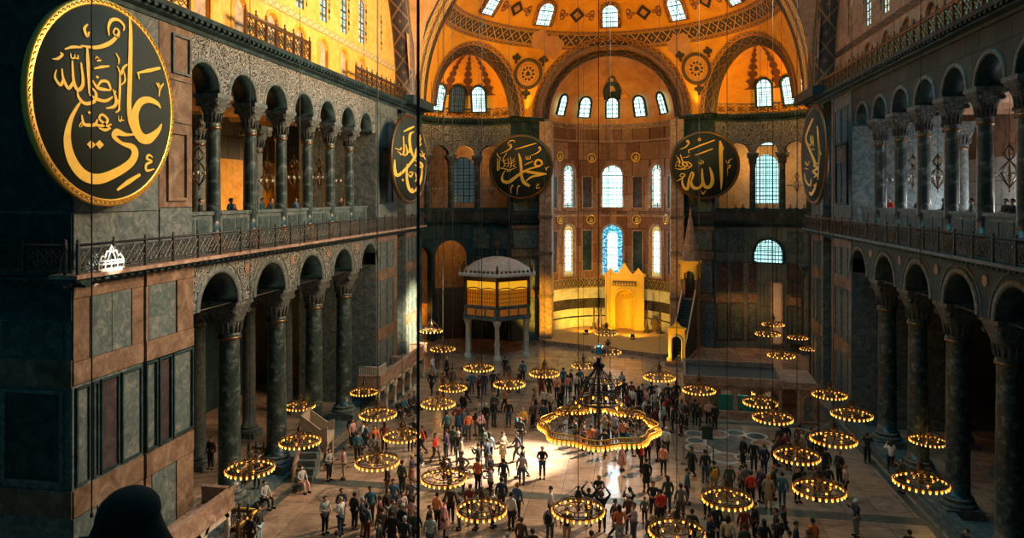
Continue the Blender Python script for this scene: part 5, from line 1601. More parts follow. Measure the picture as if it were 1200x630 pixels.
# thick cable near the camera, and stay wires
def cable(x, dep, r, z0, label, z1=45):
    p = Vector((CX, 0, 0))+Vector((ray(x, HORIZON).x, ray(x, HORIZON).y, 0))*dep
    mb = MB(); mb.tube([(0, 0, z0), (0, 0, z1)], r, 8)
    mb.lathe([(0, z0-.12), (r*2.2, z0-.10), (r*2.2, z0), (r, z0+.05)], 10)
    o = mb.build('hanging_cable', 'cable_black'); o.location = p
    tag(o, label, 'cable')
cable(490, 12.0, .026, 6.2, 'thick black cable hanging close to the viewer, left of centre')
cable(107.5, 22.3, .022, 5.2, 'thin black cable hanging in front of the near left pier')

# ================================================================== FURNITURE OF THE EAST END
def slab(mb, a, b, z0, z1, t, mat=0):
    """upright slab from a to b (plan), t thick"""
    a, b = Vector((a[0], a[1], 0)), Vector((b[0], b[1], 0)); d = (b-a).normalized(); n_ = Vector((-d.y, d.x, 0))*t/2
    mb.hexa([a-n_+Vector((0, 0, z0)), b-n_+Vector((0, 0, z0)), b+n_+Vector((0, 0, z0)), a+n_+Vector((0, 0, z0)), a-n_+Vector((0, 0, z1)), b-n_+Vector((0, 0, z1)), b+n_+Vector((0, 0, z1)), a+n_+Vector((0, 0, z1))], mat)
# kiosk on columns; grilles and inlays carry emission for their lit look
KC = Vector((-10.6, 68.0, 0)); KR = 3.4; KA = math.atan2(-68, 12.48)
hexp = lambda r, k: Vector((r*math.cos(KA+PI/3*k), r*math.sin(KA+PI/3*k), 0))
k_ = empty('kiosk', KC); tag(k_, 'six sided kiosk with glowing golden grilles raised on marble columns, lead dome', 'kiosk')
for i in range(6):
    mb = MB(); p = hexp(KR*.93, i)
    mb.lathe([(.34, 0), (.34, .3), (.26, .36), (.24, .5), (.21, 3.0), (.25, 3.05), (.40, 3.5), (.40, 3.64)], 16, 0, p)
    mb.build('column', 'marble_white', k_)
mb = MB(); inl = []
for i in range(6):
    a, b = hexp(KR, i), hexp(KR, i+1)
    slab(mb, a, b, 3.60, 3.85, .5); slab(mb, a, b, 3.85, 4.75, .16, 0); slab(mb, a, b, 4.72, 4.90, .34)
    mb.face([a*.98+Vector((0, 0, 3.7)), b*.98+Vector((0, 0, 3.7)), Vector((0, 0, 3.7))])
    for f in (.08, .38, .68):
        q0, q1 = a.lerp(b, f), a.lerp(b, f+.24); o_ = (a+b).normalized()*.10
        inl.append((q0+o_, q1+o_))
kb = mb.build('box_base', ['marble_grey'], k_)
mb = MB()
for i in range(6): slab(mb, hexp(KR, i), hexp(KR, i+1), 7.15, 7.60, .28)
mb.build('upper_beam', 'bronze', k_)
for q0, q1 in inl:
    mb = MB(); slab(mb, q0, q1, 4.0, 4.6, .05); mb.build('inlay_panel', 'inlay_glow', kb)
for i in range(6):
    mb = MB(); p = hexp(KR, i); mb.tube([p+Vector((0, 0, 4.8)), p+Vector((0, 0, 7.3))], .16, 8); mb.build('corner_post', 'bronze', k_)
for i in range(6):
    mb = MB(); a, b = hexp(KR*.96, i), hexp(KR*.96, i+1)
    slab(mb, a, b, 4.88, 6.35, .05, 0); slab(mb, a, b, 6.35, 7.2, .04, 1)
    n_ = 18
    o_ = (a+b).normalized()*.06
    for q in range(n_):
        f = (q+.5)/n_
        p = a.lerp(b, f)+o_
        mb.tube([p+Vector((0, 0, 4.9)), p+Vector((0, 0, 6.35))], .025, 4, 2)
    for z in (5.2, 5.6, 6.0): mb.tube([a+o_+Vector((0, 0, z)), b+o_+Vector((0, 0, z))], .02, 4, 2)
    P = [a.lerp(b, q/20)+o_+Vector((0, 0, 6.38+.16*abs(math.sin(PI*q/20*2)))) for q in range(21)]
    mb.tube(P, .05, 5, 2)
    mb.build('grille', ['grille_glow', 'grille_glow_upper', 'bronze'], k_)
mb = MB()
ring6 = [(KR+.75, 7.62), (KR+.75, 7.80), (KR+.1, 8.0), (KR-.3, 8.1)]
for i in range(6):
    for (r0, z0), (r1, z1) in zip(ring6, ring6[1:]):
        mb.face([hexp(r0, i)+Vector((0, 0, z0)), hexp(r0, i+1)+Vector((0, 0, z0)), hexp(r1, i+1)+Vector((0, 0, z1)), hexp(r1, i)+Vector((0, 0, z1))])
    mb.face([hexp(KR+.75, i)+Vector((0, 0, 7.62)), hexp(KR+.75, i+1)+Vector((0, 0, 7.62)), Vector((0, 0, 7.62))])
mb.lathe([(KR-.25, 8.08), (KR-.6, 8.3), (KR-1.3, 8.75), (KR-2.1, 9.05), (KR-2.9, 9.2), (0, 9.24)], 36)
mb.build('dome_roof', 'lead_roof', k_)
mb = MB()
for i in range(6):
    for q in range(8):
        p = hexp(KR+.35, i).lerp(hexp(KR+.35, i+1), q/8)
        mb.lathe([(.10, 7.9), (.12, 8.0), (.05, 8.12), (.0, 8.22)] if q else [(.14, 7.9), (.16, 8.15), (.08, 8.35), (.12, 8.5), (0, 8.75)], 8, 0, p)
mb.build('crest', 'bronze', k_)
mb = MB(); mb.lathe([(.12, 9.2), (.06, 9.4), (.14, 9.55), (.05, 9.7), (.04, 10.1), (.10, 10.2), (0, 10.4)], 10)
for q in range(8):
    a = 2*PI*q/8; mb.tube([(0, 0, 10.2), (.28*math.cos(a), 0, 10.5+.28*math.sin(a))], .035, 5)
mb.build('finial', 'bronze', k_)
# mihrab
mh = empty('mihrab', (1.35, 79.75, .42), R(-4)); tag(mh, 'carved golden marble prayer niche with pointed crest in the lit apse', 'prayer niche')
mm = lambda u, z, w_: Vector((u, w_, z))
mb = MB(); wall_open(mb, mm, -2.1, 2.1, 0, 5.8, [(0, .98, 0, 3.35)], 1.0, 0)
for a, b, c, d in ((-2.1, -1.75, 0, 5.8), (1.75, 2.1, 0, 5.8), (-1.75, 1.75, 5.4, 5.8), (-1.75, 1.75, 4.55, 4.7)): mb.box((a, -.10, c), (b, 0.02, d))
mb.box((-2.25, -.2, 5.8), (2.25, 1.0, 6.02)); mb.box((-2.2, -.25, 0), (-1.2, .1, .3)); mb.box((1.2, -.25, 0), (2.2, .1, .3))
mb.build('surround', 'mihrab_gold', mh)
mb = MB()
mb.grid(16, 8, lambda i, j: Vector((-.98*math.cos(PI*i), .05+.95*math.sin(PI*i), 3.35*j)), 0)
mb.grid(16, 6, lambda i, j: Vector((-.98*math.cos(PI*i)*math.cos(PI/2*j), .05+.95*math.sin(PI*i)*math.cos(PI/2*j), 3.35+1.0*math.sin(PI/2*j))), 0)
for r in range(3):
    for q in range(9):
        a = PI*(q+.5)/9; rr = .93-.22*r
        mb.lathe([(0, 0), (.11, .1), (.12, .28)], 6, 0, (-rr*math.cos(a), .05+rr*math.sin(a), 3.2+.3*r))
mb.build('niche', 'mihrab_gold', mh)
mb = MB(); arch_band(mb, mm, 0, 3.35, 1.0, 1.22, -.12, .02, 0, 18, legs=3.35); mb.build('niche_moulding', 'gold_paint', mh)
mb = MB(); mb.box((-1.3, -.09, 4.78), (1.3, .02, 5.3)); inf = mb.build('inscription_field', 'timber_dark', mh)
mb = MB()
fx = lambda p, d: Vector((p.x, -.10-d, p.y))
for k in range(8):
    x = -1.15+.3*k
    stroke(mb, [(x, 4.9), (x+.06, 5.2)], .05, fx); stroke(mb, [(x-.05, 4.95), (x+.1, 4.88), (x+.2, 5.02)], .06, fx)
mb.build('inscription', 'gold_paint', inf)
mb = MB()
for cx, hw, h in ((-1.5, .7, .75), (0, .95, 1.35), (1.5, .7, .75)):
    P = [(-hw, 0), (-hw*.6, h*.28), (-hw*.35, h*.55), (0, h), (hw*.35, h*.55), (hw*.6, h*.28), (hw, 0)]
    for w_ in (-.12, .1): mb.face([(cx+x, w_, 6.02+z) for x, z in P])
    for (a, b), (c, d) in zip(P, P[1:]): mb.face([(cx+a, -.12, 6.02+b), (cx+c, -.12, 6.02+d), (cx+c, .1, 6.02+d), (cx+a, .1, 6.02+b)])
mb.build('crest', 'gold_paint', mh)
# candle stands and urns
def candle(loc, h, lb):
    root = empty('candle_stand', loc); tag(root, lb, 'candlestick', 'tall candlesticks by the prayer niche')
    mb = MB(); mb.lathe([(.42, 0), (.44, .1), (.26, .22), (.14, .4), (.2, .6), (.10, .75), (.09, h*.5), (.2, h*.55), (.08, h*.6), (.12, h*.72), (.16, h*.74), (0, h*.75)], 16)
    mb.build('base', 'bronze', root)
    mb = MB(); mb.lathe([(.09, h*.74), (.085, h), (0, h+.01)], 12); mb.build('candle', 'timber_dark', root)
candle((-1.2, 79.0, .42), 2.9, 'tall dark candlestick left of the golden prayer niche'); candle((-1.95, 79.6, .42), 2.6, 'shorter dark candlestick, leftmost on the apse platform')
candle((3.75, 78.6, .42), 2.9, 'tall dark candlestick at the right edge of the prayer niche'); candle((5.1, 78.2, .42), 2.6, 'dark candlestick at the right end of the apse wall')
def urn(loc, lb):
    root = empty('marble_urn', loc); tag(root, lb, 'urn')
    mb = MB(); mb.lathe([(.3, 0), (.3, .12), (.16, .25), (.3, .5), (.46, .85), (.44, 1.15), (.28, 1.35), (.2, 1.42)], 20); mb.build('body', 'marble_brown', root)
    mb = MB(); mb.lathe([(.24, 1.42), (.22, 1.5), (.1, 1.62), (.06, 1.72), (0, 1.78)], 16); mb.build('lid', 'bronze', root)
urn((4.6, 79.2, .42), 'dark rounded urn with lid right of the prayer niche')
def flood(loc, lb):
    root = empty('floodlight', loc); tag(root, lb, 'floodlight', 'floodlights on the apse platform')
    mb = MB(); mb.box((-.25, -.14, 0), (.25, .14, .05)); mb.tube([(-.2, 0, .03), (-.2, 0, .4)], .025, 6); mb.tube([(.2, 0, .03), (.2, 0, .4)], .025, 6); mb.build('stand', 'iron', root)
    mb = MB(); mb.box((-.18, -.12, .22), (.18, .16, .5)); mb.build('housing', 'iron', root)
flood((-2.6, 76.4, .42), 'small black floodlight on the apse platform, left of the chandelier stack'); flood((2.2, 74.6, .42), 'small black floodlight on the apse platform, before the prayer niche')

# minbar: gate, long stair, spired canopy
ma = Vector((6.0, 65.3)); mbv = Vector((7.7, 71.8)); md = (mbv-ma).normalized(); mn = Vector((-md.y, md.x))
mi = empty('minbar', (ma.x, ma.y, 0), math.atan2(-md.x, md.y)); tag(mi, 'stone pulpit stair with golden gate and tall pointed spire, right of the apse', 'pulpit')
ML = (mbv-ma).length
mb = MB(); mb.box((-.85, -.15, 0), (.85, ML+1.0, .42)); mb.box((-.95, -.35, 0), (.95, .5, .3)); mb.build('plinth', 'marble_rose', mi)
mb = MB(); wall_open(mb, lambda u, z, w_: Vector((u, w_-.1, z)), -.72, .72, .4, 3.2, [(0, .42, .4, 2.2)], .35, 0)
mb.box((-.82, -.2, 3.2), (.82, .35, 3.36)); mb.box((-.82, -.2, .4), (-.6, .3, .7)); mb.box((.6, -.2, .4), (.82, .3, .7))
P = [(-.75, 3.36), (-.35, 3.5), (0, 3.95), (.35, 3.5), (.75, 3.36)]
for y in (-.12, .22): mb.face([(x, y, z) for x, z in P])
for (a, b), (c, d) in zip(P, P[1:]): mb.face([(a, -.12, b), (c, -.12, d), (c, .22, d), (a, .22, b)])
gt = mb.build('gate', 'gold_paint', mi)
mb = MB(); arch_band(mb, lambda u, z, w_: Vector((u, w_-.1, z)), 0, 2.2, .42, .56, -.08, .0, 0, 14, legs=1.8); mb.build('gate_moulding', 'stone_pale', gt)
mb = MB(); nst = 20
for k in range(nst): mb.box((-.55, .35+(ML-.9)*k/nst, .42), (.55, .35+(ML-.9)*(k+1)/nst, .42+4.6*(k+1)/nst))
mb.build('stair', 'lead_teal', mi)
for sx in (-1, 1):
    mb = MB(); x0, x1 = sx*.55, sx*.70
    A = [(.3, .42), (ML-.3, .42), (ML-.3, 6.0), (ML-.7, 6.0), (.3, 1.35)]
    for x in (x0, x1): mb.face([(x, y, z) for y, z in A])
    for (a, b), (c, d) in zip(A, A[1:]+A[:1]): mb.face([(x0, a, b), (x0, c, d), (x1, c, d), (x1, a, b)])
    mb.build('side_wall', 'marble_brown' if sx < 0 else 'marble_dark', mi)
    mb = MB(); mb.tube([(sx*.62, .3, 1.42), (sx*.62, ML-.6, 6.08)], .07, 6); mb.build('handrail', 'stone_pale', mi)
mb = MB(); mb.box((-.8, ML-.8, .42), (.8, ML+.8, 5.05))
for sx in (-1, 1):
    for y in (ML-.68, ML+.68): mb.tube([(sx*.68, y, 5.0), (sx*.68, y, 7.4)], .11, 10)
mb.build('tower', 'marble_brown', mi)
mb = MB()
for q in range(4):
    a = q*PI/2; c_, s_ = math.cos(a), math.sin(a)
    f = lambda u, z, w_: Vector((c_*u-s_*(-.82+w_), ML+s_*u+c_*(-.82+w_), z))
    wall_open(mb, f, -.82, .82, 7.0, 8.6, [(0, .52, 7.0, 7.3)], .12, 0)
mb.box((-.95, ML-.95, 8.5), (.95, ML+.95, 8.75)); mb.build('canopy', 'gold_paint', mi)
mb = MB(); mb.lathe([(.86, 8.75), (.80, 9.0), (.55, 10.6), (.22, 12.6), (.06, 13.2)], 8, 0, (0, ML, 0), False); spr = mb.build('spire', 'marble_rose', mi)
mb = MB(); mb.lathe([(.07, 13.15), (.12, 13.3), (.04, 13.42), (.09, 13.55), (.02, 13.7), (0, 14.2)], 10, 0, (0, ML, 0)); mb.build('finial', 'gold', spr)

# marble tribune at the right
tb = empty('marble_tribune', (5.6, 50.4, 0), R(-4)); tag(tb, 'low marble tribune with pointed arches and sunken teal roof, right of the floor roundels', 'tribune')
TX, TY, TH = 8.5, 4.9, 2.85
fm = lambda u, z, w_: Vector((u, w_, z))
arches = [(.98, .62, 0, 1.5), (2.55, .60, .55, 1.5), (4.05, .60, .55, 1.5), (5.5, .56, .55, 1.5), (6.72, .46, 0, 1.95)]
mb = MB(); wall_open(mb, fm, 0, TX, 0, TH-.55, arches, .3, 0, 0, n=12)
wall_open(mb, lambda u, z, w_: Vector((w_, u, z)), 0, TY, 0, TH-.55, [(1.2, .7, 0, 1.5), (3.3, .7, 0, 1.5)], .3, 0)
wall_open(mb, lambda u, z, w_: Vector((TX-w_, u, z)), 0, TY, 0, TH-.55, [(1.2, .7, 0, 1.5), (3.3, .7, 0, 1.5)], .3, 0)
wall_open(mb, lambda u, z, w_: Vector((u, TY-w_, z)), 0, TX, 0, TH-.55, [(1.2, .7, 0, 1.5), (3.3, .7, 0, 1.5), (5.4, .7, 0, 1.5)], .3, 0)
mb.build('arcade', 'marble_rose', tb)
mb = MB()
for u, h, zs, zp in arches[:4]: arch_band(mb, fm, u, zp, h, h+.10, -.05, .02, 0, 12, legs=zp-max(zs, .02))
for u in (.12, 1.75, 3.3, 4.78, 6.14, 7.3): mb.box((u-.09, -.08, 0), (u+.09, .0, TH-.6))
mb.box((7.42, -.10, .25), (7.52, 0, 2.2)); mb.box((8.28, -.1, .25), (8.38, 0, 2.2)); mb.box((7.42, -.1, 2.1), (8.38, 0, 2.22)); mb.box((7.42, -.1, .15), (8.38, 0, .27))
arch_band(mb, fm, 7.9, 1.6, .28, .38, -.09, .0, 0, 12, legs=1.25)
mb.build('mouldings', 'marble_rose', tb)
mb = MB(); arch_pane(mb, fm, 7.9, .28, .35, 1.6, -.03); mb.build('niche_panel', 'marble_panel', tb)
mb = MB(); mb.box((-.12, -.14, TH-.55), (TX+.12, TY+.1, TH-.42)); mb.build('deck', 'marble_rose', tb)
mb = MB()
for a, b, c, d in ((-.12, .08, -.12, TY+.1), (6.2, 6.4, -.12, TY+.1), (-.12, 6.4, -.14, .06), (-.12, 6.4, TY-.08, TY+.1), (6.4, TX+.12, -.14, .02)): mb.box((a, c, TH-.42), (b, d, TH if d-c > .1 and a < 6.3 else TH-.1))
mb.build('parapet', 'marble_rose', tb)
mb = MB(); mb.box((.08, .06, TH-.42), (6.2, TY-.08, TH-.36)); mb.build('sunken_roof', 'lead_teal', tb)
mb = MB(); mb.box((2.2, 1.4, .2), (5.9, 1.5, 1.3)); mb.build('blue_screen', 'cloth', tb).color = (.04, .50, .60, 1)
l = light('tribune_lamp', 'POINT', (9.6, 51.6, 2.0), (1, .75, .5), 25, shadow_soft_size=.2)

# arched marble loge along the left east pier
def loge(loc, rz, L, D, Hh, n, lb, rail=True):
    root = empty('marble_loge', loc, rz); tag(root, lb, 'loge')
    # local: x along the nave side, y into the wall
    hb = Hh-.85
    mb = MB()
    cs = [L*(i+.5)/n for i in range(n)]
    wall_open(mb, fm, 0, L, hb-.35, hb+.15, [(c, L/n*.38, 0, hb-.30-.0) for c in cs] if False else [], .22, 0)
    for c in cs: arch_band(mb, fm, c, hb-.75, L/n*.40, L/n*.5, .0, .22, 0, 12)
    for i in range(n):      # spandrels
        a, b = L*i/n, L*(i+1)/n; c = (a+b)/2; r = L/n*.40
        pts = [(c-r*math.cos(PI*k/10), hb-.75+r*math.sin(PI*k/10)) for k in range(11)]
        for (x0, z0), (x1, z1) in zip(pts, pts[1:]): mb.face([(x0, .02, z0), (x1, .02, z1), (x1, .02, hb), (x0, .02, hb)])
        for x0, x1 in ((a, c-r), (c+r, b)): mb.face([(x0, .02, hb-.75), (x1, .02, hb-.75), (x1, .02, hb), (x0, .02, hb)])
    mb.build('arches', 'marble_white', root)
    for i in range(n+1):
        q = MB(); q.lathe([(.14, 0), (.14, .14), (.09, .2), (.085, hb-1.0), (.10, hb-.98), (.15, hb-.75)], 12, 0, (min(max(L*i/n, .1), L-.1), .11, 0)); q.build('column', 'marble_white', root)
    mb = MB(); mb.box((-.05, -.1, hb), (L+.05, D, hb+.16)); mb.build('deck', 'marble_rose', root)
    mb = MB(); mb.box((-.05, -.12, hb+.16), (L+.05, .04, Hh-.12)); mb.box((-.09, -.17, Hh-.12), (L+.09, .09, Hh)); mb.box((-.09, -.16, hb+.0), (L+.09, -.09, hb+.2))
    for x in (-.05, L-.1): mb.box((x, .04, hb+.16), (x+.15, D, Hh-.12)); mb.box((x-.04, .0, Hh-.12), (x+.19, D, Hh))
    mb.build('parapet', 'marble_rose', root)
    if rail:
        mb = MB()
        for k in range(12):
            y = .1+(D-.2)*k/11; mb.tube([(.03, y, Hh), (.03, y, Hh+.55)], .02, 4)
        for k in range(8):
            x = .05+.2*k; mb.tube([(x, .0, Hh), (x, 0, Hh+.55)], .02, 4)
        mb.tube([(1.5, 0, Hh+.55), (.03, 0, Hh+.55), (.03, D, Hh+.55)], .035, 5); mb.build('railing', 'stone_pale', root)
    return root
loge((-14.9, 47.0, 0), R(90), 11.2, 1.5, 2.8, 6, 'long marble loge on slim columns along the far left pier')
loge((-14.62, 28.05, 0), R(-90), 6.0, 1.28, 2.8, 3, 'marble loge with arches against the near left pier, bottom left', False).scale = (1, -1, 1)
# red chest on the loge deck
mb = MB(); mb.box((-.35, -.3, 0), (.35, .3, .6)); b_ = mb.build('wooden_chest', 'marble_rose'); b_.location = (-15.7, 53.2, 2.12)
tag(b_, 'small brown chest standing on the deck of the far left marble loge', 'chest')
# preacher's chair
pc = empty('preacher_chair', (-15.2, 37.9, 0), R(8)); tag(pc, 'pale marble preacher chair on posts with sloping sides and steps, by the left columns', 'pulpit')
mb = MB()
for x in (-.6, .6):
    for y in (-.6, .6): mb.box((x-.09, y-.09, 0), (x+.09, y+.09, 1.75))
mb.build('posts', 'stone_aged', pc)
mb = MB(); mb.box((-.72, -.72, 1.62), (.72, .72, 1.82)); mb.box((-.72, -.72, 1.35), (.72, -.64, 1.62)); mb.box((.64, -.72, 1.35), (.72, .72, 1.62)); mb.build('seat_platform', 'stone_aged', pc)
mb = MB(); mb.box((-.74, -.72, 1.82), (-.62, .72, 3.0)); mb.build('back_panel', 'stone_aged', pc)
for y in (-.72, .64):
    mb = MB(); A = [(-.66, 1.82), (.70, 1.82), (.74, 2.42), (.35, 2.25), (-.66, 2.98)]
    for yy in (y, y+.08): mb.face([(x, yy, z) for x, z in A])
    for (a, b), (c, d) in zip(A, A[1:]+A[:1]): mb.face([(a, y, b), (c, y, d), (c, y+.08, d), (a, y+.08, b)])
    mb.build('sloping_side', 'stone_aged', pc)
mb = MB()
for y in (-.62,):
    for k in range(2):
        arch_band(mb, lambda u, z, w_: Vector((u, y+w_, z)), 0, 1.0, .42, .52, -.05, .05, 0, 12, legs=0)
arch_band(mb, lambda u, z, w_: Vector((.62+w_, u, z)), 0, 1.0, .42, .52, -.05, .05, 0, 12)
mb.build('arches', 'stone_aged', pc)
mb = MB()
for k in range(5): mb.box((-.55, -.75-.32*(k+1), 0), (.35, -.75-.32*k, 1.5-.3*k))
mb.build('steps', 'marble_grey', pc)
mb = MB()
A = [(-.75, 0), (-.75, 2.0), (-2.4, .75), (-2.4, 0)]
for x in (-.68, -.58): mb.face([(x, y, z) for y, z in A])
for (a, b), (c, d) in zip(A, A[1:]+A[:1]): mb.face([(-.68, a, b), (-.68, c, d), (-.58, c, d), (-.58, a, b)])
mb.build('stair_side', 'marble_rose', pc)
# low balustrade between the near left columns
railing('floor_balustrade', [(-17.6, 33.4, .16), (-17.6, 37.2, .16), (-19.0, 37.3, .16)], .55, mats='stone_pale', sc=.95, label='low pierced stone balustrade between the two nearest left columns', matr='stone_pale', **ST)
# golden guard rail beside the near loge
railing('guard_rail', [(-14.5, 28.4, 0), (-14.5, 30.0, 0), (-15.8, 30.0, 0)], .5, mats='gold_paint', sc=1.0, label='yellow guard rail at the end of the near left loge', matr='gold_paint', **ST)
# stylobate step along the right aisle
mb = MB(); mb.box((15.75, 28.0, 0), (16.6, 50.0, .34)); mb.box((15.95, 28, .34), (16.6, 50, .5)); struct(mb.build('trim_right_stylobate', 'marble_grey'))
# rope barrier posts and notice by the floor roundels
def rope_post(p, h, mt, lb):
    root = empty('barrier_post', p); tag(root, lb, 'post')
    mb = MB(); mb.lathe([(.17, 0), (.17, .03), (.04, .06), (.035, h-.1), (.055, h-.06), (.04, h), (0, h+.02)], 12); mb.build('stand', mt, root)
    return root
rp = [on_z(801, 543, 0), on_z(836, 541, 0), on_z(868, 540, 0)]
rope_post(rp[0], 1.0, 'marble_rose', 'reddish barrier post left of the floor roundels'); rope_post(rp[1], .85, 'bronze', 'bronze barrier post in front of the floor roundels'); rope_post(rp[2], .85, 'bronze', 'bronze barrier post right front of the floor roundels')
mb = MB()
for a, b in zip(rp, rp[1:]): mb.tube([a.lerp(b, k/12)+Vector((0, 0, .82-.25*math.sin(PI*k/12))) for k in range(13)], .025, 6)
tag(mb.build('barrier_rope', 'marble_rose'), 'red rope strung between the barrier posts by the floor roundels', 'rope')
sp_ = on_z(829, 535, 0); sg = empty('notice_stand', sp_); tag(sg, 'small dark blue notice on a stand at the edge of the floor roundels', 'sign')
mb = MB(); mb.tube([(0, 0, 0), (0, 0, 1.05)], .025, 8); mb.lathe([(.2, 0), (.2, .03), (.03, .05)], 14); mb.build('stand', 'iron', sg)
mb = MB(); mb.box((-.3, -.02, 1.0), (.3, .03, 1.75)); mb.build('notice_board', 'lead_teal', sg)
# ================================================================== PEOPLE
def skin_mesh(name, V, Ed, Rd, sub=1, yscale=1.0):
    bm = bmesh.new()
    lay = bm.verts.layers.skin.verify()
    vs = [bm.verts.new(p) for p in V]
    for i, r in enumerate(Rd):
        vs[i][lay].radius = (r, r) if not isinstance(r, tuple) else r
        vs[i][lay].use_root = (i == 0)
    for a, b in Ed: bm.edges.new((vs[a], vs[b]))
    me = bpy.data.meshes.new(name); bm.to_mesh(me); bm.free()
    o = bpy.data.objects.new(name, me); COL.objects.link(o)
    m = o.modifiers.new('s', 'SKIN'); m.use_smooth_shade = True; m.branch_smoothing = .3
    if sub:
        q = o.modifiers.new('d', 'SUBSURF'); q.levels = sub; q.render_levels = sub
    bpy.context.view_layer.update()
    dg = bpy.context.evaluated_depsgraph_get()
    res = bpy.data.meshes.new_from_object(o.evaluated_get(dg))
    bpy.data.objects.remove(o); bpy.data.meshes.remove(me)
    res.name = name
    return res
class Sk:
    def __init__(s): s.V, s.E, s.R = [], [], []
    def add(s, p, r, par=None):
        s.V.append(tuple(p)); s.R.append(r)
        if par is not None: s.E.append((par, len(s.V)-1))
        return len(s.V)-1
POSE = {
 'stand': dict(el=[(.26, .03, 1.13), (-.26, .03, 1.13)], wr=[(.27, -.06, .89), (-.27, -.06, .89)]),
 'walk': dict(el=[(.25, .12, 1.15), (-.25, -.06, 1.13)], wr=[(.27, .14, .92), (-.25, -.24, .97)], kn=[(.09, -.20, .53), (-.09, .04, .49)], an=[(.09, -.27, .10), (-.09, .33, .15)]),
 'photo': dict(el=[(.27, -.18, 1.24), (-.27, -.18, 1.24)], wr=[(.12, -.36, 1.48), (-.12, -.36, 1.48)]),
 'up': dict(el=[(.36, -.04, 1.62), (-.36, -.04, 1.62)], wr=[(.17, -.12, 1.86), (-.17, -.12, 1.86)]),
 'front': dict(el=[(.27, .02, 1.14), (-.27, .02, 1.14)], wr=[(.11, -.27, 1.12), (-.11, -.27, 1.12)]),
 'hip': dict(el=[(.39, .08, 1.15), (-.26, .03, 1.13)], wr=[(.21, -.06, 1.02), (-.27, -.06, .89)]),
 'sit': dict(dz=-.44, el=[(.25, -.05, .72), (-.25, -.05, .72)], wr=[(.14, -.30, .62), (-.14, -.30, .62)], kn=[(.12, -.42, .50), (-.12, -.42, .50)], an=[(.13, -.46, .08), (-.13, -.46, .08)]),
}
def limbs(pose):
    p = POSE[pose]; dz = p.get('dz', 0)
    kn = p.get('kn', [(.10, -.02, .50), (-.10, -.02, .50)]); an = p.get('an', [(.11, .02, .09), (-.11, .02, .09)])
    return p, dz, kn, an
def build_pose(pose):
    p, dz, kn, an = limbs(pose)
    out = {}
    Z = lambda x, y, z: (x, y, z+dz)
    # body
    k = Sk()
    pel = k.add(Z(0, 0, .95), .125); sp = k.add(Z(0, .01, 1.15), .115, pel); ch = k.add(Z(0, .0, 1.34), .13, sp); nk = k.add(Z(0, .0, 1.47), .055, ch)
    h0 = k.add(Z(0, -.012, 1.53), .062, nk); h1 = k.add(Z(0, -.02, 1.60), .085, h0); h2 = k.add(Z(0, -.01, 1.66), .082, h1); k.add(Z(0, 0, 1.705), .045, h2)
    k.add(Z(0, -.125, 1.595), .014, h1)
    for sx in (-1, 1): k.add(Z(sx*.098, .0, 1.60), .014, h1)
    for i, sx in enumerate((1, -1)):
        sh = k.add(Z(sx*.165, .0, 1.40), .062, ch); e = k.add(p['el'][i], .042, sh); w_ = k.add(p['wr'][i], .028, e)
        a, b = Vector(p['el'][i]), Vector(p['wr'][i]); d = (b-a).normalized()
        sd = d.cross(Vector((0, 1, 0))); sd = sd.normalized() if sd.length > .05 else Vector((1, 0, 0)); nv = sd.cross(d).normalized()
        pm = k.add(b+d*.06, .034, w_)
        for q, (off, ln) in enumerate(((-.030, .060), (-.010, .074), (.011, .070), (.031, .054))):
            f1 = k.add(b+d*.10+sd*off, .0095, pm); f2 = k.add(b+d*(.10+ln*.5)+sd*off*1.1+nv*.006, .009, f1); k.add(b+d*(.10+ln*.85)+sd*off*1.1+nv*.024, .0075, f2)
        t1 = k.add(b+d*.045+sd*(.045*sx), .0105, pm); k.add(b+d*.085+sd*(.062*sx)+nv*.01, .009, t1)
    for i, sx in enumerate((1, -1)):
        hp = k.add(Z(sx*.09, 0, .90), .085, pel); q = k.add(kn[i], .058, hp); a = k.add(an[i], .040, q); k.add((an[i][0], an[i][1]-.13, .04), .035, a)
    me = skin_mesh('body', k.V, k.E, k.R)
    # eyes and mouth
    bm = bmesh.new(); bm.from_mesh(me)
    n0 = len(bm.faces)
    for sx in (-1, 1): bmesh.ops.create_uvsphere(bm, u_segments=6, v_segments=4, radius=.012, matrix=Matrix.Translation(Z(sx*.034, -.096, 1.615)))
    bmesh.ops.create_cube(bm, size=1, matrix=Matrix.Translation(Z(0, -.092, 1.548)) @ Matrix.Diagonal((.045, .012, .008, 1)))
    bm.faces.ensure_lookup_table()
    for f in bm.faces[n0:]: f.material_index = 1
    for f in bm.faces: f.smooth = True
    bm.to_mesh(me); bm.free()
    me.materials.clear(); me.materials.append(MATS['skin']); me.materials.append(MATS['eye_dark'])
    out['body'] = me
    # jacket
    k = Sk()
    c0 = k.add(Z(0, 0, .88), .158); c1 = k.add(Z(0, .01, 1.0), .150, c0); c2 = k.add(Z(0, .01, 1.16), .146, c1); c3 = k.add(Z(0, 0, 1.34), .158, c2); k.add(Z(0, .0, 1.465), .068, c3)
    for i, sx in enumerate((1, -1)):
        sh = k.add(Z(sx*.175, .0, 1.395), .082, c3); e = k.add(p['el'][i], .060, sh); b = Vector(p['el'][i]).lerp(Vector(p['wr'][i]), .92); k.add(b, .042, e)
    me = skin_mesh('jacket', k.V, k.E, k.R); me.materials.append(MATS['cloth']); out['jacket'] = me
    # trousers
    k = Sk()
    t0 = k.add(Z(0, 0, .95), .145)
    for i, sx in enumerate((1, -1)):
        hp = k.add(Z(sx*.095, .0, .86), .110, t0); q = k.add(kn[i], .078, hp); k.add((an[i][0], an[i][1], an[i][2]+.01), .058, q)
    me = skin_mesh('trousers', k.V, k.E, k.R); me.materials.append(MATS['cloth']); out['trousers'] = me
    # shoes
    mb = MB()
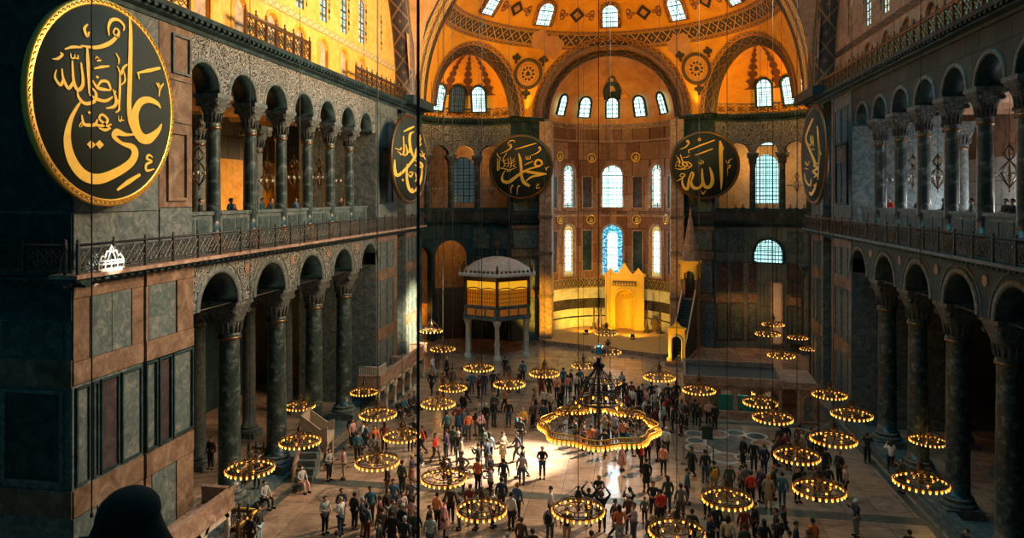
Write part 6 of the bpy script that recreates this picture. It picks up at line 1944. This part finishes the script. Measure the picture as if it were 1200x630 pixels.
    for i in range(2):
        a = an[i]; z0 = max(0, a[2]-.10)
        mb.grid(12, 6, lambda u, v_: (a[0]+.052*math.cos(2*PI*u)*math.sin(PI*v_), a[1]-.06+.145*math.sin(2*PI*u)*math.sin(PI*v_), z0+max(0, .04-.055*math.cos(PI*v_))), 0, True, 1, 1, wrap=True)
    o = mb.build('shoes', 'cloth'); out['shoes'] = o.data; bpy.data.objects.remove(o)
    # hair
    def hair(long):
        mb = MB()
        def P(u, v_):
            a = 2*PI*u; th = PI*(.50+.22*(math.sin(a) if True else 0))*v_ if not long else PI*(.55+.28*math.sin(a))*v_
            r = .108
            p_ = Vector((r*.93*math.sin(th)*math.cos(a), r*1.06*math.sin(th)*math.sin(a), r*1.02*math.cos(th)))
            z = 1.632+p_.z
            if long and math.sin(a) > .0 and v_ > .8: z -= .16*math.sin(a)
            return (p_.x, .0+p_.y-.006, z+dz)
        mb.grid(18, 9, P, 0, True, 1, 1, wrap=True)
        o = mb.build('hair', 'cloth'); r = o.data; bpy.data.objects.remove(o); return r
    out['hair'] = hair(False); out['hair_long'] = hair(True)
    # cap, backpack, skirt
    mb = MB(); mb.lathe([(0, 1.745), (.06, 1.735), (.10, 1.70), (.113, 1.655), (.112, 1.64)], 16, 0, (0, -.004, dz)); mb.grid(8, 1, lambda u, v_: ((.112+.06*v_)*math.cos(PI+PI*u)*(1-.25*v_), (.112+.07*v_)*math.sin(PI+PI*u)-.004, 1.645+dz-.01*v_), 0)
    o = mb.build('cap', 'cloth'); out['cap'] = o.data; bpy.data.objects.remove(o)
    mb = MB(); mb.grid(12, 8, lambda u, v_: ((.15*abs(math.cos(2*PI*u))**.5*(1 if math.cos(2*PI*u) > 0 else -1))*math.sin(PI*v_)**.4, .215+.085*abs(math.sin(2*PI*u))**.6*(1 if math.sin(2*PI*u) > 0 else -1)*math.sin(PI*v_)**.4, 1.18+dz-.22*math.cos(PI*v_)), 0, True, 1, 1, wrap=True)
    for sx in (-1, 1): mb.tube([(sx*.1, .15, 1.36+dz), (sx*.11, .06, 1.47+dz), (sx*.12, -.14, 1.38+dz), (sx*.13, -.10, 1.16+dz), (sx*.13, .14, 1.05+dz)], .016, 5)
    o = mb.build('backpack', 'cloth'); out['backpack'] = o.data; bpy.data.objects.remove(o)
    mb = MB(); mb.lathe([(.13, 1.06), (.165, .95), (.185, .80), (.22, .55), (.25, .36), (.235, .36)], 20, 0, (0, 0, 0)); o = mb.build('skirt', 'cloth'); out['skirt'] = o.data; bpy.data.objects.remove(o)
    mb = MB(); mb.lathe([(.15, 1.2), (.165, 1.0), (.185, .80), (.20, .60), (.205, .50), (.19, .50)], 20, 0, (0, 0, 0)); o = mb.build('coat_skirt', 'cloth'); out['coat_skirt'] = o.data; bpy.data.objects.remove(o)
    return out
PB = {k: build_pose(k) for k in POSE}
CLR = {'black': (.012, .014, .016), 'dark': (.022, .026, .030), 'navy': (.018, .035, .07), 'blue': (.05, .13, .25), 'teal': (.02, .13, .19), 'pale blue': (.35, .52, .62), 'grey': (.17, .18, .19),
       'pale grey': (.42, .42, .42), 'white': (.72, .70, .68), 'cream': (.60, .50, .37), 'beige': (.38, .29, .19), 'brown': (.10, .06, .04), 'dark red': (.17, .028, .025), 'red': (.62, .04, .025), 'orange': (.72, .20, .06),
       'salmon': (.80, .32, .18), 'pink': (.62, .34, .33), 'lilac': (.50, .44, .52), 'purple': (.07, .04, .10), 'green': (.05, .09, .06), 'yellow': (.75, .42, .06), 'jeans': (.045, .09, .15), 'skin': (.5, .28, .19), 'checked': (.2, .3, .35)}
HAIRC = [(.015, .012, .01), (.03, .018, .012), (.05, .03, .018), (.10, .06, .03), (.02, .015, .012)]
SKIN = [(.52, .30, .20), (.58, .35, .25), (.45, .25, .16)]
POSETXT = {'stand': 'standing', 'walk': 'walking', 'photo': 'holding up a camera', 'up': 'with both arms raised', 'front': 'with hands in front', 'hip': 'with one hand on hip', 'sit': 'sitting'}
rp_ = random.Random(3)
_cache = {}
def person(loc, rz, top, bot, pose='stand', flags='', scale=1.0):
    root = empty('person', loc, rz); root.scale = (scale,)*3
    B = PB[pose]
    def part(nm, me, c):
        o = bpy.data.objects.new(nm, me); COL.objects.link(o); o.parent = root; o.color = (*c, 1); return o
    part('body', B['body'], rp_.choice(SKIN))
    j = part('jacket', B['jacket'], CLR[top])
    if top == 'checked':
        j.material_slots[0].link = 'OBJECT'; j.material_slots[0].material = MATS['check_cloth']; j.name = 'shirt'
    part('trousers', B['trousers'], CLR['jeans' if bot == 'jeans' else bot if bot in CLR else 'dark'])
    part('shoes', B['shoes'], CLR['black'])
    hc = rp_.choice(HAIRC)
    if 'G' in flags: hc = (.45, .43, .40)
    if 'Y' in flags: hc = (.55, .36, .14)
    if 'O' in flags: hc = (.42, .12, .03)
    if 'S' in flags: hc = CLR[flags[flags.index('S')+1:].split('.')[0]]
    if 'N' not in flags: part('headscarf' if 'S' in flags else 'hair', B['hair_long' if ('L' in flags or 'S' in flags) else 'hair'], hc)
    if 'C' in flags: part('cap', B['cap'], (.6, .6, .58))
    if 'P' in flags: part('backpack', B['backpack'], CLR['yellow' if 'q' in flags else 'black' if top not in ('black', 'dark') else 'grey'])
    if 'K' in flags: part('skirt', B['skirt'], CLR[bot if bot in CLR else top])
    if 'T' in flags: part('coat_skirt', B['coat_skirt'], CLR[top])
    return root
# x, y of the head top in the photograph; top; bottom; pose; facing (B away, F to viewer, L, R); flags
PP = '''496.5 416 white|pale blue|walk|R|
512.5 409 dark|dark|stand|B|
523.5 417.5 black|black|stand|L|GT
506 435.5 black|black|walk|F|
519 437 dark red|dark|front|R|
529.5 431 brown|black|stand|B|
542 431 orange|beige|stand|R|
553 435 teal|jeans|stand|B|
561 439 dark red|dark|front|L|
547 445 dark|black|walk|L|
567.5 436 navy|jeans|stand|B|
543 459.5 black|black|stand|B|GT
535 474 dark red|blue|hip|B|K
523.5 482 teal|dark|stand|B|
525 474 navy|jeans|stand|L|
544 478 blue|jeans|stand|R|
550.5 482 orange|jeans|stand|B|
557 478 dark|grey|front|L|
563 467 pale grey|jeans|stand|R|
561.5 482 pink|dark|front|R|
574 470 black|jeans|stand|B|G
483.5 491 dark|dark|stand|B|
494.5 498 red|dark|walk|L|P
510.5 506 red|dark|walk|R|L
524 503 purple|dark|front|L|
531 498 green|dark|stand|B|
536 504.5 black|jeans|stand|B|G
540.5 510.5 beige|jeans|stand|R|
575 507 pale blue|dark|stand|B|L
571 514.5 navy|black|front|L|
560.5 519.5 dark|grey|photo|L|
526.5 536 navy|dark|front|R|
541 530 grey|dark|hip|F|
556.5 536.5 orange|black|stand|B|
574 533.5 navy|dark|stand|L|Y
575 544 lilac|dark|front|L|
566 500 green|dark|stand|B|L
548 537 dark|jeans|front|R|
578 433 dark|dark|stand|B|
584 437 navy|dark|stand|L|
592 417 black|black|stand|B|
595 424 brown|beige|stand|F|L
599.5 433 pink|dark|front|F|L
605 433 dark|black|stand|L|
612.5 423 teal|black|stand|B|
634.5 437 dark red|dark red|stand|B|T
643.5 439 dark|dark|stand|B|
652.5 441 salmon|black|stand|B|G
660 430 teal|jeans|stand|B|
665.5 438.5 salmon|jeans|stand|B|
669 432 dark|dark|stand|L|
582 456.5 green|dark|stand|F|YLT
592 453 orange|navy|walk|L|L
596 469 black|jeans|stand|F|Y
574.5 470 dark|jeans|stand|B|
627 455.5 grey|dark|stand|R|
626 463 dark|purple|front|R|
638.5 455 white|dark|hip|F|
645.5 456 white|dark|stand|L|L
653.5 456 black|black|walk|R|
636.5 471.5 navy|dark|stand|B|
624 469.5 brown|black|stand|R|O
613 476.5 yellow|dark|stand|F|Y
605.5 483.5 teal|dark|stand|L|P
610 488 black|black|stand|B|
606 505 navy|dark|walk|L|L
588 506.5 beige|beige|front|R|T
612.5 521.5 dark|dark|walk|L|
635.5 522.5 black|jeans|front|F|G
611.5 529 lilac|jeans|stand|B|
589.5 535.5 navy|jeans|stand|B|
587.5 559.5 navy|dark|stand|B|
606 565 blue|black|stand|B|O
645.5 569 white|black|stand|L|
599 576 white|black|stand|B|
646 590 lilac|jeans|stand|B|P
611 605.5 brown|dark|stand|B|
624 619 dark|dark|stand|B|
594.5 624 grey|dark|stand|B|G
662.5 592 dark|skin|stand|B|
690 571.5 navy|dark|up|B|
693 622 brown|dark|stand|B|
702 556 black|jeans|front|F|YL
709 501 dark|black|walk|B|
728.5 514 pink|pink|stand|R|LK
736.5 500 teal|teal|walk|R|
751.5 515.5 red|black|stand|R|P
761 506 dark red|black|stand|B|
769.5 505 dark|black|stand|L|
780.5 500.5 white|dark|stand|B|G
777.5 519.5 salmon|black|stand|B|
757.5 536 black|black|stand|B|T
782.5 557.5 green|jeans|stand|B|L
805.5 549 teal|black|stand|R|
798 567 grey|brown|stand|B|
743.5 572 dark|black|photo|B|
763 566 navy|black|front|F|
774 573 red|black|stand|B|
737 577.5 brown|dark|front|B|C
708 579 black|black|up|B|
720 582.5 brown|black|walk|R|
728 590.5 orange|pale grey|stand|B|L
740.5 589.5 lilac|jeans|front|L|
752.5 582 grey|dark|stand|F|c
764.5 603 brown|brown|stand|B|Y
673 464 brown|dark|stand|B|L
680.5 451 orange|dark|stand|L|
687 455 dark red|dark|stand|B|
693.5 449 brown|dark|stand|R|
676 437 white|dark|stand|B|
680 430.5 teal|dark|stand|B|
687 440 dark|dark|stand|B|
695 443 black|dark|stand|L|
703 452 green|dark|stand|B|
709 447 dark|dark|stand|R|
716.5 452.5 navy|dark|stand|B|
723.5 446 brown|dark|stand|L|
728.5 435.5 pale grey|dark|stand|B|Spink.
731.5 443 dark|dark|stand|B|
740 446 dark red|dark|stand|B|
719 462 green|jeans|stand|L|
727 467 pink|dark|front|R|
735 458.5 dark red|dark|stand|B|L
741.5 453.5 white|dark|stand|B|
748.5 451 black|teal|stand|B|LT
731.5 472.5 orange|dark|stand|F|O
740 477 grey|dark|stand|B|
713 480 brown|dark|stand|L|
709 486.5 beige|dark|photo|B|Y
720 484 lilac|jeans|stand|B|
730 491 salmon|dark|stand|B|
674.5 489 dark|jeans|stand|L|
684 493 brown|dark|front|R|
693 497 orange|dark|stand|B|
701 494 grey|dark|stand|L|
668 470 dark|dark|stand|R|
681 476 dark red|dark|stand|B|
752.5 449 pink|dark|stand|R|
757.5 455 pink|dark|stand|L|
763.5 447 navy|dark|stand|B|
769.5 451 pale grey|dark|stand|L|
776.5 453 brown|dark|stand|B|O
783 449 dark|dark|stand|B|
788 453 dark|black|stand|R|
792.5 447.5 black|black|stand|B|L
766.5 457.5 pale grey|green|stand|B|
797 459 grey|dark|stand|B|L
803 463 dark|dark|stand|L|
809.5 458 dark|black|stand|B|
815.5 464 black|dark|stand|R|
826 467 pink|black|front|F|L
834 463 black|black|stand|B|
779.5 472 pale blue|dark|stand|L|Sred.
767 477 dark red|black|stand|F|
787 474 dark|black|stand|L|
798 478 black|black|stand|L|P
755.5 466 white|dark|stand|R|
748 472 dark|dark|stand|B|
760.5 470 dark|teal|stand|B|
773 463 brown|dark|stand|L|
782 463 dark red|black|stand|B|
790.5 464 black|dark|stand|R|
811 523.5 dark|dark|walk|L|LT
825.5 526.5 dark|jeans|stand|B|
837.5 539.5 green|beige|stand|B|qP
871.5 511 black|black|stand|L|
885 516.5 black|dark|stand|B|G
893.5 519.5 navy|navy|stand|B|
907 514 dark|black|stand|R|
862 543 green|brown|stand|B|C
867 547 orange|dark|stand|R|c
873.5 544 grey|dark|stand|B|
882.5 551.5 red|black|stand|B|
892 546 purple|dark|stand|L|
903.5 547 brown|dark|stand|R|O
897 552.5 beige|beige|stand|B|YLT
912.5 549 teal|jeans|stand|B|
829 563.5 grey|dark|stand|F|
812 595.5 dark|black|stand|B|
833.5 601 navy|dark|front|R|
840 589.5 dark|dark|stand|B|
850.5 586 pale grey|dark|hip|B|C
855.5 607 cream|dark|stand|B|L
868.5 611 green|dark|stand|B|
873 592 dark red|brown|stand|B|T
884 588 black|black|stand|L|
898.5 607 black|black|stand|B|L
907.5 604 dark|black|photo|B|
887.5 620 black|dark|stand|L|
915 498.5 dark|dark|stand|B|
920 506 dark red|black|stand|F|
926 496.5 black|black|stand|F|
934 497 brown|green|stand|B|
941 503 beige|dark|stand|L|
949 500 green|dark|stand|B|
957.5 498 grey|dark|stand|L|
962 504 dark|dark|stand|B|
912 510 brown|dark|stand|R|
925 514 black|dark|stand|B|
938 517 navy|dark|stand|R|
950 513 dark|navy|stand|L|
971 525 black|navy|stand|B|T
980 527 dark|black|stand|L|
934.5 547 black|black|stand|F|
956.5 545 dark|brown|stand|L|
969.5 543.5 dark|dark|stand|B|
991 542.5 pink|black|stand|L|O
1003.5 582.5 navy|grey|photo|L|C
952.5 606 orange|dark red|stand|B|
933.5 612 navy|dark|stand|R|
944.5 620 brown|dark|stand|B|
918 591.5 black|black|walk|R|L
910.5 599 dark|dark|stand|L|
926.5 621 pale grey|dark|stand|L|
1016.5 507 black|black|photo|B|
1044 516.5 white|black|photo|B|L
1057 537 dark|dark|photo|L|
1066 618.5 dark|dark|stand|B|
386 524.5 pale grey|dark|front|R|P
402.5 523.5 pink|beige|front|L|
412 487 navy|dark|stand|B|
417 490 pink|dark|stand|R|
422.5 491 white|black|stand|L|
430 496 blue|jeans|walk|L|
419 505.5 teal|dark|stand|B|
440 498 orange|dark|stand|F|L
449 496 dark red|black|stand|B|L
438 507 grey|grey|stand|B|L
473 481.5 brown|dark|stand|R|
482.5 492 dark|dark|stand|B|
387.5 577.5 pale grey|black|front|R|
396 575.5 navy|navy|front|R|
401 578 white|jeans|front|L|Y
414 575.5 black|black|stand|B|
431.5 571.5 teal|dark|stand|F|
427.5 582 navy|beige|stand|R|G
443 581.5 dark red|navy|stand|L|
454 571.5 black|grey|stand|R|L
460.5 562 blue|dark|stand|F|
482 560.5 grey|dark|hip|F|
471.5 577.5 lilac|dark|stand|R|P
478.5 583 pink|navy|front|B|
451 592 brown|dark|stand|B|
434 590 grey|dark red|stand|B|P
461 595 black|black|stand|B|T
474.5 602.5 dark|dark|stand|B|G
486 595.5 green|dark|stand|B|Y
470 594.5 dark|dark|stand|B|G
446 606 dark|dark red|stand|L|
394.5 621 dark|dark|stand|B|
513 574.5 salmon|dark|stand|B|
519 586 pink|dark|stand|R|T
531 571.5 dark|black|stand|B|O
551 567 dark red|dark|stand|B|
557.5 575 pale blue|jeans|stand|L|
575 573.5 white|dark|stand|R|
501 599.5 checked|jeans|stand|B|
503 590.5 dark|dark|stand|R|
538 573 navy|jeans|stand|L|
484.5 529.5 purple|skin|front|R|YLK
491 526.5 dark|white|stand|R|
468 540 green|dark|stand|B|
457 541 black|brown|stand|L|
247 516 black|black|stand|F|
301 536 dark|dark|stand|B|
273 597 black|black|stand|B|
286 593 dark|pale blue|stand|R|
458.5 588 dark|dark|stand|R|
699 470 dark|dark|stand|B|
659 446 dark|black|stand|L|
'''
LAND = [((701, 480), 'below the great chandelier'), ((665, 440), 'facing the apse platform'), ((580, 440), 'before the golden kiosk'), ((505, 425), 'left of the golden kiosk'), ((780, 450), 'before the minbar'),
        ((880, 500), 'before the marble tribune'), ((840, 525), 'near the floor roundels'), ((940, 505), 'at the right tribune corner'), ((885, 550), 'right of centre'), ((870, 600), 'bottom right of centre'),
        ((960, 570), 'around the lower right chandelier'), ((1040, 530), 'by the right columns'), ((760, 540), 'right of the great chandelier'), ((735, 590), 'in the lower centre crowd'), ((635, 540), 'on the open sunlit floor'),
        ((620, 590), 'bottom left of centre'), ((580, 520), 'beside the sunlit patch'), ((540, 480), 'just beyond the thick cable'), ((500, 510), 'by the thick cable'), ((550, 540), 'in the sunlit crowd'),
        ((510, 590), 'below the lowest central chandeliers'), ((455, 590), 'in the lower left crowd'), ((400, 580), 'in the lower left foursome'), ((395, 530), 'beside the marble pulpit'), ((430, 495), 'below the far left loge'), ((475, 535), 'left of the thick cable'),
        ((250, 530), 'in the dark left aisle'), ((280, 600), 'beside the near left loge'), ((605, 490), 'left of the great chandelier')]
def lab(top, bot, pose, fc, fl, x, y, short=False):
    d = min(LAND, key=lambda q: (q[0][0]-x)**2+((q[0][1]-y)*1.4)**2)[1]
    tt = '%s %s' % (top, 'shirt' if top in ('white', 'pale grey', 'lilac', 'pale blue', 'salmon', 'checked', 'cream', 'pink') else 'jacket')
    if 'K' in fl: tt = '%s dress' % top if bot in ('skin', top) else '%s top and long %s skirt' % (top, bot)
    elif 'T' in fl: tt = 'long %s coat' % top
    ex = ''
    if 'S' in fl: ex = ' and %s headscarf' % fl[fl.index('S')+1:].split('.')[0]
    elif 'P' in fl: ex = ' with %sbackpack' % ('yellow ' if 'q' in fl else '')
    elif 'C' in fl: ex = ' and pale cap'
    elif 'G' in fl: ex = ', grey haired'
    elif 'Y' in fl: ex = ', fair haired'
    elif 'O' in fl: ex = ', red haired'
    bt = '' if ('K' in fl or 'T' in fl or ex) else ' and %s' % ('jeans' if bot == 'jeans' else '%s trousers' % bot if bot != 'skin' else 'shorts')
    if short: return 'person in %s, %s' % (tt, d)
    po = POSETXT[pose] if pose != 'stand' or ex else {'B': 'back turned', 'F': 'facing the viewer', 'L': 'turned left', 'R': 'turned right'}[fc]
    return 'person in %s%s%s, %s, %s' % (tt, ex, bt, po, d)
ENT = []
for ln in PP.strip().splitlines():
    f = ln.split('|')
    xy, top = f[0].split(' ', 2)[:2], f[0].split(' ', 2)[2]
    x, y = float(xy[0]), float(xy[1])
    sc = .72 if 'c' in f[4] else 1.0
    p = on_z(x, y, 1.72*sc)
    ENT.append([x, y, top, f[1], f[2], f[3], f[4], p, sc])
for _ in range(120):
    for i in range(len(ENT)):
        for j in range(i):
            d = ENT[i][7]-ENT[j][7]; d.z = 0
            L = d.length
            mn_ = .76
            if L < mn_:
                if L < 1e-3: d = Vector((0, 1, 0)); L = 1
                # give way mostly in depth, where the photograph shows it least
                v = Vector((d.x*.5, d.y*1.0+(.02 if d.y >= 0 else -.02), 0)); v = v/max(v.length, 1e-3)*(mn_-d.length)*.5
                ENT[i][7] += v; ENT[j][7] -= v
for _p in ENT: _p[7].z = 0
# keep clear of the furniture: (x0, x1, y0, y1, direction to step out)
for e in ENT:
    p = e[7]
    for x0, x1, y0, y1, ax, v in ((5.2, 14.5, 49.0, 55.6, 1, 48.7), (-16.4, -14.2, 35.3, 39.0, 0, -13.9), (-17.5, -14.6, 46.6, 58.6, 0, -14.3), (-16.3, -14.2, 20.0, 30.4, 0, -13.8), (5.0, 8.9, 64.4, 73.5, 0, 4.7)):
        if x0 < p.x < x1 and y0 < p.y < y1: p[ax] = v
cl = sorted([e for e in ENT if abs(e[7].y-48.7) < .02], key=lambda e: e[7].x)
for i, e in enumerate(cl):
    e[7].y = 48.6 if i % 2 else 47.85
    if i >= 2: e[7].x = max(e[7].x, cl[i-2][7].x+.85)
LB = {}
lkey = lambda e, sh=False: lab(e[2], e[3], e[4], e[5], e[6], e[0], e[1], sh)
for e in ENT: LB.setdefault(lkey(e), []).append(e)
SH = {}
for e in ENT: SH.setdefault(lkey(e, True), []).append(e)
NTH = ['leftmost', 'second from left', 'third from left', 'fourth from left', 'fifth from left', 'sixth from left', 'seventh from left', 'eighth from left', 'ninth from left', 'tenth from left']
RZ = {'B': 180, 'F': 8, 'L': -80, 'R': 80}
for e in ENT:
    l2 = lkey(e)
    if len(LB[l2]) > 1 or len(l2.split()) > 16:
        q = sorted(SH[lkey(e, True)], key=lambda t: t[7].x/t[7].y)
        l2 = lkey(e, True) if len(q) == 1 else '%s %s' % (NTH[q.index(e)], lkey(e, True))
    inaisle = e[7].x < -16 or e[7].x > 16.6
    r = person((e[7].x, e[7].y, .165 if inaisle and 28 < e[7].y < 49.8 else 0), R(RZ[e[5]]+rp_.uniform(-28, 28)), e[2], e[3], e[4], e[6], e[8]*rp_.uniform(.96, 1.03))
    tag(r, l2, 'person', 'visitors on the nave floor')
# sitting visitors, each on a step or block
def sitter(p, rz, top, bot, lb, seat=True, fl=''):
    r = person(p, rz, top, bot, 'sit', fl); tag(r, lb, 'person')
    if seat:
        mb = MB(); mb.box((-.27, -.02, 0), (.27, .36, .27)); o = mb.build('stone_block', 'marble_grey'); o.location = p; o.rotation_euler = (0, 0, rz)
        tag(o, 'low stone block under the %s' % lb.split(',')[0].replace('person', 'seated person'), 'block')
sitter((-15.5, 32.5, 0), R(70), 'pale grey', 'dark', 'person in pale grey shirt, seated at the foot of the nearest left column')
sitter((-14.6, 34.6, 0), R(60), 'pale grey', 'pink', 'person in pale shirt and pink trousers, seated below the marble pulpit')
sitter((15.6, 32.4, 0), R(-80), 'black', 'black', 'person in black, seated on the step before the right columns', False)
for i, (x, y, c, t) in enumerate(((466.5, 467, 'black', 'nearest'), (473, 464, 'teal', 'second'), (480, 461.5, 'dark', 'third'), (485.5, 458, 'purple', 'farthest'))):
    p = on_z(x, y, 1.28); p.z = 0; p.x = max(p.x, -14.35)
    sitter(p, R(60+i*12), c, 'dark', 'person in %s top, %s of those seated along the far left loge' % (c, t))
# onlookers in the galleries
GL = [(235, 233, 'dark'), (263.7, 231, 'yellow'), (270.5, 230, 'teal'), (279.5, 229.5, 'brown'), (307.6, 231, 'teal'), (303, 234, 'blue'), (318.5, 231, 'dark'), (339, 234, 'navy'), (346.5, 231, 'blue'), (369, 235, 'cream'), (399.5, 230, 'black'), (417, 233, 'brown')]
RK = ['first', 'second', 'third', 'fourth', 'fifth', 'sixth', 'seventh', 'eighth', 'ninth', 'tenth', 'eleventh', 'twelfth']
for i, (x, y, c) in enumerate(GL):
    p = on_x(x, y, -W-1.5); p.y += (i % 2)*.22; p.x -= (i % 2)*.5; p.y = min(p.y, 48.9)
    r = person((p.x, p.y, 13.15), R(90+rp_.uniform(-25, 25)), c, 'dark', 'front', '', 1.0)
    tag(r, 'person in %s at the left gallery parapet, %s from the near end' % (c, RK[i]), 'person', 'onlookers in the left gallery')
GR = [(1043, 238, 'red'), (1069.5, 235.5, 'black'), (1106, 238, 'dark'), (1130, 236, 'pale grey'), (1139, 236, 'grey'), (1170, 236, 'dark'), (1187, 234.5, 'dark')]
for i, (x, y, c) in enumerate(GR):
    p = on_x(x, y, W+1.5); p.x += .3*(i % 2)
    r = person((p.x, p.y, 13.15), R(-90+rp_.uniform(-25, 25)), c, 'dark', 'front', '', 1.0)
    tag(r, 'person in %s behind the right gallery parapet, %s from the far end' % (c, RK[i]), 'person', 'onlookers in the right gallery')
GE = [(862, 236, 'dark'), (871, 235.5, 'black'), (887, 238, 'grey'), (897, 237, 'dark'), (907, 238, 'pale grey'), (927, 236.5, 'brown'), (934, 235, 'dark'), (943, 236.5, 'black')]
for i, (x, y, c) in enumerate(GE):
    best = min(range(-20, 88), key=lambda a: abs((ray(x, y).x/ray(x, y).y)-((EXC[0]+(EXR+1.25+.5*(i % 2))*math.sin(R(60-a)))-CX)/(EXC[1]+(EXR+1.25+.5*(i % 2))*math.cos(R(60-a)))))
    t = R(60-best)
    r = person((EXC[0]+(EXR+1.25+.5*(i % 2))*math.sin(t), EXC[1]+(EXR+1.25+.5*(i % 2))*math.cos(t), ZG-.15), -t, c, 'dark', 'stand', '', 1.05)
    tag(r, 'tiny dark onlooker in the right exedra gallery, %s from the left' % RK[i], 'person', 'onlookers in the right exedra')
# viewer's own gallery: the dark head and shoulders at the lower left
mb = MB(); mb.box((-9, -4, 11.9), (9, 3.3, 12.2)); struct(mb.build('floor_west_gallery', 'marble_dark'))
fd = 2.75; fp = Vector((CX, 0, CH))+ray(150, 571)*fd
f = person((fp.x, fp.y, fp.z-1.76*1.0), R(185), 'black', 'black', 'stand', 'L', 1.0)
tag(f, 'person seen from behind as a black silhouette at the lower left corner', 'person')
f.location.z = 12.2; f.scale = (1.0, 1.0, (fp.z-12.2)/1.745)
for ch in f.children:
    ch.color = (.006, .007, .008, 1)  # unlit silhouette put into the colour: near black all over, skin included
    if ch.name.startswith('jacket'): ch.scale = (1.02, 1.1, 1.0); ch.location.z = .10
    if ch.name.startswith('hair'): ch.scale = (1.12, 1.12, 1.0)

mb = MB(); mb.grid(28, 10, lambda u, v_: ((.105+.15*v_**1.5+.008*math.sin(9*PI*u)*v_)*math.cos(2*PI*u), (.11+.07*v_**1.5)*math.sin(2*PI*u), 1.66-.26*v_), 0, True, 1, 1, wrap=True)
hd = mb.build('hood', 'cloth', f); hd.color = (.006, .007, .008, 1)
